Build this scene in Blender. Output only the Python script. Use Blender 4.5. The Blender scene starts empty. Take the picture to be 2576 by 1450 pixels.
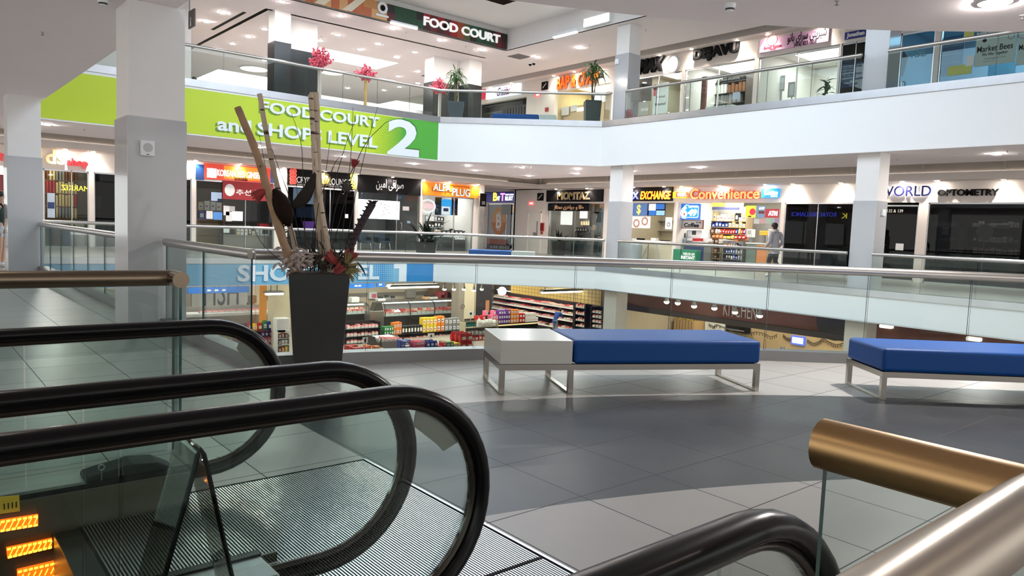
import bpy, bmesh, math, random
from mathutils import Vector as V, Matrix
from mathutils.geometry import tessellate_polygon
random.seed(11)
S = bpy.context.scene
COL = S.collection

# ------------------------------------------------------------------ camera
H_EYE = 1.3
F_PX = 1860.21
_p, _r, _y = 0.08129347, -0.03932008, 0.87186622
_Fw = V((math.cos(_y)*math.cos(_p), math.sin(_y)*math.cos(_p), -math.sin(_p)))
_R0 = V((math.sin(_y), -math.cos(_y), 0))
_D0 = _Fw.cross(_R0)
RT = _R0*math.cos(_r) + _D0*math.sin(_r)
DN = -_R0*math.sin(_r) + _D0*math.cos(_r)
FW = _Fw
EYE = V((0, 0, H_EYE))
cam = bpy.data.cameras.new('camera'); camo = bpy.data.objects.new('camera', cam); COL.objects.link(camo)
cam.sensor_fit = 'HORIZONTAL'; cam.sensor_width = 36; cam.lens = F_PX/2576*36
cam.clip_start = .02; cam.clip_end = 300
mw = Matrix(((RT.x, -DN.x, -FW.x, 0), (RT.y, -DN.y, -FW.y, 0), (RT.z, -DN.z, -FW.z, H_EYE), (0, 0, 0, 1)))
camo.matrix_world = mw
S.camera = camo

# ------------------------------------------------------------------ world, daylight, exposure
W = bpy.data.worlds.new('world'); S.world = W; W.use_nodes = True
W.node_tree.nodes['Background'].inputs[0].default_value = (1, .97, .93, 1)
W.node_tree.nodes['Background'].inputs[1].default_value = 1.5
S.view_settings.view_transform = 'Standard'
try: S.view_settings.look = 'None'
except Exception: pass
S.view_settings.gamma = 1
S.view_settings.use_curve_mapping = False
S.view_settings.exposure = 0.0
S.cycles.use_denoising = True
S.cycles.use_adaptive_sampling = True
S.cycles.adaptive_threshold = .025
S.cycles.max_bounces = 8
S.cycles.diffuse_bounces = 3
S.cycles.glossy_bounces = 3
S.cycles.transparent_max_bounces = 20
S.cycles.sample_clamp_indirect = 6
S.cycles.caustics_reflective = False
S.cycles.caustics_refractive = False

def lamp(kind, name, loc, energy, color=(1, 1, 1), rot=(0, 0, 0), **kw):
    l = bpy.data.lights.new(name, kind); l.energy = energy; l.color = color
    for k, v in kw.items(): setattr(l, k, v)
    o = bpy.data.objects.new(name, l); COL.objects.link(o); o.location = loc; o.rotation_euler = rot
    return o
# daylight through the skylight over the void
lamp('AREA', 'skylight_daylight', (10.75, 12.75, 9.16), 1580, (.72, .86, 1), shape='RECTANGLE', size=8.5, size_y=11.5)
lamp('AREA', 'skylight_daylight', (15.2, 20.1, 9.16), 110, (.72, .86, 1), shape='RECTANGLE', size=3.4, size_y=2.2)

# ------------------------------------------------------------------ materials
MATS = {}
def mat(name, col=(.8, .8, .8), rough=.5, metal=0, em=None, es=0, var=.06, scale=6, bump=0, spec=.5, coat=0):
    if name in MATS: return MATS[name]
    m = bpy.data.materials.new(name); m.use_nodes = True; MATS[name] = m
    nt = m.node_tree; b = nt.nodes['Principled BSDF']
    b.inputs['Roughness'].default_value = rough; b.inputs['Metallic'].default_value = metal
    b.inputs['Specular IOR Level'].default_value = spec
    if coat: b.inputs['Coat Weight'].default_value = coat
    tc = nt.nodes.new('ShaderNodeTexCoord'); nz = nt.nodes.new('ShaderNodeTexNoise'); nz.inputs['Scale'].default_value = scale
    nt.links.new(tc.outputs['Object'], nz.inputs['Vector'])
    mx = nt.nodes.new('ShaderNodeMix'); mx.data_type = 'RGBA'
    mx.inputs[6].default_value = (*[c*(1-var) for c in col], 1); mx.inputs[7].default_value = (*[min(1, c*(1+var)) for c in col], 1)
    nt.links.new(nz.outputs[0], mx.inputs[0]); nt.links.new(mx.outputs[2], b.inputs['Base Color'])
    if bump:
        bp = nt.nodes.new('ShaderNodeBump'); bp.inputs['Strength'].default_value = bump; bp.inputs['Distance'].default_value = .02
        nt.links.new(nz.outputs[0], bp.inputs['Height']); nt.links.new(bp.outputs[0], b.inputs['Normal'])
    if em:
        b.inputs['Emission Color'].default_value = (*em, 1); b.inputs['Emission Strength'].default_value = es
    return m
def glass(name, tint=(.93, .97, .95), refl=1.0, ior=1.5):
    if name in MATS: return MATS[name]
    m = bpy.data.materials.new(name); m.use_nodes = True; MATS[name] = m
    nt = m.node_tree; nt.nodes.clear()
    o = nt.nodes.new('ShaderNodeOutputMaterial'); mx = nt.nodes.new('ShaderNodeMixShader')
    t = nt.nodes.new('ShaderNodeBsdfTransparent'); g = nt.nodes.new('ShaderNodeBsdfGlossy')
    fr = nt.nodes.new('ShaderNodeFresnel'); fr.inputs[0].default_value = ior
    ml = nt.nodes.new('ShaderNodeMath'); ml.operation = 'MULTIPLY'; ml.inputs[1].default_value = refl
    nz = nt.nodes.new('ShaderNodeTexNoise'); nz.inputs['Scale'].default_value = .7
    cr = nt.nodes.new('ShaderNodeMix'); cr.data_type = 'RGBA'
    cr.inputs[6].default_value = (*tint, 1); cr.inputs[7].default_value = (*[min(1, c*1.015) for c in tint], 1)
    nt.links.new(nz.outputs[0], cr.inputs[0]); nt.links.new(cr.outputs[2], t.inputs[0])
    g.inputs['Roughness'].default_value = .01
    nt.links.new(fr.outputs[0], ml.inputs[0]); nt.links.new(ml.outputs[0], mx.inputs[0])
    nt.links.new(t.outputs[0], mx.inputs[1]); nt.links.new(g.outputs[0], mx.inputs[2]); nt.links.new(mx.outputs[0], o.inputs[0])
    return m
def c8(r, g, b):
    def f(x):
        x /= 255
        return x/12.92 if x <= .04045 else ((x+.055)/1.055)**2.4
    return (f(r), f(g), f(b))

WHITE = mat('white_paint', (.84, .82, .81), .6, var=.02)
FASC = mat('fascia_white', (.90, .91, .92), .5, var=.01)
CEIL = mat('ceiling_paint', (.90, .83, .84), .8, var=.02)
CREAM = mat('cream_wall', (.80, .73, .69), .6, var=.02)
PLEN = mat('plenum_board', (.46, .41, .36), .8, var=.1, scale=2)
CLAD = mat('column_cladding', (.50, .51, .53), .12, var=.02, coat=.3)
STEEL = mat('brushed_steel', (.55, .55, .56), .28, 1, var=.08, scale=30)
CURBN = mat('near_curb_steel', (.26, .26, .265), .42, .9, var=.06, scale=3)
CURB = mat('curb_steel', (.58, .59, .62), .3, 1, var=.1, scale=3)
RAILM = mat('rail_steel', (.50, .48, .46), .3, 1, var=.05)
BRONZE = mat('bronze_rail', (.21, .165, .12), .32, 1, var=.05)
GOLD = mat('gold_bronze', (.50, .32, .15), .36, 1, var=.08)
CHROME = mat('chrome', (.42, .39, .35), .2, 1, var=.03)
RUB = mat('black_rubber', (.004, .004, .0045), .25, var=.2, spec=.22)
BLK = mat('black_board', (.006, .0055, .007), .65, spec=.12)
DKGREY = mat('dark_grey', (.035, .036, .038), .5)
GREY = mat('mid_grey', (.22, .22, .22), .5)
LGREY = mat('light_grey', (.5, .5, .5), .5)
GL = glass('rail_glass', (.90, .95, .935), .5)
GLS = glass('shop_glass', (.92, .95, .95), .4)
GLD = glass('dark_glass', (.46, .47, .48), .45)
GLE = mat('glass_edge', (.02, .09, .085), .15)
LED = mat('lamp_white', (.9, .9, .9), .5, em=(1, .95, .86), es=30)
LEDC = mat('lamp_soft', (.9, .9, .9), .5, em=(1, .97, .92), es=5)
SCRW = mat('screen_white', (.8, .8, .8), .3, em=(.95, .97, 1), es=2.2)
WLET = mat('white_letter', (.85, .88, .92), .4, em=(.9, .95, 1), es=.25)
WPLAIN = mat('white_plain', (.85, .87, .88), .45)

# ------------------------------------------------------------------ geometry helpers
class Fr:
    """a vertical wall frame: u along r, d out of the wall, z up"""
    def __init__(s, o, r, n): s.o, s.r, s.n = V(o), V(r).normalized(), V(n).normalized()
    def p(s, u, d, z): return s.o + s.r*u + s.n*d + V((0, 0, z))
    def pix(s, px, py, d=0):
        dr = RT*(px-1288) + DN*(py-725) + FW*F_PX
        q = s.o + s.n*d
        t = (q-EYE).dot(s.n)/dr.dot(s.n)
        w = EYE + dr*t
        return ((w-s.o).dot(s.r), w.z)
    def rect(s, a, b, c, e, d=0):
        m, k = (b+e)/2, (a+c)/2
        u0, u1 = s.pix(a, m, d)[0], s.pix(c, m, d)[0]
        return (u0, u1, s.pix(k, e, d)[1], s.pix(k, b, d)[1])
def FA(y): return Fr((0, y, 0), (1, 0, 0), (0, -1, 0))
def FC(x): return Fr((x, 0, 0), (0, -1, 0), (-1, 0, 0))
WIN = {}
def onz(px, py, z):
    dr = RT*(px-1288) + DN*(py-725) + FW*F_PX
    return EYE + dr*((z-H_EYE)/dr.z)
class MB:
    def __init__(s, fr=None): s.v, s.f, s.fr = [], [], fr
    def add(s, vs, fs):
        k = len(s.v)
        s.v += [s.fr.p(*q) if s.fr else V(q) for q in vs]
        s.f += [tuple(i+k for i in g) for g in fs]
        return s
    def box(s, a0, a1, b0, b1, c0, c1):
        return s.add([(x, y, z) for x in (a0, a1) for y in (b0, b1) for z in (c0, c1)],
                     [(0, 1, 3, 2), (4, 6, 7, 5), (0, 4, 5, 1), (2, 3, 7, 6), (0, 2, 6, 4), (1, 5, 7, 3)])
    def hexa(s, lo, hi):   # two quads of 4 points
        return s.add(list(lo)+list(hi), [(3, 2, 1, 0), (4, 5, 6, 7), (0, 1, 5, 4), (1, 2, 6, 5), (2, 3, 7, 6), (3, 0, 4, 7)])
    def prism(s, poly, z0, z1):   # polygon in the first two axes, extruded along the third
        n = len(poly)
        tri = tessellate_polygon([[V((a, b, 0)) for a, b in poly]])
        return s.add([(a, b, z0) for a, b in poly]+[(a, b, z1) for a, b in poly],
                     [tuple(reversed(t)) for t in tri]+[tuple(i+n for i in t) for t in tri]+[(i, (i+1) % n, (i+1) % n+n, i+n) for i in range(n)])
    def slab(s, poly, d0, d1):    # polygon in (u, z), extruded along d
        n = len(poly)
        tri = tessellate_polygon([[V((a, b, 0)) for a, b in poly]])
        return s.add([(a, d0, b) for a, b in poly]+[(a, d1, b) for a, b in poly],
                     [tuple(t) for t in tri]+[tuple(i+n for i in reversed(t)) for t in tri]+[(i, i+n, (i+1) % n+n, (i+1) % n) for i in range(n)])
    def tube(s, pts, r, n=8, caps=True, flat=None, ref=None):
        pts = [V(p) for p in pts]; m = len(pts); rs = r if isinstance(r, (list, tuple)) else [r]*m
        k = len(s.v); up = V(ref) if ref else None; prev = None
        for i, p in enumerate(pts):
            t = (pts[min(i+1, m-1)]-pts[max(i-1, 0)]).normalized()
            if up is not None: a = up
            elif prev is None: a = t.orthogonal().normalized()
            else: a = (prev-t*prev.dot(t)).normalized()
            prev = a; b = t.cross(a).normalized()
            ra, rb = (rs[i], rs[i]) if not flat else flat
            # mitre stretch
            for q in range(n):
                th = 2*math.pi*q/n
                s.v.append(p + a*(math.cos(th)*ra) + b*(math.sin(th)*rb))
        for i in range(m-1):
            for q in range(n):
                s.f.append((k+i*n+q, k+i*n+(q+1) % n, k+(i+1)*n+(q+1) % n, k+(i+1)*n+q))
        if caps: s.f += [tuple(k+q for q in reversed(range(n))), tuple(k+(m-1)*n+q for q in range(n))]
        return s
    def lathe(s, prof, c=(0, 0, 0), n=16):
        k = len(s.v); c = V(c)
        for r, z in prof:
            for q in range(n):
                th = 2*math.pi*q/n; s.v.append(c+V((r*math.cos(th), r*math.sin(th), z)))
        for i in range(len(prof)-1):
            for q in range(n): s.f.append((k+i*n+q, k+i*n+(q+1) % n, k+(i+1)*n+(q+1) % n, k+(i+1)*n+q))
        s.f += [tuple(k+q for q in reversed(range(n))), tuple(k+(len(prof)-1)*n+q for q in range(n))]
        return s
    def ell(s, c, r, n=10, m=7):
        k = len(s.v); c = V(c); r = r if hasattr(r, '__len__') else (r, r, r)
        for i in range(1, m):
            ph = math.pi*i/m
            for q in range(n):
                th = 2*math.pi*q/n; s.v.append(c+V((r[0]*math.sin(ph)*math.cos(th), r[1]*math.sin(ph)*math.sin(th), r[2]*math.cos(ph))))
        a = len(s.v); s.v += [c+V((0, 0, r[2])), c-V((0, 0, r[2]))]
        for i in range(m-2):
            for q in range(n): s.f.append((k+i*n+q, k+(i+1)*n+q, k+(i+1)*n+(q+1) % n, k+i*n+(q+1) % n))
        for q in range(n):
            s.f += [(a, k+q, k+(q+1) % n), (a+1, k+(m-2)*n+(q+1) % n, k+(m-2)*n+q)]
        return s
    def disc(s, c, nrm, r, t, n=20):
        c = V(c); nrm = V(nrm).normalized()
        return s.tube([c, c+nrm*t], r, n)
    def text(s, body, rect, d0, d1, bold=0, tilt=0):
        vs, fs = tmesh(body, bold)
        u0, u1, z0, z1 = rect
        xs = [q[0] for q in vs]; ys = [q[1] for q in vs]
        ax, bx, ay, by = min(xs), max(xs), min(ys), max(ys)
        sx = (u1-u0)/(bx-ax); sz = (z1-z0)/(by-ay)
        return s.add([(u0+(x-ax)*sx+tilt*(y-ay)*sz, d0 if q < 0 else d1, z0+(y-ay)*sz) for x, y, q in vs], fs)
    def ring(s, c, r0, r1, d0, d1, n=24, sz=1.0):
        u, z = c; vs = []; fs = []
        for i in range(n):
            th = 2*math.pi*i/n; a, b = math.cos(th), math.sin(th)*sz
            vs += [(u+r0*a, d0, z+r0*b), (u+r1*a, d0, z+r1*b), (u+r1*a, d1, z+r1*b), (u+r0*a, d1, z+r0*b)]
        for i in range(n):
            j = (i+1) % n
            for q in range(4): fs.append((4*i+q, 4*i+(q+1) % 4, 4*j+(q+1) % 4, 4*j+q))
        return s.add(vs, fs)
    def dsk(s, c, r, d0, d1, n=20, sz=1.0):
        return s.slab([(c[0]+r*math.cos(2*math.pi*i/n), c[1]+r*sz*math.sin(2*math.pi*i/n)) for i in range(n)], d0, d1)
_T = {}
def tmesh(body, bold=0):
    if (body, bold) in _T: return _T[(body, bold)]
    cu = bpy.data.curves.new('lettering', 'FONT'); cu.body = body; cu.offset = bold; cu.resolution_u = 3; cu.extrude = .05
    o = bpy.data.objects.new('lettering', cu); me = bpy.data.meshes.new_from_object(o)
    r = ([(v.co.x, v.co.y, v.co.z) for v in me.vertices], [tuple(p.vertices) for p in me.polygons])
    bpy.data.objects.remove(o); bpy.data.curves.remove(cu); bpy.data.meshes.remove(me)
    _T[(body, bold)] = r
    return r
def base_of(o):
    w = V((0, 0, 0))
    while o: w += o.location; o = o.parent
    return w
def build(name, mb, m, parent=None, loc=None, smooth=None, bevel=0, seg=2):
    """link a mesh builder as one mesh object"""
    off = base_of(parent) if parent else V(loc or (0, 0, 0))
    me = bpy.data.meshes.new(name)
    me.from_pydata([tuple(v-off) for v in mb.v], [], mb.f)
    bm = bmesh.new(); bm.from_mesh(me); bmesh.ops.recalc_face_normals(bm, faces=bm.faces); bm.to_mesh(me); bm.free()
    if m: me.materials.append(m)
    if smooth is not None:
        me.polygons.foreach_set('use_smooth', [True]*len(me.polygons)); me.set_sharp_from_angle(angle=smooth)
    o = bpy.data.objects.new(name, me); COL.objects.link(o)
    if parent: o.parent = parent
    else: o.location = off
    if bevel:
        b = o.modifiers.new('edge', 'BEVEL'); b.width = bevel; b.segments = seg; b.limit_method = 'ANGLE'; b.angle_limit = .6
    return o
def tag(o, label, cat, group=None, kind=None):
    o['label'] = label; o['category'] = cat
    if group: o['group'] = group
    if kind: o['kind'] = kind
    return o
def thing(name, label, cat, loc, group=None, rz=0):
    o = bpy.data.objects.new(name, None); COL.objects.link(o); o.location = loc; o.rotation_euler = (0, 0, rz)
    o.empty_display_size = .1
    return tag(o, label, cat, group)
def one(name, label, cat, mb, m, group=None, smooth=None, bevel=0, loc=None, seg=2):
    if loc is None:
        n = len(mb.v); loc = V((sum(v.x for v in mb.v)/n, sum(v.y for v in mb.v)/n, min(v.z for v in mb.v)))
    return tag(build(name, mb, m, None, loc, smooth, bevel, seg), label, cat, group)
def struct(name, mb, m, parent=None, smooth=None, bevel=0):
    o = build(name, mb, m, parent, None, smooth, bevel)
    if not parent: o['kind'] = 'structure'
    return o
def dup(root, loc, rz=None, label=None, group=None):
    def cp(o, par):
        c = o.copy(); COL.objects.link(c)
        if par: c.parent = par
        for ch in o.children: cp(ch, c)
        return c
    r = cp(root, None); r.location = loc
    if rz is not None: r.rotation_euler = (0, 0, rz)
    if label: r['label'] = label
    if group: r['group'] = group
    return r
def offs(pts, d):   # offset an open polyline sideways (left of travel) by d
    out = []
    for i, p in enumerate(pts):
        p = V((p[0], p[1])); a = V((pts[max(i-1, 0)][0], pts[max(i-1, 0)][1])); b = V((pts[min(i+1, len(pts)-1)][0], pts[min(i+1, len(pts)-1)][1]))
        t0 = (p-a).normalized() if i else (b-p).normalized(); t1 = (b-p).normalized() if i < len(pts)-1 else t0
        n0, n1 = V((-t0.y, t0.x)), V((-t1.y, t1.x)); n = (n0+n1).normalized(); k = d/max(.3, n.dot(n0))
        out.append((p.x+n.x*k, p.y+n.y*k))
    return out
def strip(mb, pts, d0, d1, z0, z1):
    a, b = offs(pts, d0), offs(pts, d1)
    for i in range(len(pts)-1):
        mb.hexa([(*a[i], z0), (*a[i+1], z0), (*b[i+1], z0), (*b[i], z0)], [(*a[i], z1), (*a[i+1], z1), (*b[i+1], z1), (*b[i], z1)])
    return mb
def holed(mb, outer, holes, z, up=True):
    loops = [[V((a, b, 0)) for a, b in outer]]+[[V((a, b, 0)) for a, b in h] for h in holes]
    flat = [q for l in loops for q in l]
    return mb.add([(q.x, q.y, z) for q in flat], [tuple(t) for t in tessellate_polygon(loops)])
# ------------------------------------------------------------------ plan of the atrium
CC = (.5, -4.7)            # centre of the curved floor bands and of the near balustrade
U5, CM, CU, L5, CL_ = 5.05, 3.6, 8.4, -5.05, -.75
def arc_pt(R, px, py=655):
    d = RT*(px-1288)+DN*(py-725)+FW*F_PX
    d = V((d.x, d.y)).normalized(); c = V(CC)
    b = d.dot(c); t = b+math.sqrt(b*b-c.dot(c)+R*R)
    return (d.x*t, d.y*t)
def arc_th(R, th): return (CC[0]+R*math.cos(th), CC[1]+R*math.sin(th))
def arc_run(R, th0, th1, n): return [arc_th(R, th0+(th1-th0)*i/n) for i in range(n+1)]
def th_x(R, x): return math.acos((x-CC[0])/R)
XL = 2.37                   # glass line of the left balustrade
GLINE_NEAR = [(XL, CC[1]+math.sqrt(11.1**2-(XL-CC[0])**2))]
for sp in (927, 1200, 1450, 1693, 1938, 2190, 2450): GLINE_NEAR.append(arc_pt(11.1, sp))
_th = math.atan2(GLINE_NEAR[-1][1]-CC[1], GLINE_NEAR[-1][0]-CC[0])
for k in range(1, 5): GLINE_NEAR.append(arc_th(11.1, _th-k*.105))
def void_poly(R, xl): return [(xl, CC[1]+math.sqrt(R*R-(xl-CC[0])**2)), (xl, 22.35), (15.12, 22.35), (19.2, 18.27), (19.2, -3.9)] + arc_run(R, .08, th_x(R, xl), 22)[:-1]

# ------------------------------------------------------------------ floor
def floor_mat():
    m = bpy.data.materials.new('floor_tiles'); m.use_nodes = True; nt = m.node_tree; N = nt.nodes; L = nt.links
    b = N['Principled BSDF']; g = N.new('ShaderNodeNewGeometry'); sp = N.new('ShaderNodeSeparateXYZ'); L.new(g.outputs['Position'], sp.inputs[0])
    def mth(op, a, c=None):
        n = N.new('ShaderNodeMath'); n.operation = op
        for i, q in enumerate((a, c)):
            if q is None: continue
            if isinstance(q, (int, float)): n.inputs[i].default_value = q
            else: L.new(q, n.inputs[i])
        return n.outputs[0]
    X, Y = sp.outputs[0], sp.outputs[1]
    fx = mth('DIVIDE', mth('SUBTRACT', X, 3.137), .5735); fy = mth('DIVIDE', mth('SUBTRACT', Y, 2.462), .577)
    def line(f):
        r = mth('FRACT', f); d = mth('MINIMUM', r, mth('SUBTRACT', 1, r)); return mth('LESS_THAN', d, .0055)
    grout = mth('MAXIMUM', line(fx), line(fy))
    cell = N.new('ShaderNodeCombineXYZ'); L.new(mth('FLOOR', fx), cell.inputs[0]); L.new(mth('FLOOR', fy), cell.inputs[1])
    wn = N.new('ShaderNodeTexWhiteNoise'); wn.noise_dimensions = '2D'; L.new(cell.outputs[0], wn.inputs['Vector'])
    nz = N.new('ShaderNodeTexNoise'); nz.inputs['Scale'].default_value = 2.2; nz.inputs['Detail'].default_value = 6; L.new(g.outputs['Position'], nz.inputs['Vector'])
    # dark curved band between two circles, cut straight at x = 1.97, and the grey cross band on the left
    dx = mth('SUBTRACT', X, CC[0]); dy = mth('SUBTRACT', Y, CC[1])
    R = mth('SQRT', mth('ADD', mth('MULTIPLY', dx, dx), mth('MULTIPLY', dy, dy)))
    arc = mth('MULTIPLY', mth('MULTIPLY', mth('GREATER_THAN', R, 7.39), mth('LESS_THAN', R, 9.41)), mth('GREATER_THAN', X, 1.968))
    arc = mth('MULTIPLY', arc, mth('LESS_THAN', Y, 6))
    cross = mth('MULTIPLY', mth('MULTIPLY', mth('GREATER_THAN', Y, 7.5), mth('LESS_THAN', Y, 8.82)), mth('LESS_THAN', X, 2.6))
    def mix(fac, a, c):
        n = N.new('ShaderNodeMix'); n.data_type = 'RGBA'; L.new(fac, n.inputs[0])
        for i, q in ((6, a), (7, c)):
            if isinstance(q, tuple): n.inputs[i].default_value = (*q, 1)
            else: L.new(q, n.inputs[i])
        return n.outputs[2]
    v = mth('ADD', mth('MULTIPLY', wn.outputs['Value'], .35), mth('MULTIPLY', nz.outputs[0], .65))
    light = mix(v, (.31, .295, .28), (.41, .395, .375)); dark = mix(v, (.030, .032, .037), (.047, .050, .056)); mid = mix(v, (.20, .20, .19), (.25, .25, .24))
    col = mix(cross, mix(arc, light, dark), mid); col = mix(grout, col, (.045, .042, .04))
    L.new(col, b.inputs['Base Color']); b.inputs['Specular IOR Level'].default_value = .22
    ro = mth('ADD', mth('MULTIPLY', nz.outputs[0], .16), .25); ro = mth('ADD', ro, mth('MULTIPLY', grout, .3)); L.new(ro, b.inputs['Roughness'])
    return m
VM = void_poly(11.2, 2.47); VU = void_poly(11.55, 2.5)
PIT = [(-3.2, .62), (1.96, .62), (1.96, 3.53), (-3.2, 3.53)]
OUT = [(-9, -6), (36, -6), (36, 46), (-9, 46)]
struct('floor', holed(MB(), OUT, [VM, PIT], 0), floor_mat())
struct('floor_upper', holed(MB(), OUT, [VU], U5), mat('upper_tile', (.5, .49, .47), .3))
LF = mat('market_floor', (.42, .38, .33), .3)
struct('floor_lower', MB().add([(-9, -6, L5), (48, -6, L5), (48, 52, L5), (-9, 52, L5)], [(0, 1, 2, 3)]), LF)

# ------------------------------------------------------------------ ceilings
struct('ceiling', holed(MB(), [(-9, -6), (22.9, -6), (22.9, 26.4), (-9, 26.4)], [VU], CM), CEIL)
struct('ceiling_plenum', holed(MB(), OUT, [VU], 4.85), PLEN)
struct('ceiling_lower', holed(MB(), [(-9, -6), (48, -6), (48, 52), (-9, 52)], [VM], CL_), mat('market_ceiling', (.55, .52, .48), .8))
WELL = [(2.0, 1.0), (19.1, 1.0), (19.1, 23.7), (2.0, 23.7)]
FCS = [(9.9, 25.35), (19.4, 25.35), (19.4, 25.5), (10.05, 25.5), (10.05, 46), (9.9, 46)]
struct('ceiling_upper', holed(MB(), [(-9, -6), (22.6, -6), (22.6, 46), (-9, 46)], [WELL, FCS], CU), CEIL)
struct('ceiling_slot', MB().box(9.8, 19.5, 25.3, 25.55, CU+.12, CU+.14).box(9.8, 10.1, 25.3, 46, CU+.12, CU+.14), mat('slot_dark', (.05, .045, .04), .9))
struct('ceiling_well', holed(MB(), WELL, [[(6.5, 7), (15, 7), (15, 18.5), (6.5, 18.5)], [(13.5, 19), (16.9, 19), (16.9, 21.2), (13.5, 21.2)]], 9.2), WHITE)
struct('ceiling_roof', MB().add([(-9, -6, 9.9), (36, -6, 9.9), (36, 46, 9.9), (-9, 46, 9.9)], [(0, 1, 2, 3)]), PLEN)
w_ = MB()
strip(w_, [(2, 23.7), (19.1, 23.7), (19.1, 1.0), (2, 1.0), (2, 23.7)], 0, .08, CU, 9.21)
struct('wall_skylight_well', w_, WHITE)

# ------------------------------------------------------------------ slab fronts and curbs round the void
FAR = [(2.38, 22.35), (15.12, 22.35), (19.2, 18.27), (19.2, -3.9)]
def fascia(name, pts, z0, z1, m=FASC):
    struct(name, strip(MB(), pts, 0, .18, z0, z1), m)
fascia('trim_1', FAR[:2], -.75, -.1); fascia('trim_2', FAR[1:3], -.75, -.1); fascia('trim_3', FAR[2:], -.75, -.1)
FARU = [(2.5, 22.35)]+FAR[1:]
fascia('trim_4', FARU[:2], CM, 4.95); fascia('trim_5', FARU[1:3], CM, 4.95); fascia('trim_6', FARU[2:], CM, 4.95)
struct('trim_7', strip(MB(), FAR, -.03, .2, -.1, .07), CURB)
struct('trim_8', strip(MB(), FARU, -.03, .2, 4.95, 5.15), CURB)
near_c = [(XL, 18.2)]+GLINE_NEAR
struct('trim_9', strip(MB(), near_c, -.04, .12, 0, .11), CURBN)
struct('trim_10', strip(MB(), [(a, b) for a, b in near_c], .06, .12, -.75, 0), FASC)
nu = [(2.5, 22.35), (2.5, CC[1]+math.sqrt(11.55**2-4))]+arc_run(11.55, th_x(11.55, 2.5), .08, 24)
struct('trim_11', strip(MB(), nu, -.16, .01, CM+.006, 5.12), FASC)
struct('trim_12', strip(MB(), FAR, -.02, .1, -.775, -.75), CURB)
struct('trim_13', strip(MB(), FARU, -.01, .1, CM-.02, CM), WHITE)

# ------------------------------------------------------------------ columns
def column(x, y, z0, z1, label, clad=2.36, cm=None, sm=None, w=.58):
    t = thing('column', label, 'column', (x, y, z0)); t['kind'] = 'structure'
    h = w/2
    build('shaft', MB().box(x-h, x+h, y-h, y+h, z0+clad, z1), sm or WHITE, t)
    build('cladding', MB().box(x-h-.02, x+h+.02, y-h-.02, y+h+.02, z0, z0+clad), cm or CLAD, t, bevel=.006)
    return t
c_big = column(2.3, 9.29, 0, CM, 'square column beside the near glass balustrade, carrying a wall speaker')
column(2.12, 18.5, 0, CM, 'square column at the far end of the left glass balustrade')
column(19.69, 17.67, 0, CM, 'middle-floor column between the jewellery shop and the currency exchange')
column(19.69, 8.97, 0, CM, 'middle-floor column in front of the optometry shop door')
column(19.69, 17.67, U5, CU, 'upper-floor column left of the black estate agency lettering')
column(19.69, 8.97, U5, CU, 'upper-floor column right of the glass door listing tax services')
BEI = mat('beige_column', (.56, .50, .42), .5)
column(19.69, 17.67, L5, CL_, 'beige market column under the middle of the white slab front', sm=BEI, cm=BEI)
column(19.69, 8.97, L5, CL_, 'beige market column right of the wooden restaurant beam', sm=BEI, cm=BEI)
DKC = mat('black_tile_cladding', (.018, .02, .022), .18)
column(10.45, 25.48, U5, CU, 'food court column clad in black tile nearest the left', 2.3, DKC, w=.56)
def fccol(x, y, wx, wy, label):
    t = thing('column', label, 'column', (x, y, U5)); t['kind'] = 'structure'
    build('shaft', MB().box(x-wx/2, x+wx/2, y-wy/2, y+wy/2, U5+2.3, CU), WHITE, t)
    build('cladding', MB().box(x-wx/2-.02, x+wx/2+.02, y-wy/2-.02, y+wy/2+.02, U5, U5+2.3), DKC, t)
fccol(11.5, 26.3, 1.1, .8, 'wide black clad food court pier behind the first food court column')
fccol(19.35, 26.35, .66, .66, 'black clad food court column behind the upper floor planter')
fccol(18.3, 27.1, 1.2, .7, 'wide black clad pier left of the black food court column')

# ------------------------------------------------------------------ glass balustrades
def seg_cut(a, b, step):
    a, b = V(a), V(b); n = max(1, round((b-a).length/step)); return [a.lerp(b, i/n) for i in range(n+1)]
def railing(label, pts, zf, zr=.985, step=1.25, m=RAILM, r=.047, group=None, name='glass_balustrade', zg=.06, cut=None):
    t = thing(name, label, 'railing', (*pts[0], zf), group)
    P = [V((p[0], p[1], zf+zr)) for p in pts]
    build('handrail', MB().tube(P, r, 12), m, t, smooth=.8)
    for a, b in zip(pts[:-1], pts[1:]):
        c = seg_cut(a, b, step) if cut is None else [V(a), V(b)]
        d = (V(b)-V(a)).normalized(); nn = V((-d.y, d.x))*.007
        for p, q in zip(c[:-1], c[1:]):
            p = p+d*.008; q = q-d*.008
            lo = [(*(p-nn), zf+zg), (*(q-nn), zf+zg), (*(q+nn), zf+zg), (*(p+nn), zf+zg)]
            mb = MB().hexa(lo, [(x, y, zf+zr-.03) for x, y, z in lo])
            g = build('glass_pane', mb, GL, t)
            g.data.materials.append(GLE)
            for pi in (5, 3): g.data.polygons[pi].material_index = 1
    return t
railing('curved glass balustrade behind the blue benches and the tall planter', GLINE_NEAR, 0, cut=1)
railing('short glass balustrade between the speaker column and the tall planter', [(XL, 8.9), (XL, GLINE_NEAR[0][1]+.06)], 0)
railing('glass balustrade running away behind the speaker column on the left', [(XL, 18.15), (XL, 9.65)], 0)
g1 = [(2.45, 22.45), (15.16, 22.45), (19.3, 18.31), (19.3, 18.0)]
railing('middle-floor glass balustrade across the void, in front of the far shops on the left', g1, 0)
railing('middle-floor glass balustrade across the void between two columns, before the convenience shop', [(19.3, 17.34), (19.3, 9.3)], 0)
railing('middle-floor glass balustrade across the void in front of the optometry shop', [(19.3, 8.64), (19.3, -3.5)], 0)
railing('upper-floor glass balustrade above the green banner and the curved slab front', g1, U5, zr=1.05)
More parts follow.
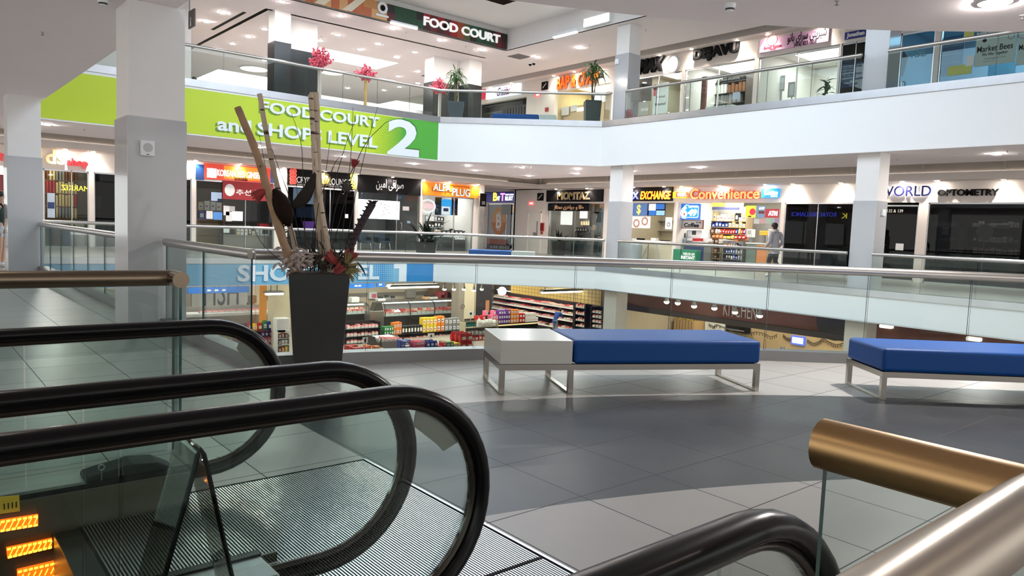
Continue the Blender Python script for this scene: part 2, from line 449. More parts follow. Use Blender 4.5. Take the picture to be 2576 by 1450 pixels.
railing('upper-floor glass balustrade below the hat shop and the pink pastry sign', [(19.3, 17.34), (19.3, 9.3)], U5, zr=1.05)
railing('upper-floor glass balustrade at the far right, below the hexagon poster', [(19.3, 8.64), (19.3, -3.5)], U5, zr=1.05)

# ------------------------------------------------------------------ shop front walls
A = FA(29.65); C = FC(26.5); AU = FA(29.65); CUf = FC(24.0)
def front(name, fr, u0, u1, opens, z0, top=2.68, m=CREAM, hi=3.38, d=-.22):
    mb = MB(fr); mb.box(u0, u1, d, 0, z0+top, z0+hi)
    e = u0
    for a, b in sorted(opens):
        if a > e+.01: mb.box(e, a, d, 0, z0, z0+top)
        e = b
    if u1 > e: mb.box(e, u1, d, 0, z0, z0+top)
    mb.box(u0, u1, d, .55, z0+hi, z0+3.62)
    return struct(name, mb, m)
ua = lambda px, py=560: A.pix(px, py)[0]
uc = lambda px, py=560: C.pix(px, py)[0]
oA = {'kids0': (-8.0, ua(22)), 'kids': (ua(110), ua(224)), 'dark': (ua(237), ua(482)), 'gin': (ua(492), ua(690)), 'cry': (ua(722), ua(893)), 'sar': (ua(899), ua(1056)), 'alf': (ua(1062), ua(1190))}
front('wall_back_left', A, -9, ua(1216), oA.values(), 0)
oC = {'mom': (uc(1379), uc(1518)), 'for': (uc(1575), uc(1694)), 'con': (uc(1703), uc(1962)), 'roy': (uc(1972), uc(2151)), 'wd': (uc(2218), uc(2308)), 'ww': (uc(2332), 6)}
UC0 = -31.6
front('wall_back_right', C, UC0, 6, oC.values(), 0)
# bulkhead over the passage, the passage walls and the wall boards above the soffit
struct('wall_passage', MB(A).box(ua(1216), 26.9, -.22, .55, 3.38, 3.62).box(ua(1216)-.25, ua(1216), -5, -.2, 0, 3.4), CREAM)
struct('ceiling_passage', MB().box(22, 29, 29.9, 38, 3.38, 3.44), CEIL)
bt = FC(28.0)
ob = bt.rect(1226, 509, 1312, 630)
front('wall_passage_back', bt, -40, -31.0, [(ob[0], ob[1])], 0, top=2.72)
struct('wall_passage_return', MB().box(26.5, 28.2, 31.5, 31.65, 0, 3.4), CREAM)
for nm, fr, a, b in (('wall_board_left', A, -9, 27), ('wall_board_right', C, UC0+1.5, 6)):
    mb = MB(fr).box(a, b, .35, .4, 3.62, 4.85)
    struct(nm, mb, PLEN)
    mb = MB(fr)
    u = a+1
    while u < b: mb.box(u, u+.07, .4, .42, 3.62, 4.85); u += 2.35
    struct('trim_board_joints_'+nm[11:], mb, mat('board_joint', (.55, .50, .45), .7))
# upper floor: shop wall on the right and the back of the food court
uu = lambda px, py=240: CUf.pix(px, py)[0]
oU = {'rem': (uu(1600), uu(1712)), 'dej': (uu(1720), uu(1893)), 'pas': (uu(1903), uu(2103)), 'jon': (uu(2108), uu(2180)), 'ldr': (uu(2262, 150), uu(2348, 150)), 'bee': (uu(2362, 150), 6), 'bap': (uu(1396), uu(1535)), 'gel': (uu(1205), uu(1325))}
front('wall_upper_right', CUf, -34, 6, [v for v in oU.values()], U5)
struct('wall_upper_back', MB().box(-9, 24, 44, 44.2, U5, CU+.2).box(-9, -8.8, 22, 44, U5, CU+.2), WHITE)
struct('trim_upper_soffit_board', MB(CUf).box(-34, 6, .36, .4, U5+3.62, 9.9), mat('umber_board', (.10, .07, .045), .8))

xw_ = FA(27).pix(481, 100)[0]
struct('wall_upper_left', MB().box(-9, xw_, 27, 27.2, U5, CU), WHITE)
# shop rooms behind the fronts
def room(name, fr, u0, u1, depth, z0, m, ceil=2.95, fm=None):
    mb = MB(fr)
    mb.box(u0, u1, -depth-.1, -depth, z0, z0+ceil).box(u0-.06, u0, -depth, -.22, z0, z0+ceil).box(u1, u1+.06, -depth, -.22, z0, z0+ceil).box(u0, u1, -depth, -.22, z0+ceil, z0+ceil+.08)
    return struct(name, mb, m)
DARKW = mat('unlit_shade_wall', (.035, .032, .03), .7); BRNW = mat('brown_shop_wall', (.16, .12, .09), .6)  # the dark wall colour stands in for the shade of unlit interiors
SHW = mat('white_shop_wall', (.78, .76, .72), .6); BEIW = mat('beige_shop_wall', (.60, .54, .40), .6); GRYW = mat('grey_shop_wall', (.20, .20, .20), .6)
E_ = .04
room('wall_shop_1', A, ua(60), oA['kids'][1]+.1, 3.2, 0, BEIW)
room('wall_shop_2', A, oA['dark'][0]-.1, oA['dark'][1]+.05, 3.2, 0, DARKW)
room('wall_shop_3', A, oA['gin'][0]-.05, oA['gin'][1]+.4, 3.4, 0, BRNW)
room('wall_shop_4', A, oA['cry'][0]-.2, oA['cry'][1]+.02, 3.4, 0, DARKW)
room('wall_shop_5', A, oA['sar'][0]-.02, oA['sar'][1]+.02, 3.2, 0, GRYW)
room('wall_shop_6', A, oA['alf'][0]-.02, oA['alf'][1]+.1, 3.4, 0, SHW)
room('wall_shop_7', C, oC['mom'][0]-.1, oC['mom'][1]+.1, 3.6, 0, mat('jewel_shop_wall', (.45, .42, .38), .6))
room('wall_shop_8', C, oC['for'][0]-.3, oC['for'][1]+.02, 3.0, 0, BEIW)
room('wall_shop_9', C, oC['con'][0]-.02, oC['con'][1]+.02, 4.6, 0, SHW)
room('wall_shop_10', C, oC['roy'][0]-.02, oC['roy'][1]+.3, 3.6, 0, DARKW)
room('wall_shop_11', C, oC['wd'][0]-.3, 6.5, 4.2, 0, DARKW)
room('wall_shop_12', CUf, oU['rem'][0]-.1, oU['rem'][1]+.02, 3.0, U5, BEIW)
room('wall_shop_13', CUf, oU['dej'][0]-.02, oU['dej'][1]+.02, 4.0, U5, SHW)
room('wall_shop_14', CUf, oU['pas'][0]-.02, oU['pas'][1]+.02, 4.0, U5, SHW)
room('wall_shop_15', CUf, oU['jon'][0]-.02, oU['jon'][1]+.1, 2.0, U5, GRYW)
room('wall_shop_16', CUf, oU['ldr'][0]-.1, 6.5, 3.0, U5, mat('blue_grey_wall', (.40, .52, .60), .5))
room('wall_shop_17', CUf, oU['bap'][0]-.1, oU['bap'][1]+.2, 3.2, U5, mat('kitchen_cream', (.72, .62, .42), .6))
room('wall_shop_18', CUf, oU['gel'][0]-.6, oU['gel'][1]+.05, 2.2, U5, GRYW)
# windows: a pane of glass with its slim frame as a child
_w = [0]
def window(fr, u0, u1, z0, z1, m=GLS, mull=(), fm=None, d=-.06, name=None):
    _w[0] += 1
    o = struct(name or 'window_%d' % _w[0], MB(fr).box(u0+.03, u1-.03, d-.012, d, z0+.03, z1-.03), m)
    mb = MB(fr); d0, d1 = d-.04, d+.03
    mb.box(u0, u1, d0, d1, z0, z0+.05).box(u0, u1, d0, d1, z1-.05, z1).box(u0, u0+.035, d0, d1, z0, z1).box(u1-.035, u1, d0, d1, z0, z1)
    for q in mull: mb.box(q-.012, q+.012, d0, d1, z0, z1)
    struct('window_frame', mb, fm or STEEL, o)
    return o
T_ = 2.68
for k, mm in (('kids0', GLS), ('kids', GLS), ('dark', GLD), ('gin', GLS), ('cry', GLD), ('sar', GLS), ('alf', GLS)):
    a, b = oA[k]; WIN[k] = window(A, a, b, 0, T_, mm, mull=[a+(b-a)*.62])
for k, mm in (('mom', GLS), ('roy', GLD), ('ww', GLD)):
    a, b = oC[k]; window(C, a, b, 0, T_, mm, mull=[a+(b-a)*.48])
window(bt, ob[0], ob[1], 0, 2.72, GLS, mull=[ob[0]+(ob[1]-ob[0])*.55])
TEAL = glass('teal_glass', (.42, .66, .78), 1.0); GRG = glass('grey_green_glass', (.45, .52, .48), 1.0)
for k, mm in (('rem', GLS), ('dej', GLS), ('pas', GLS), ('jon', GRG), ('bee', TEAL)):
    a, b = oU[k]; window(CUf, a, b, U5, U5+T_, mm, mull=[a+(b-a)*.5])
def glass_door(n, fr, u0, u1, z0, z1, m):
    o = window(fr, u0, u1, z0, z1, m, name='door_%d' % n)
    h = fr.p(u0+.16, .05, z0+1.0)
    struct('door_handle', MB().tube([fr.p(u0+.16, -.05, z0+.8), fr.p(u0+.16, .05, z0+.82), fr.p(u0+.16, .05, z0+1.2), fr.p(u0+.16, -.05, z0+1.22)], .018, 6), STEEL, o)
    return o
glass_door(1, C, *oC['wd'], 0, 2.6, GLD); glass_door(2, CUf, *oU['ldr'], U5, U5+2.68, TEAL)
# the white service door in the passage corner
dr = C.rect(1329, 535, 1359, 640)
o = struct('door_3', MB(C).box(dr[0], dr[1], -.02, .03, 0, 2.15), mat('door_white', (.80, .76, .70), .5))
struct('door_frame', MB(C).box(dr[0]-.07, dr[0], -.02, .06, 0, 2.2).box(dr[1], dr[1]+.07, -.02, .06, 0, 2.2).box(dr[0]-.07, dr[1]+.07, -.02, .06, 2.15, 2.22), CREAM, o)
struct('door_handle', MB(C).box(dr[1]-.22, dr[1]-.18, .03, .1, 1.0, 1.7), GREY, o)
struct('door_plate', MB(C).box(dr[0]+.42, dr[0]+.78, .03, .04, .92, 1.1), GREY, o)
# ------------------------------------------------------------------ escalators
RIB = mat('ribbed_metal', (.62, .62, .60), .3, 1, var=.12, scale=4); RIBD = mat('rib_groove', (.02, .02, .02), .6)
SKIRT = mat('escalator_skirt', (.10, .085, .06), .35, .3); DECK = mat('escalator_deck', (.40, .40, .39), .35, .8)
AMB = mat('amber_lamp', (.6, .15, .01), .3, em=(1, .14, .004), es=1.5); AMBH = mat('amber_lamp_bright', (.9, .5, .1), .3, em=(1, .40, .03), es=6)
YEL = mat('yellow_sticker', (.75, .50, .03), .5); STK = mat('sticker_back', (.30, .28, .25), .6, var=.03)
ZT, RC, XC = .797, .345, 1.115
def hand_path(r=RC):
    p = [(-3.2, -.95), (-.75, .38+ZT-.80), (-.45, ZT-.10), (-.2, ZT-.012), (0, ZT)] if r == RC else [(-.2, ZT-(RC-r)), (0, ZT-(RC-r))]
    p += [(XC*i/4, ZT-(RC-r)) for i in range(1, 4)]
    p += [(XC+r*math.sin(a), ZT-RC+r*math.cos(a)) for a in [math.pi*i/22 for i in range(23)]]
    p += [(.98, ZT-RC-r), (.80, ZT-RC-r+.005)]
    return p
def escalator(y0, y1, label, decal):
    t = thing('escalator', label, 'escalator', (1.1, (y0+y1)/2, 0))
    for y in (y0, y1):
        build('handrail', MB().tube([(x, y, z) for x, z in hand_path()], 1, 14, flat=(.040, .027), ref=(0, 1, 0)), RUB, t, smooth=.9)
        build('newel_rim', MB().tube([(x, y, z) for x, z in hand_path(RC-.034)], 1, 8, flat=(.016, .012), ref=(0, 1, 0)), mat('rim_bronze', (.05, .042, .035), .3, .6), t, smooth=.9)
        zb, rr = .16, RC-.045; zc = ZT-RC
        poly = [(.40, zb), (XC+math.sqrt(max(0, rr*rr-(zc-zb)**2)), zb)]
        a0 = math.asin((zb-zc)/rr)
        poly += [(XC+rr*math.cos(a0+(math.pi/2-a0)*i/14), zc+rr*math.sin(a0+(math.pi/2-a0)*i/14)) for i in range(1, 15)]
        poly += [(.40, zc+rr)]
        fr = Fr((0, y, 0), (1, 0, 0), (0, -1, 0))
        for nm, pl in (('newel_glass', poly), ('balustrade_glass', [(-.62, zb), (.392, zb), (.392, zc+rr), (-.2, zc+rr), (-.62, zc+rr-.12)])):
            g = build(nm, MB(fr).slab(pl, -.006, .006), GL, t)
        s = 1 if y == y0 else -1    # towards the steps
        build('deck', MB().box(-3, .93, y-.10, y+.10, .0, .165), DECK, t, bevel=.008)
        build('deck_strip', MB().box(-3, .93, y+s*.085-.018, y+s*.085+.018, .150, .172), RUB, t)
        build('skirt_panel', MB().box(-3, 1.0, y+s*.105-.006, y+s*.105+.006, -.6, .148), SKIRT, t)
        inl = MB().slab([(.72, .02), (.99, .02), (.985, .10), (.95, .165), (.88, .205), (.78, .215), (.60, .185), (.60, .15), (.72, .13)], -.075, .075)
        inl.v = [V((v.x, y+v.y, v.z*(.58 if y == y0 else 1))) for v in inl.v]
        build('newel_inlet', inl, mat('inlet_plastic', (.008, .009, .010), .6, spec=.2), t, bevel=.012)
    if decal:
        y = y0 if decal == 2 else y1
        fr = Fr((0, y, 0), (1, 0, 0), (0, -1, 0))
        pts = [(1079, 1006), (1120, 1025), (1150, 1068), (1160, 1112), (1120, 1137), (1104, 1120), (1045, 1074), (1052, 1034)] if decal == 2 else [(614, 838), (650, 850), (690, 885), (704, 925), (680, 945), (614, 900), (597, 878)]
        build('sticker', MB(fr).slab([fr.pix(*p) for p in pts], -.013, -.007), STK, t)
    # landing plate with its ridges, the comb and the steps below it
    a, b = y0-.06 if decal != 2 else y0-.06, y1
    ya, yb = (2.075, 3.53) if y1 > 3 else (.62, 2.065)
    lp = build('landing_plate', MB().box(.56, 1.958, ya, yb, -.05, -.004), RIBD, t)
    rb = MB(); x = .575
    while x < 1.945: rb.box(x, x+.0062, ya+.006, yb-.006, -.006, .001); x += .0125
    rg = build('plate_ridges', rb, RIB, lp)
    build('comb', MB().box(.47, .56, y0+.14, y1-.14, -.3, .004), mat('comb_metal', (.12, .115, .105), .4, .9), t, bevel=.003)
    for k, (xs, zs) in enumerate(((.065, -.25), (-.335, -.45), (-.735, -.64), (-1.135, -.84))):
        st = build('step', MB().box(xs, xs+.395, y0+.14, y1-.14, zs-.22, zs-.012), RIBD, t)
        rb = MB(); y = y0+.145
        while y < y1-.15: rb.box(xs+.005, xs+.39, y, y+.0065, zs-.013, zs); y += .013
        build('step_ridges', rb, RIB, st)
    return t
escalator(2.30, 3.50, 'farther escalator landing with two black handrail loops and amber lights', 1)
escalator(.68, 1.86, 'nearest escalator with black handrail loops, cut by the bottom of the photo', 0)
e2 = [o for o in COL.objects if o.name.startswith('escalator')][-1]
fr = Fr((0, 1.86, 0), (1, 0, 0), (0, -1, 0))
build('sticker', MB(fr).slab([fr.pix(*p) for p in [(1079, 1006), (1120, 1025), (1150, 1068), (1160, 1112), (1120, 1137), (1104, 1120), (1045, 1074), (1052, 1034)]], -.014, -.008), STK, e2)
struct('trim_14', MB().box(-3.2, 1.96, 3.53, 3.545, -.6, 0).box(-3.2, 1.96, .605, .62, -.6, 0).box(1.96, 1.975, .605, 3.545, -.6, .001), STEEL)
struct('trim_15', MB().box(-3.2, .45, 1.98, 2.18, -.6, .158), DECK)
# amber lamps on the far skirt panel, with their bright beads
sk = Fr((0, 3.376, 0), (1, 0, 0), (0, -1, 0))
for i, (q, lb) in enumerate((([(-30, 1312), (95, 1293), (95, 1322), (-30, 1342)], 'uppermost amber lamp on the escalator side panel'), ([(15, 1377), (130, 1353), (130, 1377), (18, 1404)], 'brightest amber lamp on the escalator side panel, between two others'), ([(42, 1432), (162, 1404), (166, 1446), (44, 1475)], 'lowest amber lamp beside the escalator comb'))):
    pts = [sk.pix(*p) for p in q]
    cx, cz = sum(p[0] for p in pts)/4, sum(p[1] for p in pts)/4
    t = thing('amber_lamp', lb, 'lamp', sk.p(cx, 0, cz), 'amber lamps along the escalator side')
    build('lens', MB(sk).slab(pts, 0, .012), AMB, t)
    bd = MB(sk)
    for (p, r) in ((pts[0], pts[1]), (pts[3], pts[2])):
        for k in range(9):
            u = p[0]+(r[0]-p[0])*(k+.5)/9; z = p[1]+(r[1]-p[1])*(k+.5)/9; z += (cz-z)*.25
            bd.slab([(u-.006, z-.004), (u+.006, z-.003), (u+.006, z+.004), (u-.006, z+.003)], .012, .018)
    for k in range(8):
        u = pts[3][0]+(pts[2][0]-pts[3][0])*(k+.3)/8; bd.slab([(u, cz-.012), (u+.003, cz-.012), (u+.014, cz+.012), (u+.011, cz+.012)], .012, .015)
    build('glowing_beads', bd, AMBH, t)
for q, lb, s_ in (([(-20, 1252), (48, 1246), (50, 1286), (-20, 1296)], 'yellow warning sticker on the escalator deck above the amber lamps', 1), ([(104, 1440), (160, 1425), (172, 1470), (110, 1490)], 'yellow warning sticker below the lowest amber lamp', 0)):
    pts = [sk.pix(*p) for p in q]; cx, cz = sum(p[0] for p in pts)/4, sum(p[1] for p in pts)/4
    t = thing('warning_sticker', lb, 'sticker', sk.p(cx, 0, cz)); build('label_sheet', MB(sk).slab(pts, 0, .004), YEL, t)
    if s_:
        m = MB(sk)
        for k in range(4): m.slab([(pts[1][0]-.012-k*.013, cz-.018), (pts[1][0]-.008-k*.013, cz-.018), (pts[1][0]-.008-k*.013, cz+.006), (pts[1][0]-.012-k*.013, cz+.006)], .004, .005)
        build('pictogram', m, BLK, t)
# clear acrylic wedge between the escalators
AC = glass('acrylic', (.78, .78, .76), .6)
def wedge():
    f0 = Fr((0, 2.0, 0), (1, 0, 0), (0, -1, 0))
    L, Ap, R_ = f0.pix(408, 1475), f0.pix(505, 1130), f0.pix(588, 1475)
    def ext(a, b): k = (.172-a[1])/(b[1]-a[1]); return (a[0]+(b[0]-a[0])*k, .172)
    L, R_ = ext(Ap, L), ext(Ap, R_)
    ln = [L, (Ap[0]-.018, Ap[1]-.06), (Ap[0]-.008, Ap[1]-.016), Ap, (Ap[0]+.008, Ap[1]-.016), (Ap[0]+.018, Ap[1]-.06), R_]
    t = thing('acrylic_wedge', 'clear acrylic A-frame guard with black edging between the two escalators', 'guard', (Ap[0], 2.1, .172))
    mb = MB()
    for a, b in zip(ln[:-1], ln[1:]):
        n = V((-(b[1]-a[1]), b[0]-a[0])).normalized()*.004
        mb.hexa([(a[0], 2.0, a[1]), (b[0], 2.0, b[1]), (b[0], 2.19, b[1]), (a[0], 2.19, a[1])], [(a[0]+n.x, 2.0, a[1]+n.y), (b[0]+n.x, 2.0, b[1]+n.y), (b[0]+n.x, 2.19, b[1]+n.y), (a[0]+n.x, 2.19, a[1]+n.y)])
    build('acrylic_sheet', mb, AC, t)
    build('edging', MB().tube([(a, 2.0, b) for a, b in ln], .0065, 6), RUB, t)
    return t
wedge()
# glass barriers flanking the escalators, with fat bronze tubes
def barrier(label, yl, ye, x1, m, x0=-3, ret=None):
    t = thing('glass_barrier', label, 'railing', (x1, yl, 0)); z = .955
    build('handrail', MB().tube([(x0, yl, z), (x1-.0, yl, z)], .043, 20), m, t, smooth=.8)
    build('handrail_return', MB().tube([(x1, yl+(.043 if ye > yl else -.043)*-1, z), (x1, ye, z)], .043, 20), ret or m, t, smooth=.8)
    n = 5
    for i in range(n):
        a, b = x0+(x1-.02-x0)*i/n, x0+(x1-.02-x0)*(i+1)/n-.01
        g = build('glass_pane', MB().box(a, b, yl-.007, yl+.007, 0, z-.03), GL, t)
    g = build('glass_return', MB().box(x1-.007, x1+.007, min(yl, ye)+.01, max(yl, ye)-.01, 0, z-.03), GL, t)
    g.data.materials.append(GLE)
    for p in g.data.polygons:
        if abs(p.normal.y) > .9: p.material_index = 1
    return t
barrier('glass barrier with bronze tube rail beyond the escalators on the left', 4.27, 4.12, 1.17, BRONZE)
barrier('nearest glass barrier with shiny bronze tube rail at the lower right corner', .282, .60, 1.205, mat('silver_bronze', (.40, .35, .29), .34, 1, var=.06), ret=GOLD)
hk = MB(); hk.ring((0, .335), .010, .014, -.003, .003, 12); hk.v = [V((.655+v.x, 3.42+v.y, v.z-.11)) for v in hk.v]
hk.tube([(.655, 3.42, .165), (.655, 3.42, .212)], .003, 6)
one('eye_bolt', 'small steel eye bolt standing on the escalator deck', 'bolt', hk, STEEL)

# ------------------------------------------------------------------ benches
BLUE = mat('blue_vinyl', (.004, .06, .25), .5, var=.04, scale=3, spec=.25); TABW = mat('white_laminate', (.56, .56, .53), .25, var=.01)
def bench(label, FL, e, L0=2.25, tab=(0, .585), seat=(.60, 2.25), sleds=(0, .56, 2.21), table=True, z0=0, depth=.685, group=None):
    e = V((*e, 0)).normalized(); g = V((-e.y, e.x, 0))
    t = thing('bench', label, 'bench', (FL[0], FL[1], z0), group, math.atan2(e.y, e.x))
    def bb(name, x0, x1, y0, y1, z0_, z1_, m, bev=.004, seg=2, sm=None):
        mb = MB().box(x0, x1, y0, y1, z0_, z1_)
        off = base_of(t); mb.v = [v+off for v in mb.v]
        return build(name, mb, m, t, bevel=bev, seg=seg, smooth=sm)
    if seat: bb('seat_cushion', seat[0], seat[1], .0, depth, .238, .43, BLUE, .030, 4, .9)
    if table: bb('side_table', tab[0], tab[1], .0, depth, .238, .426, TABW, .004)
    w = .042
    mb = MB()
    mb.box(0, L0, .0, w, .19, .236).box(0, L0, depth-w, depth, .19, .236)
    for x in (0, .565 if tab[0] == 0 else L0-.6, L0-w): mb.box(x, x+w, w, depth-w, .19, .236)
    mb.v = [v+base_of(t) for v in mb.v]; build('seat_frame', mb, CHROME, t)
    for x in sleds:
        mb = MB().box(x, x+w, 0, w, 0, .19).box(x, x+w, depth-w, depth, 0, .19).box(x, x+w, w, depth-w, 0, .012)
        mb.v = [v+base_of(t) for v in mb.v]; build('sled_leg', mb, CHROME, t, bevel=.002)
    return t
b1 = bench('blue bench with a white side table before the curved balustrade', (3.60, 4.39), (.891, -.454))
bench('blue bench cut off by the right edge of the photo', (6.236, 2.632), (.768, -.64), tab=(1.66, 2.25), seat=(0, 1.645), sleds=(0, 1.65, 2.208), depth=.658)

# ------------------------------------------------------------------ tall planter with a dried arrangement
PC = V((2.71, 5.73, 0)); pe = V((.92, -.39, 0)).normalized(); pg = V((.39, .92, 0)).normalized()
def frustum(c, e, g, w0, w1, z0, z1):
    q = lambda w, z: [tuple(c+e*(sx*w/2)+g*(sy*w/2)+V((0, 0, z))) for sx, sy in ((-1, -1), (1, -1), (1, 1), (-1, 1))]
    return MB().hexa(q(w0, z0), q(w1, z1))
POT = mat('charcoal_pot', (.028, .028, .028), .3, var=.1, scale=3)
def planter(label, c, e, g, w0, w1, h, cat='planter', m=POT, group=None, plinth=True):
    t = thing('planter', label, cat, c, group)
    z = c[2]
    if plinth: build('plinth', frustum(V((c[0], c[1], 0)), e, g, w0*.94, w0*.94, z, z+.03), DKGREY, t)
    build('pot', frustum(V((c[0], c[1], 0)), e, g, w0, w1, z+.03, z+h), m, t, bevel=.008)
    build('soil', frustum(V((c[0], c[1], 0)), e, g, w1*.93, w1*.93, z+h-.02, z+h+.004), mat('soil', (.03, .022, .016), .9, bump=.4), t)
    return t
planter('tall charcoal planter standing at the corner of the near balustrade', PC, pe, pg, .37, .48, .865)
PV = Fr((PC.x, PC.y, 0), (pe.x, pe.y, 0), (-pg.x, -pg.y, 0))
arr = thing('dried_arrangement', 'arrangement of birch poles, twigs and dried flowers in the tall charcoal planter', 'plant arrangement', (PC.x, PC.y, .865))
def pw(px, py, d=0): u, z = PV.pix(px, py, d); return PV.p(u, d, max(z, .874))
def birch():
    m = mat('birch_bark', (.52, .42, .32), .7, var=.25, scale=5); nt = m.node_tree; b = nt.nodes['Principled BSDF']
    tc = [n for n in nt.nodes if n.type == 'TEX_COORD'][0]; mp = nt.nodes.new('ShaderNodeMapping'); mp.inputs['Scale'].default_value = (6, 6, 40)
    nz = nt.nodes.new('ShaderNodeTexNoise'); nz.inputs['Scale'].default_value = .8; rp = nt.nodes.new('ShaderNodeValToRGB')
    rp.color_ramp.elements[0].position = .64; rp.color_ramp.elements[0].color = (1, 1, 1, 1); rp.color_ramp.elements[1].position = .68; rp.color_ramp.elements[1].color = (.10, .07, .05, 1)
    mx = nt.nodes.new('ShaderNodeMix'); mx.data_type = 'RGBA'; mx.blend_type = 'MULTIPLY'; mx.inputs[0].default_value = 1
    old = b.inputs['Base Color'].links[0].from_socket
    nt.links.new(tc.outputs['Object'], mp.inputs[0]); nt.links.new(mp.outputs[0], nz.inputs['Vector']); nt.links.new(nz.outputs[0], rp.inputs[0])
    nt.links.new(old, mx.inputs[6]); nt.links.new(rp.outputs[0], mx.inputs[7]); nt.links.new(mx.outputs[2], b.inputs['Base Color'])
    return m
BIR = birch(); BIR2 = mat('birch_brown', (.30, .19, .11), .7, var=.35, scale=9)
def smooth_pts(ps, n=6):
    out = []
    for i in range(len(ps)-1):
        p0, p1, p2, p3 = ps[max(i-1, 0)], ps[i], ps[i+1], ps[min(i+2, len(ps)-1)]
        for k in range(n):
            t = k/n; out.append(.5*((2*p1)+(p2-p0)*t+(2*p0-5*p1+4*p2-p3)*t*t+(3*p1-p0-3*p2+p3)*t**3))
    return out+[ps[-1]]
def pole(pix, r0, r1, d, m):
    ps = smooth_pts([pw(*p, d) for p in pix], 8); n = len(ps)
    ps = [p+V((random.uniform(-.003, .003), random.uniform(-.003, .003), 0)) for p in ps]
    mb = MB().tube(ps, [(r0+(r1-r0)*i/(n-1))*random.uniform(.94, 1.07) for i in range(n)], 12)
    for k in range(7):   # knots
        p = ps[2+int((n-4)*random.random())]; mb.ell(p+V((random.uniform(-.02, .02), -.02, 0)), (.012, .012, .009), 6, 5)
    build('birch_pole', mb, m, arr, smooth=.7)
pole([(742, 720), (700, 570), (650, 400), (597, 270)], .036, .028, .08, BIR2)
pole([(752, 720), (735, 590), (700, 480), (675, 360), (653, 236)], .022, .019, 0, BIR)
pole([(818, 720), (805, 560), (797, 420), (791, 233)], .040, .037, -.03, BIR)
pole([(836, 720), (815, 560), (795, 420), (781, 238)], .020, .019, .05, BIR)
TWG = mat('dark_twig', (.018, .013, .010), .7)
for i, tw in enumerate(([(738, 715), (665, 620), (632, 560)], [(775, 690), (735, 520), (700, 420), (668, 330)], [(770, 690), (762, 450), (757, 360), (733, 285)],
        [(800, 690), (815, 480), (832, 340)], [(820, 690), (840, 480), (868, 370), (895, 300)], [(850, 690), (880, 420), (888, 270)], [(858, 690), (905, 440), (950, 268)],
        [(830, 650), (900, 400), (960, 318), (988, 302)], [(808, 690), (760, 560), (745, 460)], [(845, 660), (800, 500), (790, 400)], [(745, 690), (690, 520), (652, 340)], [(780, 690), (795, 540), (838, 420), (862, 388)],
        [(790, 690), (800, 520), (840, 420)], [(760, 690), (730, 560), (700, 480)])):
    ps = smooth_pts([pw(*p, random.uniform(-.08, .10)) for p in tw], 5); n = len(ps)
    build('twig', MB().tube(ps, [.0042-.0026*k/(n-1) for k in range(n)], 5), TWG, arr)
for k in range(14):   # a brush of thin reeds in the middle
    x = 775+k*3.5; build('reed', MB().tube([pw(x, 690, .02), pw(x+random.uniform(-8, 8), 600+random.uniform(-25, 30), .04)], .003, 4), TWG, arr)
REDF = mat('dried_red_flower', (.22, .018, .016), .6, var=.3); OLV = mat('olive_leaf', (.20, .17, .06), .6, var=.3); PAL = mat('pale_dried_leaf', (.36, .30, .27), .7, var=.2); DKL = mat('dark_dried_leaf', (.022, .014, .010), .6, var=.3)
def blade(mb, a, b, w, curl=0, n=6, th=.0018):
    """a tapered leaf from a to b"""
    a, b = V(a), V(b); t = (b-a); L = t.length; t.normalize(); sd = t.cross(V((-pg.x, -pg.y, .3))).normalized(); up = sd.cross(t)
    pts = []
    for i in range(n+1):
        s = i/n; c = a+t*(L*s)+up*(math.sin(s*math.pi)*curl)+V((0, 0, -abs(curl)*s*s*.6)); ww = w*math.sin(math.pi*min(.97, .12+.88*s))**.8
        pts.append((c-sd*ww, c+sd*ww))
    vs = [q for p in pts for q in p]; k = len(vs); vs += [q+up*th for q in vs]
    fs = []
    for i in range(n):
        x = 2*i; fs += [(x, x+1, x+3, x+2), (k+x, k+x+2, k+x+3, k+x+1), (x, x+2, k+x+2, k+x), (x+1, k+x+1, k+x+3, x+3)]
    mb.v_off = len(mb.v); kk = len(mb.v); mb.v += vs; mb.f += [tuple(i+kk for i in f) for f in fs]
    return mb
def flower(pix, dpt, m=REDF, n=9, w=.012, L=.075, name='flower_head'):
    a, b = pw(*pix[0], dpt), pw(*pix[1], dpt); t = (b-a).normalized(); mb = MB(); o = t.orthogonal().normalized(); q = t.cross(o)
    for k in range(n):
        th = 2*math.pi*k/n; sp = .25+.2*(k % 2); blade(mb, a, a+t*L+(o*math.cos(th)+q*math.sin(th))*L*sp, w, .006)
    mb.tube([a, a+t*L*.75], [.012, .006], 8); build(name, mb, m, arr, smooth=1)
flower([(889, 422), (897, 390)], .08); build('flower_stem', MB().tube(smooth_pts([pw(820, 690, .03), pw(845, 520, .05), pw(889, 422, .08)]), .004, 5), TWG, arr)
flower([(668, 478), (640, 497)], .10, L=.12, n=6, w=.016)
flower([(850, 665), (795, 618)], .16, L=.13, n=7, w=.02); flower([(868, 668), (893, 618)], .15, L=.14, n=7, w=.022)
flower([(842, 690), (880, 650)], .18, L=.10, n=7, w=.02)
sp = MB(); ax = smooth_pts([pw(862, 690, .05), pw(893, 595, .06), pw(938, 512, .07)], 8); sp.tube(ax, [.020+.010*min(1, i/8) for i in range(len(ax))], 10)
for p in ax[2:]:
    for k in range(9):
        th = 2*math.pi*(k+random.random())/9; d = V((math.cos(th)*pe.x, math.cos(th)*pe.y, .55))+V((-pg.x, -pg.y, 0))*math.sin(th); blade(sp, p, p+d.normalized()*.052, .008)
build('banksia_spike', sp, mat('banksia', (.030, .016, .022), .7, var=.3), arr)
sp = MB(); ax = smooth_pts([pw(735, 690, .06), pw(716, 600, .07), pw(700, 520, .07)], 6); sp.tube(ax, .016, 8)
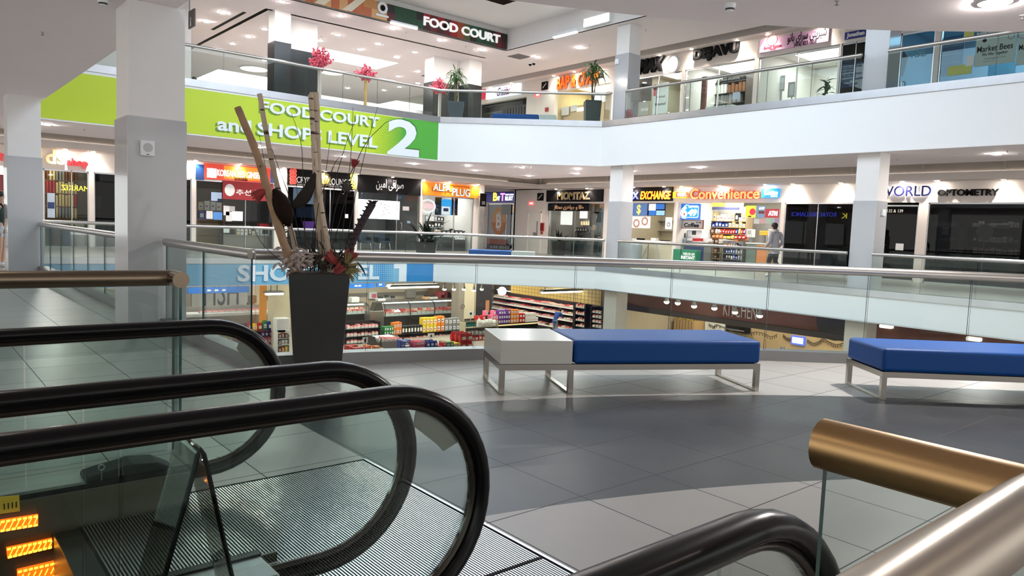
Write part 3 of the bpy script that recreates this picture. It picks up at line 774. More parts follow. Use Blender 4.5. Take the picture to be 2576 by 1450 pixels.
for i, p in enumerate(ax):
    for s_ in (-1, 1): blade(sp, p, p+pe*(.045*s_)+V((0, 0, .012)), .006)
build('toothed_frond', sp, DKL, arr)
sp = MB(); c0, c1 = pw(690, 475, .07), pw(728, 570, .07)
ax = [c0.lerp(c1, i/8) for i in range(9)]; sp.tube(ax, 1, 12, flat=None) if False else sp.tube(ax, [.012, .045, .066, .075, .078, .075, .066, .045, .012], 12)
build('seed_pod', sp, mat('seed_pod_brown', (.014, .008, .005), .85, spec=.1), arr, smooth=1)
sp = MB(); ax = smooth_pts([pw(733, 520, .04), pw(757, 505, .03), pw(775, 480, .04), pw(800, 425, .05)], 6); n = len(ax); sp.tube(ax, [.05*math.sin(math.pi*(.08+.9*i/(n-1)))+.004 for i in range(n)], 8)
build('curled_spathe', sp, mat('spathe_grey', (.03, .025, .023), .85, spec=.1), arr, smooth=1)
pl = MB()
for k in range(70):
    c = pw(748+random.gauss(0, 20), 655+random.gauss(0, 13), random.uniform(.02, .22)); a = random.uniform(0, 6.28); blade(pl, c, c+(pe*math.cos(a)*.06+V((0, 0, math.sin(a)*.05))-pg*random.uniform(0, .05)), .011, .02)
build('pale_leaf_nest', pl, PAL, arr)['kind'] = 'stuff'
pl = MB()
for k in range(46):
    a = random.uniform(-1.5, 1.6); o = pw(868, 672, .17); blade(pl, o, o+pe*math.cos(a)*random.uniform(.10, .17)+V((0, 0, math.sin(a)*.13))-pg*random.uniform(-.02, .07), .0055, .01)
build('spiky_rosette', pl, OLV, arr)
pl = MB()
for k in range(120):
    c = pw(825+random.gauss(0, 28), 672+random.gauss(0, 9)-max(0, random.gauss(0, 14)), random.uniform(-.12, .2)); a = random.uniform(.2, 2.9); blade(pl, c, c+pe*math.cos(a)*.07+V((0, 0, math.sin(a)*.09)), .010, .01)
build('dark_moss', pl, mat('dark_moss', (.032, .022, .014), .8, var=.4), arr)
pl = MB(); blade(pl, pw(898, 660, .2), pw(920, 712, .22), .008, .03); blade(pl, pw(875, 690, .2), pw(880, 730, .22), .012, 0)
build('drooping_leaf', pl, DKL, arr)
pl = MB(); pl.ell(pw(872, 470, .06), .035, 10, 7)
for k in range(26):
    d = V((random.gauss(0, 1), random.gauss(0, 1), random.gauss(0, 1))).normalized(); blade(pl, pw(872, 470, .06), pw(872, 470, .06)+d*.06, .010)
build('thistle_head', pl, mat('thistle_grey', (.06, .05, .045), .8), arr)
# ------------------------------------------------------------------ signs
_AR = {'ا': 'FE8D', 'ب': 'FE8F', 'ت': 'FE95', 'ج': 'FE9D', 'ر': 'FEAD', 'ز': 'FEAF', 'س': 'FEB1', 'ش': 'FEB5', 'ص': 'FEB9', 'ط': 'FEC1', 'ف': 'FED1', 'ل': 'FEDD', 'م': 'FEE1', 'ن': 'FEE5', 'ه': 'FEE9', 'و': 'FEED', 'ی': 'FBFC'}
_NJ = 'ارزو'
def shape(t):
    """joined presentation forms in visual order"""
    out = []; ws = list(t)
    for i, ch in enumerate(ws):
        if ch not in _AR: out.append(ch); continue
        pv = i > 0 and ws[i-1] in _AR and ws[i-1] not in _NJ; nx = i+1 < len(ws) and ws[i+1] in _AR and ch not in _NJ
        b = int(_AR[ch], 16)
        out.append(chr(b + (3 if pv and nx else 2 if nx else 1 if pv else 0)))
    return ''.join(reversed(out))
def let(fr, t, body, r, m, bold=.02, d0=0, d1=.02, tilt=0, name='lettering', uz=None):
    rc = uz or fr.rect(*r, d=d0)
    return build(name, MB(fr).text(body, rc, d0, d1, bold, tilt), m, t)
def sign(label, fr, r, th, m, texts=(), d=0, name='shop_sign', cat='sign', group=None, back=None, bev=0):
    u0, u1, z0, z1 = fr.rect(*r, d=d)
    t = thing(name, label, cat, fr.p((u0+u1)/2, d, z0), group)
    build('board', MB(fr).box(u0, u1, d+.002, d+th, z0, z1), m, t, bevel=bev)
    for x in texts:
        let(fr, t, x[0], x[1], x[2], x[3] if len(x) > 3 else .02, d+th, d+th+(x[4] if len(x) > 4 else .02), x[5] if len(x) > 5 else 0)
    return t
def emi(name, col, es, base=None): return mat(name, base or col, .4, em=col, es=es)
LIME = mat('lime_banner', c8(196, 218, 50), .5, var=.01); GRN = mat('green_banner', c8(84, 172, 62), .5, var=.01); DGRN = mat('dark_green_print', c8(110, 150, 30), .5)
# green banner
fa = FA(22.35)
t = thing('banner', 'lime green banner on the upper slab front reading food court and shops level 2', 'banner', fa.p(8, .01, CM))
zt0, zt1 = fa.pix(470, 223)[1], fa.pix(1098, 305)[1]
xa, xm, xb = 2.6, fa.pix(1010, 350)[0], 15.05
build('lime_panel', MB(fa).slab([(xa, 3.62), (xm, 3.62), (xm, 4.92), (xa, 4.86)], .004, .010), LIME, t)
build('green_panel', MB(fa).slab([(xm, 3.62), (xb, 3.62), (xb, 4.94), (xm, 4.92)], .004, .010), GRN, t)
dt = MB(fa)
for i in range(16):
    for j in range(22):
        r = .012+.024*i/15; u = xm-1.02+i*.066+(j % 2)*.033; z = 3.66+j*.057
        if z < 4.88: dt.dsk((u, z), r, .010, .013, 8)
build('halftone_print', dt, mat('halftone_green', c8(105, 178, 58), .5), t)['kind'] = 'stuff'
WS = mat('banner_white', c8(238, 243, 250), .5, var=.01)
for body, ul, ur, zb, zt in (('FOOD COURT', 655, 955, 0, 0), ('and SHOPS LEVEL', 546, 953, 0, 0)):
    if body[0] == 'F': z0, z1 = fa.pix(700, 288)[1], fa.pix(659, 254)[1]
    else: z0, z1 = fa.pix(652, 340)[1], fa.pix(652, 307)[1]
    u0, u1 = fa.pix(ul, 290)[0], fa.pix(ur, 320)[0]
    wd = body.split(' '); full = tmesh(body, .028)[0]; fa0, fb0 = min(v[0] for v in full), max(v[0] for v in full); pos = 0
    for w in wd:
        x0 = 0 if not pos else max(v[0] for v in tmesh(body[:pos], .028)[0])-fa0+.27; ww = max(v[0] for v in tmesh(w, .028)[0])-min(v[0] for v in tmesh(w, .028)[0]); pos += len(w)+1
        a, b = u0+(u1-u0)*x0/(fb0-fa0), u0+(u1-u0)*min(1, (x0+ww)/(fb0-fa0))
        let(fa, t, w, None, DGRN, .028, .010, .014, uz=(a-.06, b-.06, z0-.05, z1-.05), name='lettering_shadow'); let(fa, t, w, None, WS, .028, .014, .03, uz=(a, b, z0, z1))
u0, u1 = fa.pix(974, 350)[0], fa.pix(1054, 350)[0]
let(fa, t, '2', None, mat('outline_green', c8(60, 120, 50), .5), .035, .013, .016, uz=(u0+.05, u1+.04, 3.66, 4.90), name='numeral_shadow')
let(fa, t, '2', None, WS, .03, .016, .03, uz=(u0, u1, 3.63, 4.86), name='numeral')
# blue banner on the slab front below
LBL = mat('light_blue_banner', c8(128, 190, 224), .5, var=.01); DBL = mat('blue_banner', c8(16, 136, 208), .5, var=.01); MBL = mat('mid_blue_print', c8(70, 150, 200), .5)
t = thing('banner', 'light blue banner on the lower slab front reading shops level 1', 'banner', fa.p(8, .01, -.75))
xm = fa.pix(1004, 690)[0]; x1 = fa.pix(990, 690)[0]
build('light_panel', MB(fa).box(2.5, xm, .004, .01, -.745, -.105), LBL, t); build('deep_panel', MB(fa).box(xm, 15.02, .004, .01, -.745, -.105), DBL, t)
dt = MB(fa)
for i in range(13):
    for j in range(9): dt.dsk((x1-1.0+i*.078, -.70+j*.07), .010+.022*(1-abs(i-7)/8), .010, .013, 8)
build('halftone_print', dt, DBL, t)['kind'] = 'stuff'
u0, u1 = fa.pix(597, 690)[0], fa.pix(953, 690)[0]
let(fa, t, 'SHOPS LEVEL', None, MBL, .03, .010, .014, uz=(u0-.05, u1-.05, -.69, -.18), name='lettering_shadow'); let(fa, t, 'SHOPS LEVEL', None, WS, .03, .014, .03, uz=(u0, u1, -.65, -.14))
build('numeral', MB(fa).slab([(fa.pix(1003, 690)[0], -.74), (fa.pix(1022, 690)[0], -.74), (fa.pix(1022, 690)[0], -.11), (fa.pix(990, 690)[0], -.11), (fa.pix(990, 690)[0], -.27), (fa.pix(1003, 690)[0], -.27)], .012, .02), WS, t)

# food court sign on the edge of the upper ceiling well
fw = FA(23.7)
t = thing('food_court_sign', 'long mosaic sign board under the skylight reading food court in white', 'sign', fw.p(15, .02, CU))
xs0, xs1 = fw.pix(790, 7)[0]-2.5, 19.05
z0, z1 = CU+.01, 9.0
pal = [mat('mosaic_%s' % n, c8(*q), .5, var=.05) for n, q in (('maroon', (92, 18, 26)), ('wine', (60, 14, 20)), ('red', (150, 24, 34)), ('rust', (150, 70, 36)), ('green', (24, 66, 42)), ('black', (24, 18, 18)), ('olive', (78, 84, 40)), ('teal', (24, 84, 74)),
        ('tan', (196, 140, 84)), ('peach', (222, 170, 116)), ('terracotta', (190, 106, 66)), ('cream', (238, 226, 204)))]
build('board', MB(fw).box(xs0, xs1, .002, .12, z0, z1), pal[5], t)
ms = MB(fw); idx = []
xw = fw.pix(955, 20)[0]; nx = int((xs1-xs0)/.3)
for i in range(nx):
    for j in range(2):
        u = xs0+(xs1-xs0)*i/nx; w = (xs1-xs0)/nx
        ms.box(u, u+w, .12, .124+.002*((i+j) % 2), z0+(z1-z0)*j/2, z0+(z1-z0)*(j+1)/2)
        f = (u-xs0)/(xs1-xs0)
        if u < xw: k = random.choice([8, 9, 10, 10, 9])
        elif f < .62: k = random.choice([4, 5, 4, 0])
        elif f < .76: k = random.choice([2, 0, 0, 1, 2])
        elif f < .82: k = random.choice([3, 6, 3])
        elif f < .93: k = random.choice([4, 5, 1, 4, 7])
        else: k = random.choice([1, 5, 0])
        idx += [k]*6
mo = build('mosaic', ms, None, t)
for m in pal: mo.data.materials.append(m)
for p, k in zip(mo.data.polygons, idx): p.material_index = k
st = MB(fw)
for k in range(4):
    u = xw-1.5-k*1.0; st.slab([(u, z0+.02), (u+.35, z0+.02), (u+.95, z1), (u+.65, z1)], .13, .135)
build('cream_stripes', st, pal[11], t)
ey = MB(fw); c = fw.pix(957, 22); ey.ring(c, .11, .2, .13, .16); build('eye_ring', ey, WS, t); build('eye_pupil', MB(fw).dsk((c[0]+.03, c[1]), .10, .13, .15), BLK, t)
build('eye_plinth', MB(fw).box(c[0]-.25, c[0]+.25, .13, .15, c[1]-.30, c[1]-.23), WS, t)
u0, u1 = fw.pix(1060, 55)[0], fw.pix(1252, 100)[0]; za, zb = fw.pix(1063, 66)[1], fw.pix(1060, 42)[1]
let(fw, t, 'FOOD COURT', None, emi('food_white', (.9, .9, .88), .5), .03, .13, .18, uz=(u0, u1, za, zb))
o = fw.pix(1116, 68); build('eye_letter', MB(fw).dsk((o[0], o[1]+.02), .09, .13, .17), BLK, t)

# ---- middle floor, left-hand shops
WL = emi('lit_white_letter', (1, 1, 1), 1.6); WL2 = emi('dim_white_letter', (.8, .8, .8), .5); SILV = mat('silver_letter', (.55, .55, .56), .35, .3); REDL = emi('red_letter', (.8, .02, .03), .35, (.6, .02, .03)); CREL = emi('cream_letter', (.85, .66, .38), .35)
t = thing('sign_lettering', 'cream and red raised letters of the toy shop at the far left', 'sign', A.p(ua(150), .02, 2.8))
let(A, t, 'ki', (62, 368, 106, 408), CREL, .03, .01, .09); let(A, t, 'ds', (114, 378, 163, 414), CREL, .03, .01, .09); let(A, t, 'shop', (168, 399, 221, 424), REDL, .03, .01, .09); let(A, t, 'a', (-14, 385, 16, 405), REDL, .03, .01, .09)
ORG = emi('orange_red_board', (.75, .10, .02), .35); BLUS = mat('blue_side_panel', (.01, .05, .20), .4)
t = sign('red and orange illuminated ginseng shop sign with white lettering', A, (512, 417, 678, 456), .10, emi('red_orange_board', (.62, .055, .03), .45),
    [('KOREAN RED GINSENG', (546, 431, 667, 447), WL, .02), ('DONGINBI', (590, 448, 622, 455), BLK, .01)])
build('orange_patch', MB(A).box(ua(560), ua(650), .10, .104, A.pix(600, 452)[1], A.pix(600, 420)[1]), emi('orange_glow', (.85, .26, .02), .5), t)
q = A.rect(521, 424, 544, 447, .1); build('emblem', MB(A).box(q[0], q[0]+.06, .1, .115, q[2], q[3]).box(q[1]-.06, q[1], .1, .115, q[2], q[3]).box(q[0], q[1], .1, .115, q[2], q[2]+.05).box(q[0], q[1], .1, .115, q[3]-.05, q[3]).dsk(((q[0]+q[1])/2, (q[2]+q[3])/2), .17, .1, .115, 12, 1.1), WL, t)
q = A.rect(492, 414, 512, 453); build('side_panel', MB(A).box(q[0], q[1], .002, .08, q[2], q[3]), BLUS, t); q = A.rect(678, 428, 690, 460); build('side_panel', MB(A).box(q[0], q[1], .002, .08, q[2], q[3]), BLUS, t)
REDB = mat('red_cloth_banner', (.35, .02, .03), .6)
t = sign('dark red cloth banner with Korean writing hanging in the ginseng shop window', A, (560, 459, 687, 504), .01, REDB, [('추선', (594, 477, 632, 492), WPLAIN, .02, .004), ('9월', (640, 476, 662, 492), mat('yellow_print', (.7, .55, .1), .5), .01, .004)], d=.01, name='hanging_banner', cat='banner')
q = A.rect(566, 466, 589, 491); build('emblem', MB(A).dsk(((q[0]+q[1])/2, (q[2]+q[3])/2), .2, .012, .024, 14, 1.2), WPLAIN, t)
t = sign('black sign with red and yellow rings and a gold coin between silver words', A, (722, 431, 894, 471), .08, BLK, [('CRYPTO', (746, 446, 798, 462), SILV, .01), ('LOUNGE', (827, 450, 880, 467), SILV, .01), ('EASY INVESTMENT', (748, 464, 800, 468), SILV, 0, .004), ('MINING & TRADING', (827, 468, 878, 472), SILV, 0, .004)])
for px0, cl in ((728, emi('red_ring', (1, .08, .06), 1.6)), (880, emi('yellow_ring', (.9, .85, .1), 1.4))):
    mb = MB(A)
    for i in range(2):
        for j in range(4):
            c = A.pix(px0+3+i*8, (431 if px0 < 800 else 443)+j*9.4); mb.ring(c, .055, .085, .08, .10, 14).dsk(c, .03, .08, .09, 8)
    build('ring_lamps', mb, cl, t)
c = A.pix(814, 452); build('coin_rim', MB(A).ring(c, .22, .29, .08, .11), mat('coin_dark', (.10, .08, .03), .4, .5), t); build('coin', MB(A).dsk(c, .2, .08, .12), emi('coin_gold', (.9, .5, .08), .7), t)
sign('black sign with silver Persian lettering beside the orange sign', A, (899, 440, 1057, 488), .08, BLK, [(shape('صرافی امین'), (946, 452, 1015, 481), SILV, .015)])
OR2 = emi('orange_board', (.85, .22, .01), .35)
t = sign('orange shop sign with white letters outlined in black', A, (1062, 463, 1202, 495), .10, OR2, [('ALFA', (1090, 463, 1134, 481), mat('black_letter_edge', (.01, .01, .01), .4), .05, .02), ('PLUG', (1138, 475, 1182, 494), BLK, .05, .02)])
let(A, t, 'ALFA', (1090, 463, 1134, 481), WL2, .015, .12, .14); let(A, t, 'PLUG', (1138, 475, 1182, 494), WL2, .015, .12, .14)
q = A.rect(1087, 468, 1180, 484, .1); build('line_ornament', MB(A).box(q[0], q[0]+.02, .1, .11, q[2], q[2]+.2).box(q[0], q[1]-.8, .1, .11, q[2], q[2]+.02).box(q[0]+1.0, q[1], .1, .11, q[3], q[3]+.02).box(q[1]-.02, q[1], .1, .11, q[3]-.2, q[3]), BLK, t)
t = sign('navy illuminated sign with a yellow B and a pink T in the passage', bt, (1226, 482, 1317, 509), .12, emi('navy_board', (.015, .012, .16), .5))
for body, r, m in (('B', (1241, 485, 1251, 506), emi('neon_yellow', (1, .75, .05), 2)), ('IT', (1252, 494, 1258, 505), WL), ('T', (1259, 486, 1270, 506), emi('neon_pink', (1, .25, .75), 2)), ('RUST', (1271, 494, 1291, 505), WL), ('BITCOIN', (1272, 488, 1292, 492), WL)): let(bt, t, body, r, m, .03, .12, .14)
build('light_patch', MB(bt).box(*bt.rect(1296, 497, 1314, 508)[:2], .12, .124, *bt.rect(1296, 497, 1314, 508)[2:]), emi('blue_patch', (.05, .12, .5), .6), t)
# ---- middle floor, right-hand shops
GOLDL = mat('gold_letter', (.48, .36, .16), .3, .6); 
t = sign('black jewellery shop sign with gold and silver lettering', C, (1378, 478, 1519, 508), .10, BLK, [('MOMTAZ', (1404, 483, 1485, 503), mat('silver_edge', (.75, .75, .72), .3, .2), .04, .02)])
let(C, t, 'MOMTAZ', (1403, 483, 1483, 503), GOLDL, .01, .12, .15)
sign('black Persian sign with bronze letters under the jewellery shop sign', C, (1380, 512, 1482, 531), .05, BLK, [(shape('طلا و جواهری ممتاز'), (1394, 516, 1468, 529), mat('bronze_letter', (.50, .30, .18), .4), .02)], d=.01)
t = sign('black currency exchange sign with blue and yellow glowing letters', C, (1566, 472, 1694, 506), .10, BLK)
let(C, t, 'FOREX', (1550, 484, 1607, 502), emi('neon_blue', (.10, .12, 1), 1.3), .03, .1, .13); let(C, t, 'EXCHANGE', (1611, 481, 1686, 502), emi('neon_red', (1, .03, .01), .9), .055, .10, .115, .12); let(C, t, 'EXCHANGE', (1611, 481, 1686, 502), emi('neon_amber', (1, .62, .03), 1.5), .012, .115, .13, .12)
t = thing('sign_lettering', 'big glowing orange letters reading convenience on the cream wall', 'sign', C.p(uc(1824), .02, 2.7))
let(C, t, 'Convenience', (1737, 474, 1911, 501), mat('red_letter_edge', (.35, .02, .01), .4, em=(.8, .03, .01), es=.5), .05, .01, .10); let(C, t, 'Convenience', (1737, 474, 1911, 501), emi('glow_orange', (1, .36, .12), 1.15), .015, .10, .13)
t = sign('small red and yellow ticket sign left of the orange lettering', C, (1698, 483, 1731, 499), .16, emi('yellow_box', (.9, .6, .02), .6))
q = C.rect(1701, 484, 1729, 496, .16); build('red_panel', MB(C).box(q[0], q[1], .16, .165, q[2], q[3]), emi('red_panel', (.8, .03, .03), .7), t); let(C, t, 'INSTANT', (1704, 486, 1726, 490), WL, .03, .165, .17); let(C, t, 'WIN', (1703, 491, 1727, 495), WL, .03, .165, .17)
CYB = emi('cyan_box', (.02, .33, .80), .8)
sign('bright blue lottery sign right of the orange lettering', C, (1921, 475, 1962, 498), .16, CYB, [('Lotto', (1924, 479, 1957, 491), WL, .04), ('Centre', (1939, 491, 1956, 496), WL, .02)])
NAV = mat('navy_letter', (.012, .012, .10), .4); HAL = emi('white_halo', (.9, .92, 1), 1.5)
t = thing('sign_lettering', 'navy letters with a white glow left of the black optometry letters', 'sign', C.p(uc(2290), .02, 2.85)); let(C, t, 'WORLD', (2212, 468, 2343, 494), HAL, .05, .03, .07); let(C, t, 'WORLD', (2212, 468, 2343, 494), NAV, .01, .07, .10)
t = thing('sign_lettering', 'black raised letters reading optometry on the cream wall', 'sign', C.p(uc(2436), .02, 2.9)); let(C, t, 'OPTOMETRY', (2360, 476, 2514, 493), BLK, .02, .02, .10)
t = thing('door_number', 'pale unit number on the glass door of the optometry shop', 'sign', C.p(uc(2250), 0, 2.3)); let(C, t, '132 & 139', (2232, 527, 2272, 535), LGREY, .01, -.05, -.045)
for fr, r, lb in ((C, (1353, 486, 1368, 505), 'black square board with a white slash on the cream wall, middle floor'), (CUf, (1364, 206, 1379, 226), 'black square board with a white slash on the upper floor')):
    t = sign(lb, fr, r, .05, BLK, name='notice_board'); u0, u1, z0, z1 = fr.rect(*r)
    build('slash_mark', MB(fr).slab([(u0+.07, z0+.10), (u0+.11, z0+.07), (u1-.07, z1-.10), (u1-.11, z1-.07)], .05, .055), LGREY, t)
EXR = emi('exit_red', (1, .10, .10), 1.3)
for fr, r, lb, d in ((C, (1331, 508, 1343, 516), 'red exit sign on the cream wall above the service door', 0), (CUf, (1347, 232, 1360, 243), 'red exit sign above the pale upper-floor door', .0), (FC(22.0), (1283, 161, 1300, 174), 'red exit sign hanging from the upper-floor ceiling', 0)):
    t = sign(lb, fr, r, .06, EXR, [('EXIT', (r[0]+2, r[1]+2, r[2]-2, r[3]-2), WL, .02, .006)], d=d, name='exit_sign')
# ---- upper floor
t = thing('sign_lettering', 'black slanted estate agency letters beside a white balloon emblem, upper floor', 'sign', CUf.p(uu(1630), .02, 7.9)); let(CUf, t, 'REMAX', (1580, 146, 1668, 186), BLK, .06, .02, .14, .25)
t = thing('balloon_emblem', 'white hot air balloon emblem right of the black estate agency letters', 'sign', CUf.p(uu(1686), .02, 7.8)); c = CUf.pix(1696, 163); build('balloon', MB(CUf).dsk(c, .27, .02, .10, 24, 1.15), WL, t); build('outline', MB(CUf).ring(c, .27, .32, .02, .12, 24, 1.15), LGREY, t); build('basket', MB(CUf).box(c[0]-.10, c[0]+.10, .02, .1, c[1]-.44, c[1]-.36), WL, t)
t = thing('sign_lettering', 'black raised letters of the hat shop on the upper floor', 'sign', CUf.p(uu(1803), .02, 7.85)); let(CUf, t, 'DEJAVU', (1747, 115, 1860, 150), BLK, .05, .02, .12)
PNK = mat('pink_board', c8(226, 178, 214), .5)
t = sign('pink pastry shop sign with Persian lettering and a phone number', CUf, (1914, 86, 2086, 119), .06, PNK, [(shape('شیرینی سرای بانو'), (1982, 76, 2079, 104), BLK, .01, .01), ('(416) 823-1858', (1998, 103, 2054, 116), BLK, .015, .01), ('Sweet Banoo', (1922, 113, 1966, 122), mat('red_print', (.45, .03, .06), .5), .01, .01), ('Pastry', (1936, 122, 1952, 127), mat('red_print', (.45, .03, .06)), 0, .01)])
c = CUf.pix(1945, 101); build('logo_circle', MB(CUf).ring(c, .19, .21, .06, .07), mat('red_print', (1, 1, 1)), t); build('logo_cup', MB(CUf).slab([(c[0]-.10, c[1]+.07), (c[0]+.10, c[1]+.07), (c[0]+.08, c[1]-.10), (c[0]-.08, c[1]-.10)], .06, .075), WPLAIN, t); build('logo_handle', MB(CUf).ring((c[0]+.12, c[1]), .03, .05, .06, .07, 12), WPLAIN, t)
sign('blue name sign over the glass door with the tax list', CUf, (2127, 78, 2181, 96), .05, mat('blue_name_board', (.03, .035, .25), .4), [('Jonathan', (2131, 80, 2175, 94), WPLAIN, .035)])
t = thing('window_lettering', 'dark blue list of tax services written on the grey glass door', 'sign', CUf.p(uu(2145), 0, 6.3))
for k, tx in enumerate(('INCORPORATION', 'CORPORATE TAX RETURN', 'PERSONAL TAX RETURN', 'NON RESIDENT', 'TAX DISPUTES', 'ALL TAX PREPARATION', 'BUSINESS PLAN', 'VOLUNTARY DISCLOSURE', 'PENSIONS', 'COMPUTER BILLED', 'PROVISIONS')):
    w = len(tx)*2.75; let(CUf, t, tx, (2115, 153+k*6.6-.3*k, 2115+w, 157.5+k*6.6-.3*k), mat('blue_print', (.03, .08, .22), .5), .02, -.052, -.048)
t = sign('pale poster with black hexagons in the teal upper-floor window', CUf, (2455, 76, 2556, 162), .01, mat('pale_poster', (.50, .62, .58), .6), [('Market Bees', (2459, 112, 2548, 127), BLK, .01, .004), ('We Win Together', (2470, 130, 2535, 140), BLK, .005, .004), ('Management', (2476, 143, 2530, 148), GREY, 0, .004), ('Exports', (2474, 152, 2500, 156), GREY, 0, .004)], d=-.048, name='window_poster', cat='poster')
def hexr(mb, c, r, fill):
    P = [(c[0]+r*math.cos(math.pi/6+k*math.pi/3), c[1]+r*math.sin(math.pi/6+k*math.pi/3)) for k in range(6)]
    if fill: mb.slab(P, -.036, -.032)
    else:
        for a, b in zip(P, P[1:]+P[:1]):
            n = V((-(b[1]-a[1]), b[0]-a[0])).normalized()*.008; mb.slab([a, b, (b[0]+n.x, b[1]+n.y), (a[0]+n.x, a[1]+n.y)], -.036, -.032)
mb = MB(CUf)
for px, py, r, f in ((2473, 85, .12, 0), (2509, 85, .08, 1), (2543, 90, .09, 0), (2476, 101, .06, 1), (2530, 82, .07, 0)): hexr(mb, CUf.pix(px, py), r, f)
build('hexagons', mb, BLK, t)
t = sign('second pale hexagon poster at the right edge of the photo', CUf, (2559, 76, 2640, 160), .01, mat('pale_poster'), [('Market Bees', (2564, 108, 2636, 122), BLK, .01, .004)], d=-.048, name='window_poster', cat='poster')
mb = MB(CUf); hexr(mb, CUf.pix(2572, 86), .12, 0); build('hexagons', mb, BLK, t)
t = thing('window_lettering', 'faint Korean letters on the dark teal glass door, upper floor', 'sign', CUf.p(uu(2305), 0, 7.2)); let(CUf, t, '이경원', (2283, 127, 2329, 144), mat('teal_print', (.10, .25, .30), .5), .01, -.052, -.048)
t = thing('sign_lettering', 'orange food counter letters behind the right-hand upper palm', 'sign', CUf.p(uu(1450), .02, 7.8)); let(CUf, t, 'BAP & CHOP', (1403, 184, 1508, 218), BLK, .03, .02, .06); let(CUf, t, 'BAP & CHOP', (1403, 184, 1507, 218), emi('orange_letter', (.9, .12, .01), .6), .02, .06, .12)
t = thing('sign_lettering', 'two short lines of small black letters right of the upper palm', 'sign', CUf.p(uu(1510), .02, 7.8)); let(CUf, t, 'KOREAN', (1502, 184, 1518, 190), BLK, .02, .01, .03); let(CUf, t, 'CUISINE', (1503, 191, 1518, 197), BLK, .02, .01, .03)
t = sign('white illuminated sign with a purple script word and confetti, upper floor', CUf, (1228, 211, 1312, 244), .15, emi('lightbox_white', (.8, .9, 1), .75), [('Gracias', (1249, 219, 1281, 240), mat('purple_script', (.22, .03, .20), .5), .01, .01, .3)])
q = CUf.rect(1212, 225, 1228, 250); build('red_panel', MB(CUf).box(q[0], q[1], .002, .15, q[2], q[3]), emi('sign_red', (.65, .03, .06), .5), t)
cf = MB(CUf)
for k in range(12):
    c = CUf.pix(random.uniform(1232, 1308), random.uniform(214, 236)); a = random.uniform(0, 3); cf.slab([(c[0], c[1]), (c[0]+.03, c[1]), (c[0]+.03+.1*math.cos(a), c[1]+.12), (c[0]+.1*math.cos(a), c[1]+.12)], .15, .155)
build('confetti', cf, mat('confetti_orange', (.7, .18, .08), .5), t)
ab = FA(30.0)
sign('black sign with a white script word at the back of the food court', ab, (1068, 246, 1103, 266), .06, BLK, [('ABU', (1080, 250, 1100, 262), WL2, .02, .01, .2)])
tt = FA(33.0)
t = sign('dark projecting restroom sign high up beside the food court', FC(7.4), (478, 26, 492, 70), .05, mat('brown_sign', (.09, .075, .06), .5), name='restroom_sign'); f9 = FC(7.4); c = f9.pix(485, 55); build('hanger', MB(f9).box(c[0]-.3, c[0]-.27, .0, .03, f9.rect(478, 26, 492, 70)[3], CU+.2), GREY, t); build('pictogram', MB(f9).dsk((c[0]-.05, c[1]+.10), .04, .05, .055, 10).slab([(c[0]-.11, c[1]-.13), (c[0]+.01, c[1]-.13), (c[0]-.03, c[1]+.06), (c[0]-.07, c[1]+.06)], .05, .055), WPLAIN, t)
# glowing mirrored words imitating signs reflected in the shop windows
def neon(label, fr, body, r, m, d):  # mirrored emissive letters in place of a reflection on the glass
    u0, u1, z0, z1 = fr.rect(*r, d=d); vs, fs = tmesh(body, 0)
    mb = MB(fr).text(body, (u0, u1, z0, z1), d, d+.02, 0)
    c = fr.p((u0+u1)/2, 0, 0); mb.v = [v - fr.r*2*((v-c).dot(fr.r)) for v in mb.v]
    one('mirrored_reflection', label, 'sign', mb, m)
neon('blue glowing mirrored letters imitating a sign reflected in the dark unlit shop window', C, 'ROYAL BRILLIANCE', (1991, 534, 2104, 545), emi('reflected_blue', (.05, .07, .8), 1.4), -.2)
neon('yellow glowing mirrored letters imitating a sign reflected in the toy shop window', A, 'MARKIZ', (154, 467, 224, 480), emi('reflected_yellow', (.9, .8, .05), 1.6), -.2)
neon('small yellow backwards crest imitating a reflection in the dark unlit shop window', C, 'K', (2117, 537, 2131, 550), emi('reflected_yellow', (1, 1, 0), 1), -.2)
# ------------------------------------------------------------------ lamps in the ceilings
LENS = mat('downlight_lens', (.9, .9, .88), .5, em=(1, .93, .88), es=2100); LENSU = mat('upper_lens', (.9, .9, .88), .5, em=(1, .93, .86), es=1200); LENSF = mat('food_lens', (.9, .9, .88), .5, em=(1, .93, .88), es=430); LENS2 = mat('soffit_lens', (.9, .9, .88), .5, em=(1, .90, .76), es=220)
RINGM = mat('downlight_ring', (.8, .8, .78), .4)
def downlight(loc, label, group, r=.085, lens=LENS, name='downlight'):
    t = thing(name, label, 'ceiling lamp', loc, group)
    build('trim_ring', MB().lathe([(r*1.25, 0), (r*1.25, -.012), (r, -.016), (r, 0)], loc, 18), RINGM, t)
    build('lens', MB().lathe([(r, -.012), (r*.98, -.02)], loc, 18), lens, t)
    return t
def downs(pix, z, label, group, r=.085, lens=LENS):
    p0 = None
    for px, py in pix:
        l = onz(px, py, z)
        if p0 is None: p0 = downlight(l, label, group, r, lens)
        else: dup(p0, l)
downs([(118, 313), (655, 370), (863.7, 393), (1041.5, 411.6), (1176.6, 416.8), (1196, 428), (1313.7, 421), (1331, 442), (1451.5, 425), (1451, 436), (1592.6, 429.6), (1759, 421), (2509, 387), (60, 318)], CM,
      'small round recessed lamp in the middle-floor corridor ceiling', 'recessed lamps in the middle-floor ceiling')
sx, sy = 1/3.067, 460
downs([(x/3.067+460, y/3.067) for x, y in ((310, 97), (183, 165), (763, 8), (1215, 119), (1617, 218), (2311, 384))]+[(1457, 119.5), (1352.5, 143), (1982/3.067+460, 308/3.067)], CU,
      'round recessed lamp in the upper ceiling around the skylight well', 'recessed lamps round the skylight well', .09, LENSU)
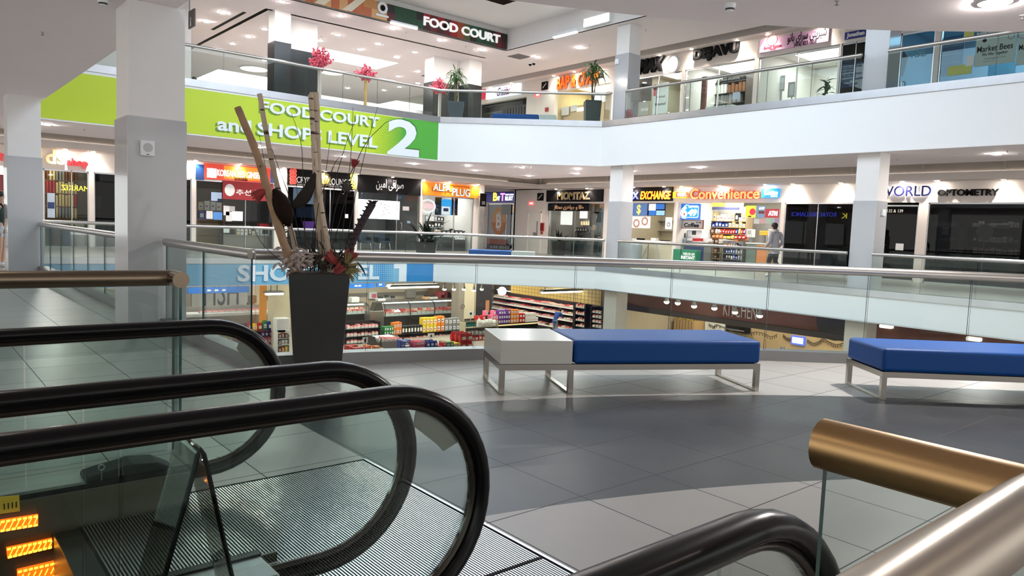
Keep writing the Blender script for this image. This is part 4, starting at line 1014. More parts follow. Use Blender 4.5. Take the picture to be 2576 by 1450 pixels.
downs([(x/3.067+460, y/3.067) for x, y in ((631, 222), (505, 282), (383, 335), (1195, 266), (1060, 312), (1507, 335), (1369, 380), (1791, 400), (1650, 440), (1813, 550), (1662, 587), (1973, 511), (1815, 641), (628, 464), (270, 383), (1270, 678), (1552, 695), (1672, 669))], CU,
      'round recessed lamp in the food court ceiling behind the dark slot', 'recessed lamps in the food court ceiling', .10, LENSF)
def soffit(fr, pxs, z, label, group, e, cone=1.9):
    p0 = None
    for px, py in pxs:
        u = fr.pix(px, py, .26)[0]; l = fr.p(u, .26, z+3.38)
        if p0 is None: p0 = downlight(l, label, group, .062, LENS2, 'soffit_lamp')
        else: dup(p0, l)
        d = (-fr.n*.30+V((0, 0, -1))).normalized()
        lamp('SPOT', 'soffit_beam', fr.p(u, .26, z+3.345), e, (1, .88, .74), d.to_track_quat('-Z', 'Y').to_euler(), spot_size=cone, spot_blend=.55, shadow_soft_size=.03)
soffit(A, [(234, 381), (493, 403), (604, 412), (715, 422), (819, 430), (900, 439), (988, 446), (1067, 454), (1132, 459), (1203, 466), (165, 376)], 0, 'small soffit lamp above the left-hand shop signs, middle floor', 'soffit lamps over the left-hand shops', 85)
soffit(C, [(1399, 475), (1477, 473), (1594, 470), (1670, 468), (1714, 467), (1810, 465), (1925, 462), (1994, 460), (2116, 457), (2269, 454), (2359, 451), (2525, 448)], 0, 'small soffit lamp above the right-hand shop signs, middle floor', 'soffit lamps over the right-hand shops', 95)
soffit(CUf, [(1235, 217), (1287, 206), (1393, 187), (1445, 177), (1501, 166), (1660, 135), (1740, 118), (1855, 96), (1931, 81), (2060, 62)], U5, 'small soffit lamp above the upper-floor shop signs', 'soffit lamps over the upper-floor shops', 80)
# unseen strip lamps added on the soffit bulkheads to brighten the wall boards
STRIPFILL = mat('added_strip_glow', (.9, .85, .8), .5, em=(1, .88, .80), es=2.6)
for fr, a, b, z, w in ((A, -8, 24, 0, 'left-hand shops, middle floor'), (C, UC0+3, 5, 0, 'right-hand shops, middle floor'), (CUf, -31, 5, U5, 'upper-floor shops')):
    t = thing('added_strip_lamp', 'unseen added strip lamp on top of the bulkhead over the %s' % w, 'lamp', fr.p((a+b)/2, .5, z+3.62)); build('tube', MB(fr).box(a, b, .41, .445, z+3.621, z+3.631), STRIPFILL, t)
# big lamp and fittings on the near ceiling
downlight(onz(2503, 5, CM), 'large bright recessed lamp in the near ceiling at the top right', None, .115)
LENS3 = mat('added_near_lens', (.9, .9, .88), .5, em=(1, .88, .76), es=60)
for x, y, w in ((-1.6, -1.6, 'behind the camera'), (1.6, -1.8, 'behind the nearest escalator'), (4.6, -1.0, 'over the dark floor band'), (-1.6, 2.4, 'over the escalators'), (.4, 5.6, 'over the floor left of the escalators'), (.2, 9.0, 'beside the speaker column')):  # extra lamps added out of view to brighten the near zone
    downlight(V((x, y, CM)), 'unseen recessed lamp added in the near ceiling %s' % w, 'added recessed lamps in the near ceiling', .115, LENS3)
def smoke(px, py, label):
    l = onz(px, py-6, CM); t = thing('smoke_detector', label, 'smoke detector', l)
    build('base', MB().lathe([(.058, 0), (.055, -.03), (.05, -.045)], l, 20), WPLAIN, t, smooth=.6)
    build('sensing_chamber', MB().lathe([(.045, -.045), (.043, -.06), (.03, -.066)], l, 20), DKGREY, t); build('cap', MB().lathe([(.04, -.062), (.03, -.072)], l, 16), WPLAIN, t)
smoke(1837, 16, 'smoke detector on the near ceiling right of the middle'); smoke(259, 3, 'smoke detector on the near ceiling above the speaker column')
def sprinkler(px, py, z, label, group=None):
    l = onz(px, py, z); t = thing('sprinkler', label, 'sprinkler', l, group); build('escutcheon', MB().lathe([(.025, 0), (.022, -.01)], l, 12), LGREY, t); build('deflector', MB().lathe([(.006, -.01), (.006, -.04), (.02, -.042), (.02, -.045)], l, 10), GREY, t)
sprinkler(107, 80, CM, 'sprinkler on the near ceiling in the upper left corner'); sprinkler(2106, 1, CM, 'sprinkler at the top edge right of the smoke detector'); sprinkler(2572, 38, CM, 'sprinkler on the near ceiling at the right edge')
for i, (px, py) in enumerate(((212, 325), (998, 404), (1278, 444), (1437, 439), (1732, 424), (2258, 400), (2534, 379), (2566, 386))): sprinkler(px, py, CM, 'small sprinkler in the middle-floor corridor ceiling', 'sprinklers in the middle-floor ceiling')
for px, py in ((1625, 75), (1484, 113), (700, 45), (1022, 80), (1172, 116), (809, 91)): sprinkler(px*1., py*1., CU, 'small sprinkler in the upper-floor ceiling', 'sprinklers in the upper ceiling')
def grille(px, py, z, w, label):
    l = onz(px, py, z); t = thing('air_grille', label, 'vent', l); build('grille_frame', MB().box(l.x-w, l.x+w, l.y-w, l.y+w, z-.012, z), GREY, t)
    mb = MB()
    for k in range(9): y = l.y-w+.04+k*(2*w-.08)/8; mb.box(l.x-w+.03, l.x+w-.03, y-.02, y+.02, z-.02, z-.012)
    build('louvres', mb, mat('louvre', (.16, .15, .15), .5), t)
grille(1306, 142, CU, .36, 'square dark air grille in the upper ceiling above the exit sign'); grille(1085, 191, CU, .36, 'square dark air grille in the food court ceiling left of the green palm')
l = onz(552, 65, CU); one('slot_diffuser', 'thin black slot diffuser in the upper ceiling at the far left', 'vent', MB().box(l.x-.06, l.x+.06, l.y-2.6, l.y+.8, CU-.01, CU), BLK)
for px, py, lb in ((1334, 160, 'left black dome camera under the upper ceiling'), (1343, 158, 'right black dome camera under the upper ceiling')):
    l = onz(px, py, CU); t = thing('dome_camera', lb, 'camera', l); build('mount', MB().lathe([(.09, 0), (.09, -.03)], l, 14), WPLAIN, t); build('dome', MB().lathe([(.075, -.03), (.065, -.07), (.03, -.10)], l, 14), BLK, t)
# lamps and a glowing glare patch on the edges of the well, the bright panels in the food court
f1 = FC(19.1); q = f1.rect(1400, 83, 1458, 101)
t = thing('linear_lamp', 'white linear lamp hanging under the edge of the skylight well', 'lamp', f1.p((q[0]+q[1])/2, .1, CU-.02)); build('housing', MB(f1).box(q[0], q[1], .001, .2, CU-.0, CU+.10), WPLAIN, t); build('tube', MB(f1).box(q[0], q[1], .09, .19, CU-.05, CU), LEDC, t)
q = f1.rect(1476, 48, 1540, 76)  # emissive box in place of a patch of glare on the well edge
t = thing('glare_patch', 'glowing box imitating a patch of bright light on the white edge of the skylight well', 'lamp', f1.p((q[0]+q[1])/2, .1, CU)); build('housing', MB(f1).box(q[0], q[1], .001, .16, CU+.06, CU+.36), WPLAIN, t); build('diffuser', MB(f1).box(q[0]+.03, q[1]-.03, .16, .18, CU+.09, CU+.33), emi('glare_glow', (1, .98, .95), 14), t)
q = fw.rect(975, 48, 1042, 68)
t = thing('linear_lamp', 'warm glowing linear lamp below the mosaic sign', 'lamp', fw.p((q[0]+q[1])/2, .2, CU-.05)); build('housing', MB(fw).box(q[0], q[1], .16, .26, CU-.02, CU+.04), WPLAIN, t); build('tube', MB(fw).box(q[0], q[1], .17, .25, CU-.07, CU-.02), emi('warm_tube', (1, .85, .55), 7), t)
PANEL = emi('panel_glow', (1, 1, .98), 3.0)
for x0, x1, y0, y1, lb in ((13.7, 17.4, 29.2, 31.1, 'large white luminous panel in the food court ceiling behind the pink trees'), (12.3, 16.5, 37.4, 41.0, 'large white luminous panel deep in the food court at the left')):
    t = thing('luminous_panel', lb, 'ceiling lamp', ((x0+x1)/2, (y0+y1)/2, CU)); build('diffuser', MB().box(x0, x1, y0, y1, CU-.02, CU-.005), PANEL, t); build('frame', MB().box(x0-.05, x1+.05, y0-.05, y1+.05, CU-.008, CU), WPLAIN, t)
for px, py, r, lb in ((639, 171, .62, 'round cream lamp disc in the food court left of the black pier'), (836, 180, .52, 'round cream lamp disc in the food court below the pink tree')):
    l = onz(px, py, CU); t = thing('lamp_disc', lb, 'ceiling lamp', l); build('diffuser', MB().lathe([(r, -.055), (r*.98, -.075)], l, 28), emi('cream_disc', (1, .93, .75), 3), t); build('rim', MB().lathe([(r*1.04, -.006), (r*1.04, -.065), (r, -.065), (r, -.006)], l, 28), WPLAIN, t)
# speaker and small boxes on the columns
sf = FA(8.98)
u0, u1, z0, z1 = sf.rect(352, 355, 386, 393)
t = thing('wall_speaker', 'square white speaker on the grey cladding of the near column', 'speaker', sf.p((u0+u1)/2, .02, z0)); build('cabinet', MB(sf).box(u0, u1, -.002, .055, z0, z1), WPLAIN, t, bevel=.008); c = ((u0+u1)/2, (z0+z1)/2+.008)
build('grille', MB(sf).dsk(c, (u1-u0)*.36, .055, .058, 24), mat('speaker_mesh', (.55, .56, .57), .6), t); build('badge', MB(sf).box(c[0]-.012, c[0]+.012, .055, .058, z0+.012, z0+.02), DKGREY, t)
f9 = FC(19.38)
for fr, r, lb in ((FA(8.66), (2216, 527, 2224, 543), 'small white box on the side of the column before the optometry shop'), (FC(19.38), (1549, 149, 1558, 162), 'small white box on the upper-floor column left of the estate agency')):
    u0, u1, z0, z1 = fr.rect(*r); t = thing('wall_box', lb, 'switch box', fr.p((u0+u1)/2, .02, z0)); build('box', MB(fr).box(u0, u1, -.002, .05, z0, z1), WPLAIN, t, bevel=.006); build('screw_cap', MB(fr).dsk(((u0+u1)/2, z0+.05), .012, .05, .053, 10), GREY, t)
u0, u1, z0, z1 = C.rect(1361, 561, 1369, 582)
t = thing('extinguisher_cabinet', 'red fire hose cabinet on the wall right of the white service door', 'fire cabinet', C.p((u0+u1)/2, .02, z0)); build('cabinet', MB(C).box(u0, u1, 0, .06, z0, z1), mat('fire_red', (.35, .02, .02), .4), t); build('glass_front', MB(C).box(u0+.03, u1-.03, .06, .065, z0+.04, z1-.04), mat('fire_red_dark', (.2, .012, .012), .2), t)
u0, u1, z0, z1 = C.rect(1361, 583, 1366, 590); one('alarm_bell', 'small red alarm bell under the red fire cabinet', 'alarm', MB(C).dsk(((u0+u1)/2, (z0+z1)/2), .07, 0, .05, 14), mat('fire_red'))
u0, u1, z0, z1 = CUf.rect(1373, 271, 1380, 281); one('fire_alarm_box', 'small red fire alarm box on the upper-floor wall', 'alarm', MB(CUf).box(u0, u1, 0, .06, z0, z1), mat('fire_red'))
u0, u1, z0, z1 = C.rect(1497, 462, 1505, 468); one('ceiling_camera', 'white camera on the bulkhead above the jewellery shop sign', 'camera', MB(C).box(u0, u1, .55, .72, 3.4, 3.52), WPLAIN, bevel=.01)
u0, u1, z0, z1 = bt.rect(1204, 487, 1220, 520)
fs = FA(29.3); u0, u1, z0, z1 = fs.rect(1207, 487, 1221, 520); t = thing('projecting_sign', 'black projecting sign at the end of the orange shop front', 'sign', fs.p((u0+u1)/2, 0, z0)); build('board', MB(fs).box(u0, u1, 0, .08, z0, z1), BLK, t); build('bracket', MB(fs).box(u0, u0+.05, -.36, 0, z1-.2, z1-.15), GREY, t); build('print', MB(fs).box(u0+.08, u1-.08, .08, .084, z0+.1, z0+.26), GREY, t)
# folding grille at the passage mouth
t = thing('folding_gate', 'folded metal lattice gate beside the passage, left of the navy sign', 'gate', A.p(ua(1212), .1, 0))
for k in range(7):
    u = ua(1203)+k*.075; build('gate_bar', MB(A).box(u, u+.02, .04, .07, .02, 2.35), STEEL, t)
m_ = MB(A)
for k in range(6): z = .35+k*.36; m_.box(ua(1203), ua(1203)+.48, .05, .06, z, z+.02)
build('cross_links', m_, STEEL, t)
# ------------------------------------------------------------------ benches and plants across the void
BF = Fr((15.12, 22.35, 0), (1, -1, 0), (-1, -1, 0))
def far_bench(px, py, z0, label, L0, tabw):
    d = -1.0; u = BF.pix(px, py, d)[0]; p = BF.p(u, d, 0)
    return bench(label, (p.x, p.y), (.7071, -.7071), L0=L0, tab=(L0-tabw, L0), seat=(0, L0-tabw-.02), sleds=(0, L0-tabw, L0-.042), z0=z0)
far_bench(1179, 632, 0, 'blue and white bench across the void, in front of the navy sign', 2.45, .85)
far_bench(1238, 286, U5, 'blue and white bench on the upper floor under the exit sign', 2.35, .62)
LEAF = mat('palm_leaf', (.045, .14, .035), .45, var=.4); LEAFD = mat('dark_leaf', (.010, .018, .012), .75, var=.3, spec=.12); PINK = mat('pink_blossom', (.62, .10, .16), .7, var=.3); TRUNK = mat('pale_trunk', (.55, .5, .45), .7)
def leafb(mb, a, dirv, L, w, droop, n=6):
    d = V(dirv).normalized(); sd = d.cross(V((0, 0, 1))).normalized(); pts = []
    for i in range(n+1):
        s = i/n; c = V(a)+d*(L*s)+V((0, 0, -droop*s*s)); ww = w*(math.sin(math.pi*(.08+.9*s)))
        pts.append((c-sd*ww, c+sd*ww+V((0, 0, .004))))
    k = len(mb.v)
    for p in pts: mb.v += list(p)
    mb.v += [v+V((0, 0, .004)) for p in pts for v in p]; m = 2*(n+1)
    for i in range(n): x = k+2*i; mb.f += [(x, x+1, x+3, x+2), (x+m, x+m+2, x+m+3, x+m+1), (x, x+2, x+m+2, x+m), (x+1, x+m+1, x+m+3, x+3)]
def palm(label, c, w0, w1, h, canz, R, m=POT, trunk=True, leaf=LEAF, nl=70, spread=1, dr=1, el0=-.2):
    e, g = V((.8, -.6, 0)), V((.6, .8, 0))
    t = planter(label, c, e, g, w0, w1, h, 'potted plant', m); t.name = 'potted_palm'
    mb = MB(); top = V((c[0], c[1], canz))
    if trunk:
        for k in range(3): build('trunk', MB().tube([V((c[0]+.04*(k-1), c[1], c[2]+h-.01)), top+V((.12*(k-1), .05*(k % 2), -.12*k))], .022, 7), mat('palm_trunk', (.12, .10, .05), .8), t)
    for k in range(nl):
        a = random.uniform(0, 6.28); el = random.uniform(el0, 1.35); b = top+V((random.uniform(-.16, .16), random.uniform(-.16, .16), random.uniform(-.28, .1)))
        leafb(mb, b, (math.cos(a)*math.cos(el), math.sin(a)*math.cos(el), math.sin(el)), R*random.uniform(.6, 1.05), .028*spread, R*random.uniform(.5, 1.0)*dr)
    build('fronds', mb, leaf, t)
    return t
SLATE = mat('slate_pot', (.06, .075, .09), .35); f23 = FA(23.2)
u, _ = f23.pix(1147, 260); palm('green palm in a slate blue pot on the upper floor, left of the exit sign', (u, 23.2, U5), .42, .62, .86, 6.92, .62, SLATE)
u = BF.pix(1490, 275, -.85)[0]; p = BF.p(u, -.85, 0); palm('green palm in a dark grey pot in front of the orange food counter letters', (p.x, p.y, U5), .5, .58, .92, 7.15, .62, mat('grey_pot', (.05, .058, .06), .4))
u, _ = FA(23.95).pix(1073, 600); palm('dark spiky plant drooping over a charcoal pot across the void', (u, 23.95, 0), .62, .86, .62, .70, 1.45, POT, False, LEAFD, 70, 2.2, .4, .35)
def blossom(label, px, top, bot, y, cw, tm):
    fr = FA(y); u, z1 = fr.pix(px, top); z0 = fr.pix(px, bot)[1]; h = z1-z0; c = V((u, y, U5)); t = thing('blossom_tree', label, 'tree', c)
    build('trunk', MB().tube([c, V((u, y, z0+.1))], .06, 8), tm, t)
    br = MB(); pt = MB()
    for k in range(34):
        a = random.uniform(0, 6.28); el = random.uniform(.15, 1.4); L = h*random.uniform(.45, .95); s = V((u, y, z0+.05)); e = s+V((math.cos(a)*math.cos(el)*L*cw, math.sin(a)*math.cos(el)*L*cw, math.sin(el)*L)); m = s.lerp(e, .5)+V((0, 0, .05))
        br.tube([s, m, e], [.018, .012, .004], 5)
        for j in range(16): q = s.lerp(e, random.uniform(.25, 1))+V((random.gauss(0, .05), random.gauss(0, .05), random.gauss(0, .05))); pt.ell(q, random.uniform(.02, .045), 5, 4)
    build('branches', br, mat('blossom_branch', (.25, .05, .06), .7), t); build('blossoms', pt, PINK, t)
blossom('tall pink blossom tree beside the wide black pier in the food court', 806, 116, 176, 24.3, .7, TRUNK)
blossom('flat pink blossom tree on a yellow trunk in the middle of the food court', 921, 164, 200, 24.6, 1.1, mat('yellow_trunk', (.55, .36, .12), .6))
blossom('small pink blossom tree left of the slate blue palm pot', 1108, 194, 236, 24.2, .7, TRUNK)
u0, u1, z0, z1 = FA(24.0).rect(700, 218, 1140, 262)
one('food_court_partition', 'long low white partition along the edge of the food court behind the glass', 'partition', MB().box(10.95, 20.4, 27.6, 27.75, U5, U5+1.15), WHITE)
one('food_court_counter', 'yellow wooden counter top at the far left of the food court', 'counter', MB().box(8.8, 10.2, 29.5, 30.2, U5, U5+1.0).box(8.7, 10.3, 29.4, 30.3, U5+1.0, U5+1.06), mat('yellow_wood', (.65, .48, .22), .5))
# ------------------------------------------------------------------ goods
PALC = {'red': c8(200, 30, 40), 'blue': c8(30, 60, 160), 'yellow': c8(235, 200, 60), 'green': c8(40, 130, 70), 'white': c8(235, 235, 230), 'orange': c8(235, 130, 40), 'purple': c8(100, 50, 130), 'pink': c8(235, 110, 140), 'brown': c8(120, 75, 45), 'black': c8(30, 30, 32), 'teal': c8(40, 150, 150), 'cream': c8(225, 205, 150), 'grey': c8(140, 140, 140)}
_PK = {}
def pack_mesh(col, kind):
    if (col, kind) in _PK: return _PK[(col, kind)]
    bm = bmesh.new(); me = bpy.data.meshes.new(kind)
    if kind == 'bag':
        prof = [(.5, .0, .30), (.5, .15, .42), (.5, .55, .40), (.47, .85, .2), (.5, 1, .04)]
        rings = []
        for hw, z, dp in prof: rings.append([bm.verts.new((x*hw*2, y*dp*2, z)) for x, y in ((-.5, -.35), (-.25, -.5), (.25, -.5), (.5, -.35), (.5, .35), (.25, .5), (-.25, .5), (-.5, .35))])
        for a, b in zip(rings[:-1], rings[1:]):
            for i in range(8): bm.faces.new((a[i], a[(i+1) % 8], b[(i+1) % 8], b[i]))
        bm.faces.new(list(reversed(rings[0]))); bm.faces.new(rings[-1])
        lab = [(-.30, -.445, .25), (.30, -.445, .25), (.30, -.42, .62), (-.30, -.42, .62)]
    elif kind == 'tray':
        v = [bm.verts.new(q) for q in [(-.45, -.45, 0), (.45, -.45, 0), (.45, .45, 0), (-.45, .45, 0), (-.5, -.5, .55), (.5, -.5, .55), (.5, .5, .55), (-.5, .5, .55), (-.38, -.38, .9), (.38, -.30, 1), (.34, .38, .85), (-.36, .36, 1)]]
        for f in ((3, 2, 1, 0), (0, 1, 5, 4), (1, 2, 6, 5), (2, 3, 7, 6), (3, 0, 4, 7)): bm.faces.new([v[i] for i in f])
        for f in ((4, 5, 9, 8), (5, 6, 10, 9), (6, 7, 11, 10), (7, 4, 8, 11), (8, 9, 10, 11)): bm.faces.new([v[i] for i in f]).material_index = 1
        lab = None
    else:
        bmesh.ops.create_cube(bm, size=1, matrix=Matrix.Translation((0, 0, .5)))
        bmesh.ops.bevel(bm, geom=list(bm.edges), offset=.025, segments=1, affect='EDGES')
        lab = [(-.34, -.506, .22), (.34, -.506, .22), (.34, -.506, .70), (-.34, -.506, .70)]
    if kind == 'roll': lab = None
    if lab:
        f = bm.faces.new([bm.verts.new(q) for q in lab]); f.material_index = 1
        f = bm.faces.new([bm.verts.new((q[0]*.6-.05, q[1]-.004, q[2]*.30+.30)) for q in lab]); f.material_index = 2
    bm.to_mesh(me); bm.free()
    base = mat('goods_'+col, PALC.get(col, (.5, .5, .5)), .45, var=.12)
    if kind == 'tray':
        me.materials.append(mat('goods_white', PALC['white'])); me.materials.append(mat('meat_'+col, {'red': (.55, .06, .06), 'pink': (.75, .28, .24), 'cream': (.80, .55, .42)}.get(col, (.6, .2, .2)), .35, var=.35, scale=20))
    else:
        me.materials.append(base); me.materials.append(mat('goods_white', PALC['white'])); me.materials.append(mat('goods_'+{'red': 'yellow', 'white': 'red', 'yellow': 'red', 'black': 'white'}.get(col, 'blue' if col != 'blue' else 'white'), PALC[{'red': 'yellow', 'white': 'red', 'yellow': 'red', 'black': 'white'}.get(col, 'blue' if col != 'blue' else 'white')]))
    _PK[(col, kind)] = me
    return me
def good(name, kind, col, p, size, rz, label, cat, group):
    o = bpy.data.objects.new(name, pack_mesh(col, kind)); COL.objects.link(o); o.location = p; o.scale = size; o.rotation_euler = (0, 0, rz)
    return tag(o, label, cat, group)
def rzof(fr): return math.atan2(-fr.n.x, fr.n.y) + math.pi
_SH = [[]]
def row(fr, px0, py0, px1, py1, d, n, hr, cols, name, kind, where, cat, group, dep=.22, gap=.03, runs=True, layers=1):
    """a row of packs standing on a line between two points of the photo at depth d"""
    a, b = fr.pix(px0, py0, d), fr.pix(px1, py1, d); w = (b[0]-a[0])/n; c = random.choice(cols)
    zz = (a[1]+b[1])/2; bs = [q for q in _SH[0] if abs(q-zz) < .25]; up = 9
    if bs: zz = min(bs, key=lambda q: abs(q-zz)); up = min([q for q in _SH[0] if q > zz+.05] or [9]); zz -= .004
    for i in range(n):
        if not runs or random.random() < .45: c = random.choice(cols)
        z = zz
        for k in range(layers):
            h = min(random.uniform(*hr), (up-zz-.045)/layers)
            good(name, kind, c, fr.p(a[0]+w*(i+.5), d, z+.001), (abs(w)-gap if w else .2, dep, h), rzof(fr)+random.uniform(-.05, .05), '%s %s %s' % (c, name.replace('_', ' '), where), cat, group+', '+c)
            z += h+.002
def shelfunit(fr, label, px0, px1, pys, d, dep, m, back=True, name='shelf_unit', zb=0, sides=True):
    u0, u1 = fr.pix(px0, pys[0], d)[0], fr.pix(px1, pys[0], d)[0]; pm = (px0+px1)/2
    zs = [fr.pix(pm, y, d)[1] for y in pys]; _SH[0] = zs; t = thing(name, label, 'shelf', fr.p((u0+u1)/2, d-dep/2, zb))
    for z in zs: build('shelf_board', MB(fr).box(u0, u1, d-dep, d+.16, z-.03, z-.004), m, t)
    if back: build('back_panel', MB(fr).box(u0, u1, d-dep-.02, d-dep, zb, max(zs)+.3), m, t)
    if sides:
        for u in (u0-.03, u1): build('side_panel', MB(fr).box(u, u+.03, d-dep, d+.16, zb, max(zs)+.3), m, t)
    return t
def panel_light(fr, u0, u1, d0, d1, z, es, label, col=(1, .97, .92)):
    t = thing('luminous_panel', label, 'ceiling lamp', fr.p((u0+u1)/2, (d0+d1)/2, z)); build('diffuser', MB(fr).box(u0, u1, d0, d1, z-.03, z-.012), emi('shop_panel_%g_%g' % (es, col[2]), col, es), t); build('frame', MB(fr).box(u0-.04, u1+.04, d0-.04, d1+.04, z-.02, z), WPLAIN, t)
def flat(fr, r, d, m, label, cat, name, th=.03, texts=(), group=None): return sign(label, fr, r, th, m, texts, d, name, cat, group)
WOODL = mat('light_wood', (.52, .38, .22), .5, var=.12); WOODD = mat('dark_wood', (.16, .08, .045), .5, var=.15)
BOX3 = lambda fr, r, d, dep: MB(fr).box(*fr.rect(*r, d=d)[:2], d-dep, d, *fr.rect(*r, d=d)[2:])

# ---- convenience shop
u0, u1 = oC['con']
for k in range(3): panel_light(C, u0+.5+k*(u1-u0-1)/3, u0+.5+(k+.75)*(u1-u0-1)/3, -2.6, -1.0, 2.95, 9, 'luminous panel in the ceiling of the bright convenience shop, %s' % ('by the coffee sign', 'in the middle', 'by the ATM sign')[k])
t = flat(C, (1712, 513, 1763, 553), -.35, emi('lotto_blue', (.01, .16, .62), .5), 'blue lottery sign with a big white number hanging in the convenience shop window', 'sign', 'lottery_sign', .08)
u, v, z0, z1 = C.rect(1712, 513, 1763, 553, d=-.35); w, h = v-u, z1-z0
pt = [(u+.06*w, z0+.42*h), (u+.12*w, z0+.68*h), (u+.30*w, z0+.93*h), (u+.42*w, z0+.93*h), (u+.46*w, z0+.88*h), (u+.90*w, z0+.88*h), (u+.95*w, z0+.8*h), (u+.95*w, z0+.2*h), (u+.9*w, z0+.12*h), (u+.40*w, z0+.12*h), (u+.32*w, z0+.06*h), (u+.14*w, z0+.08*h)]
build('white_outline', MB(C).slab(pt, -.27, -.265), WL, t); cx, cz = u+.52*w, z0+.5*h
build('inner_panel', MB(C).slab([(cx+(a-cx)*.93, cz+(b-cz)*.91) for a, b in pt], -.265, -.26), emi('lotto_cyan', (.01, .33, .80), .6), t)
let(C, t, '6', None, WL, .05, -.26, -.255, uz=(u+.13*w, u+.40*w, z0+.13*h, z0+.85*h)); let(C, t, '49', None, WL, .05, -.26, -.255, .12, uz=(u+.42*w, u+.86*w, z0+.22*h, z0+.66*h)); let(C, t, 'LOTTO', None, WL, .03, -.26, -.255, uz=(u+.46*w, u+.88*w, z0+.74*h, z0+.84*h))
build('red_dot', MB(C).dsk((u+.26*w, z0+.33*h), .045*w, -.255, -.25, 12), emi('dot_red', (.8, .02, .04), .6), t)
t = flat(C, (1703, 555, 1769, 574), -.40, mat('coffee_grey', (.40, .40, .39), .5), 'grey coffee and tea sign with black lettering in a red brown frame', 'sign', 'coffee_sign', .04, [('Coffee', (1721, 561, 1758, 572), BLK, .03, .006), ('& Tea', (1752, 558, 1764, 562), BLK, .02, .006)])
u, v, z0, z1 = C.rect(1703, 555, 1769, 574, d=-.40); build('frame', MB(C).box(u-.03, v+.03, -.41, -.35, z1, z1+.03).box(u-.03, v+.03, -.41, -.35, z0-.03, z0).box(v, v+.03, -.41, -.35, z0, z1), mat('red_brown', (.22, .05, .03), .5), t)
build('cup_print', MB(C).ring(C.pix(1712, 567, -.36), .07, .085, -.36, -.355, 14, .8), GREY, t)
flat(C, (1794, 509, 1823, 520), -2.2, emi('yellow_glow', (1, .85, .05), 1.1), 'yellow luminous header panel over the left half of the convenience shelves', 'sign', 'header_board', .06); flat(C, (1826, 509, 1871, 522), -2.2, emi('pale_yellow_glow', (1, .88, .42), 1.0), 'pale yellow luminous header panel over the right half of the convenience shelves', 'sign', 'header_board', .06)
flat(C, (1770, 521, 1860, 528), -2.6, mat('periwinkle', (.14, .16, .45), .5), 'periwinkle blue strip along the top of the white slat wall', 'trim board', 'header_strip', .04)
t = shelfunit(C, 'tall wooden shelf unit full of goods in the middle of the convenience shop', 1768, 1882, [556, 571.5, 588, 600, 613], -2.7, .34, WOODL)
build('white_slats', MB(C).box(C.pix(1768, 530, -2.7)[0], C.pix(1882, 530, -2.7)[0], -3.03, -3.0, 1.7, 2.65), SHW, t)
G = 'goods on the convenience shop shelves'
row(C, 1770, 556, 1880, 557, -2.75, 12, (.16, .40), ['white', 'white', 'white', 'red', 'cream', 'black'], 'carton', 'box', 'on the topmost convenience shelf', 'carton', G+', top', .22)
row(C, 1770, 571.5, 1878, 573, -2.65, 13, (.14, .28), ['white', 'blue', 'teal', 'cream', 'white', 'red'], 'packet', 'box', 'on the second convenience shelf from the top', 'packet', G+', second')
row(C, 1800, 588, 1878, 589, -2.6, 12, (.18, .30), ['blue', 'red', 'pink', 'purple', 'yellow', 'white', 'blue'], 'snack_bag', 'bag', 'on the third convenience shelf', 'snack', G+', third')
row(C, 1772, 588, 1800, 588.5, -2.6, 3, (.14, .2), ['white', 'brown'], 'basket', 'box', 'at the left of the third convenience shelf', 'basket', G+', baskets')
row(C, 1792, 600, 1878, 601, -2.58, 9, (.10, .20), ['red', 'yellow', 'orange', 'white', 'red'], 'snack_bag', 'bag', 'on the fourth convenience shelf', 'snack', G+', fourth')
row(C, 1772, 613, 1880, 614, -2.55, 11, (.16, .26), ['brown', 'black', 'yellow', 'white', 'orange', 'brown'], 'packet', 'box', 'on the lowest convenience shelf above the cubby holes', 'packet', G+', lowest')
# cubby shelf, lower rack
u, v, z0, z1 = C.rect(1777, 619, 1812, 660, d=-1.6); z0 = 0; t = thing('cubby_shelf', 'low wooden cubby shelf with small goods in the convenience shop', 'shelf', C.p((u+v)/2, -1.8, 0))
m_ = MB(C)
for k in range(4): z = k*z1/3.2; m_.box(u, v, -2.0, -1.6, z, z+.03)
for q in (u, (u+v)/2-.1, v-.03): m_.box(q, q+.03, -2.0, -1.6, 0, z1)
build('frame', m_, WOODL, t); build('back_panel', MB(C).box(u, v, -2.02, -2.0, 0, z1), WOODL, t)
for k in range(3): row(C, 1780, 0, 1810, 0, -1.75, 1, (.1, .1), ['white'], 'x', 'box', '', '', '') if False else None
for i, (px, k, c_) in enumerate(((1784, 0, 'white'), (1800, 0, 'brown'), (1784, 1, 'teal'), (1801, 1, 'brown'), (1785, 2, 'cream'), (1800, 2, 'orange'))):
    uq = C.pix(px, 640, -1.7)[0]; good('small_tin', 'box', c_, C.p(uq, -1.72, k*z1/3.2+.034), (.14, .12, .15), rzof(C), '%s small tin in the %s row of the wooden cubby shelf' % (c_, ('bottom', 'middle', 'top')[k]), 'tin', 'tins in the cubby shelf')
t = shelfunit(C, 'wire rack of dark gadgets right of the wooden cubby shelf', 1824, 1872, [624, 638, 652], -1.6, .25, GREY, True)
for py, w in ((624, 'top'), (638, 'middle'), (652, 'bottom')): row(C, 1827, py, 1869, py+.4, -1.55, 7, (.12, .24), ['black', 'black', 'grey', 'blue', 'orange', 'white'], 'gadget_box', 'box', 'on the %s shelf of the wire gadget rack' % w, 'box', 'gadgets on the wire rack, '+w, .12)
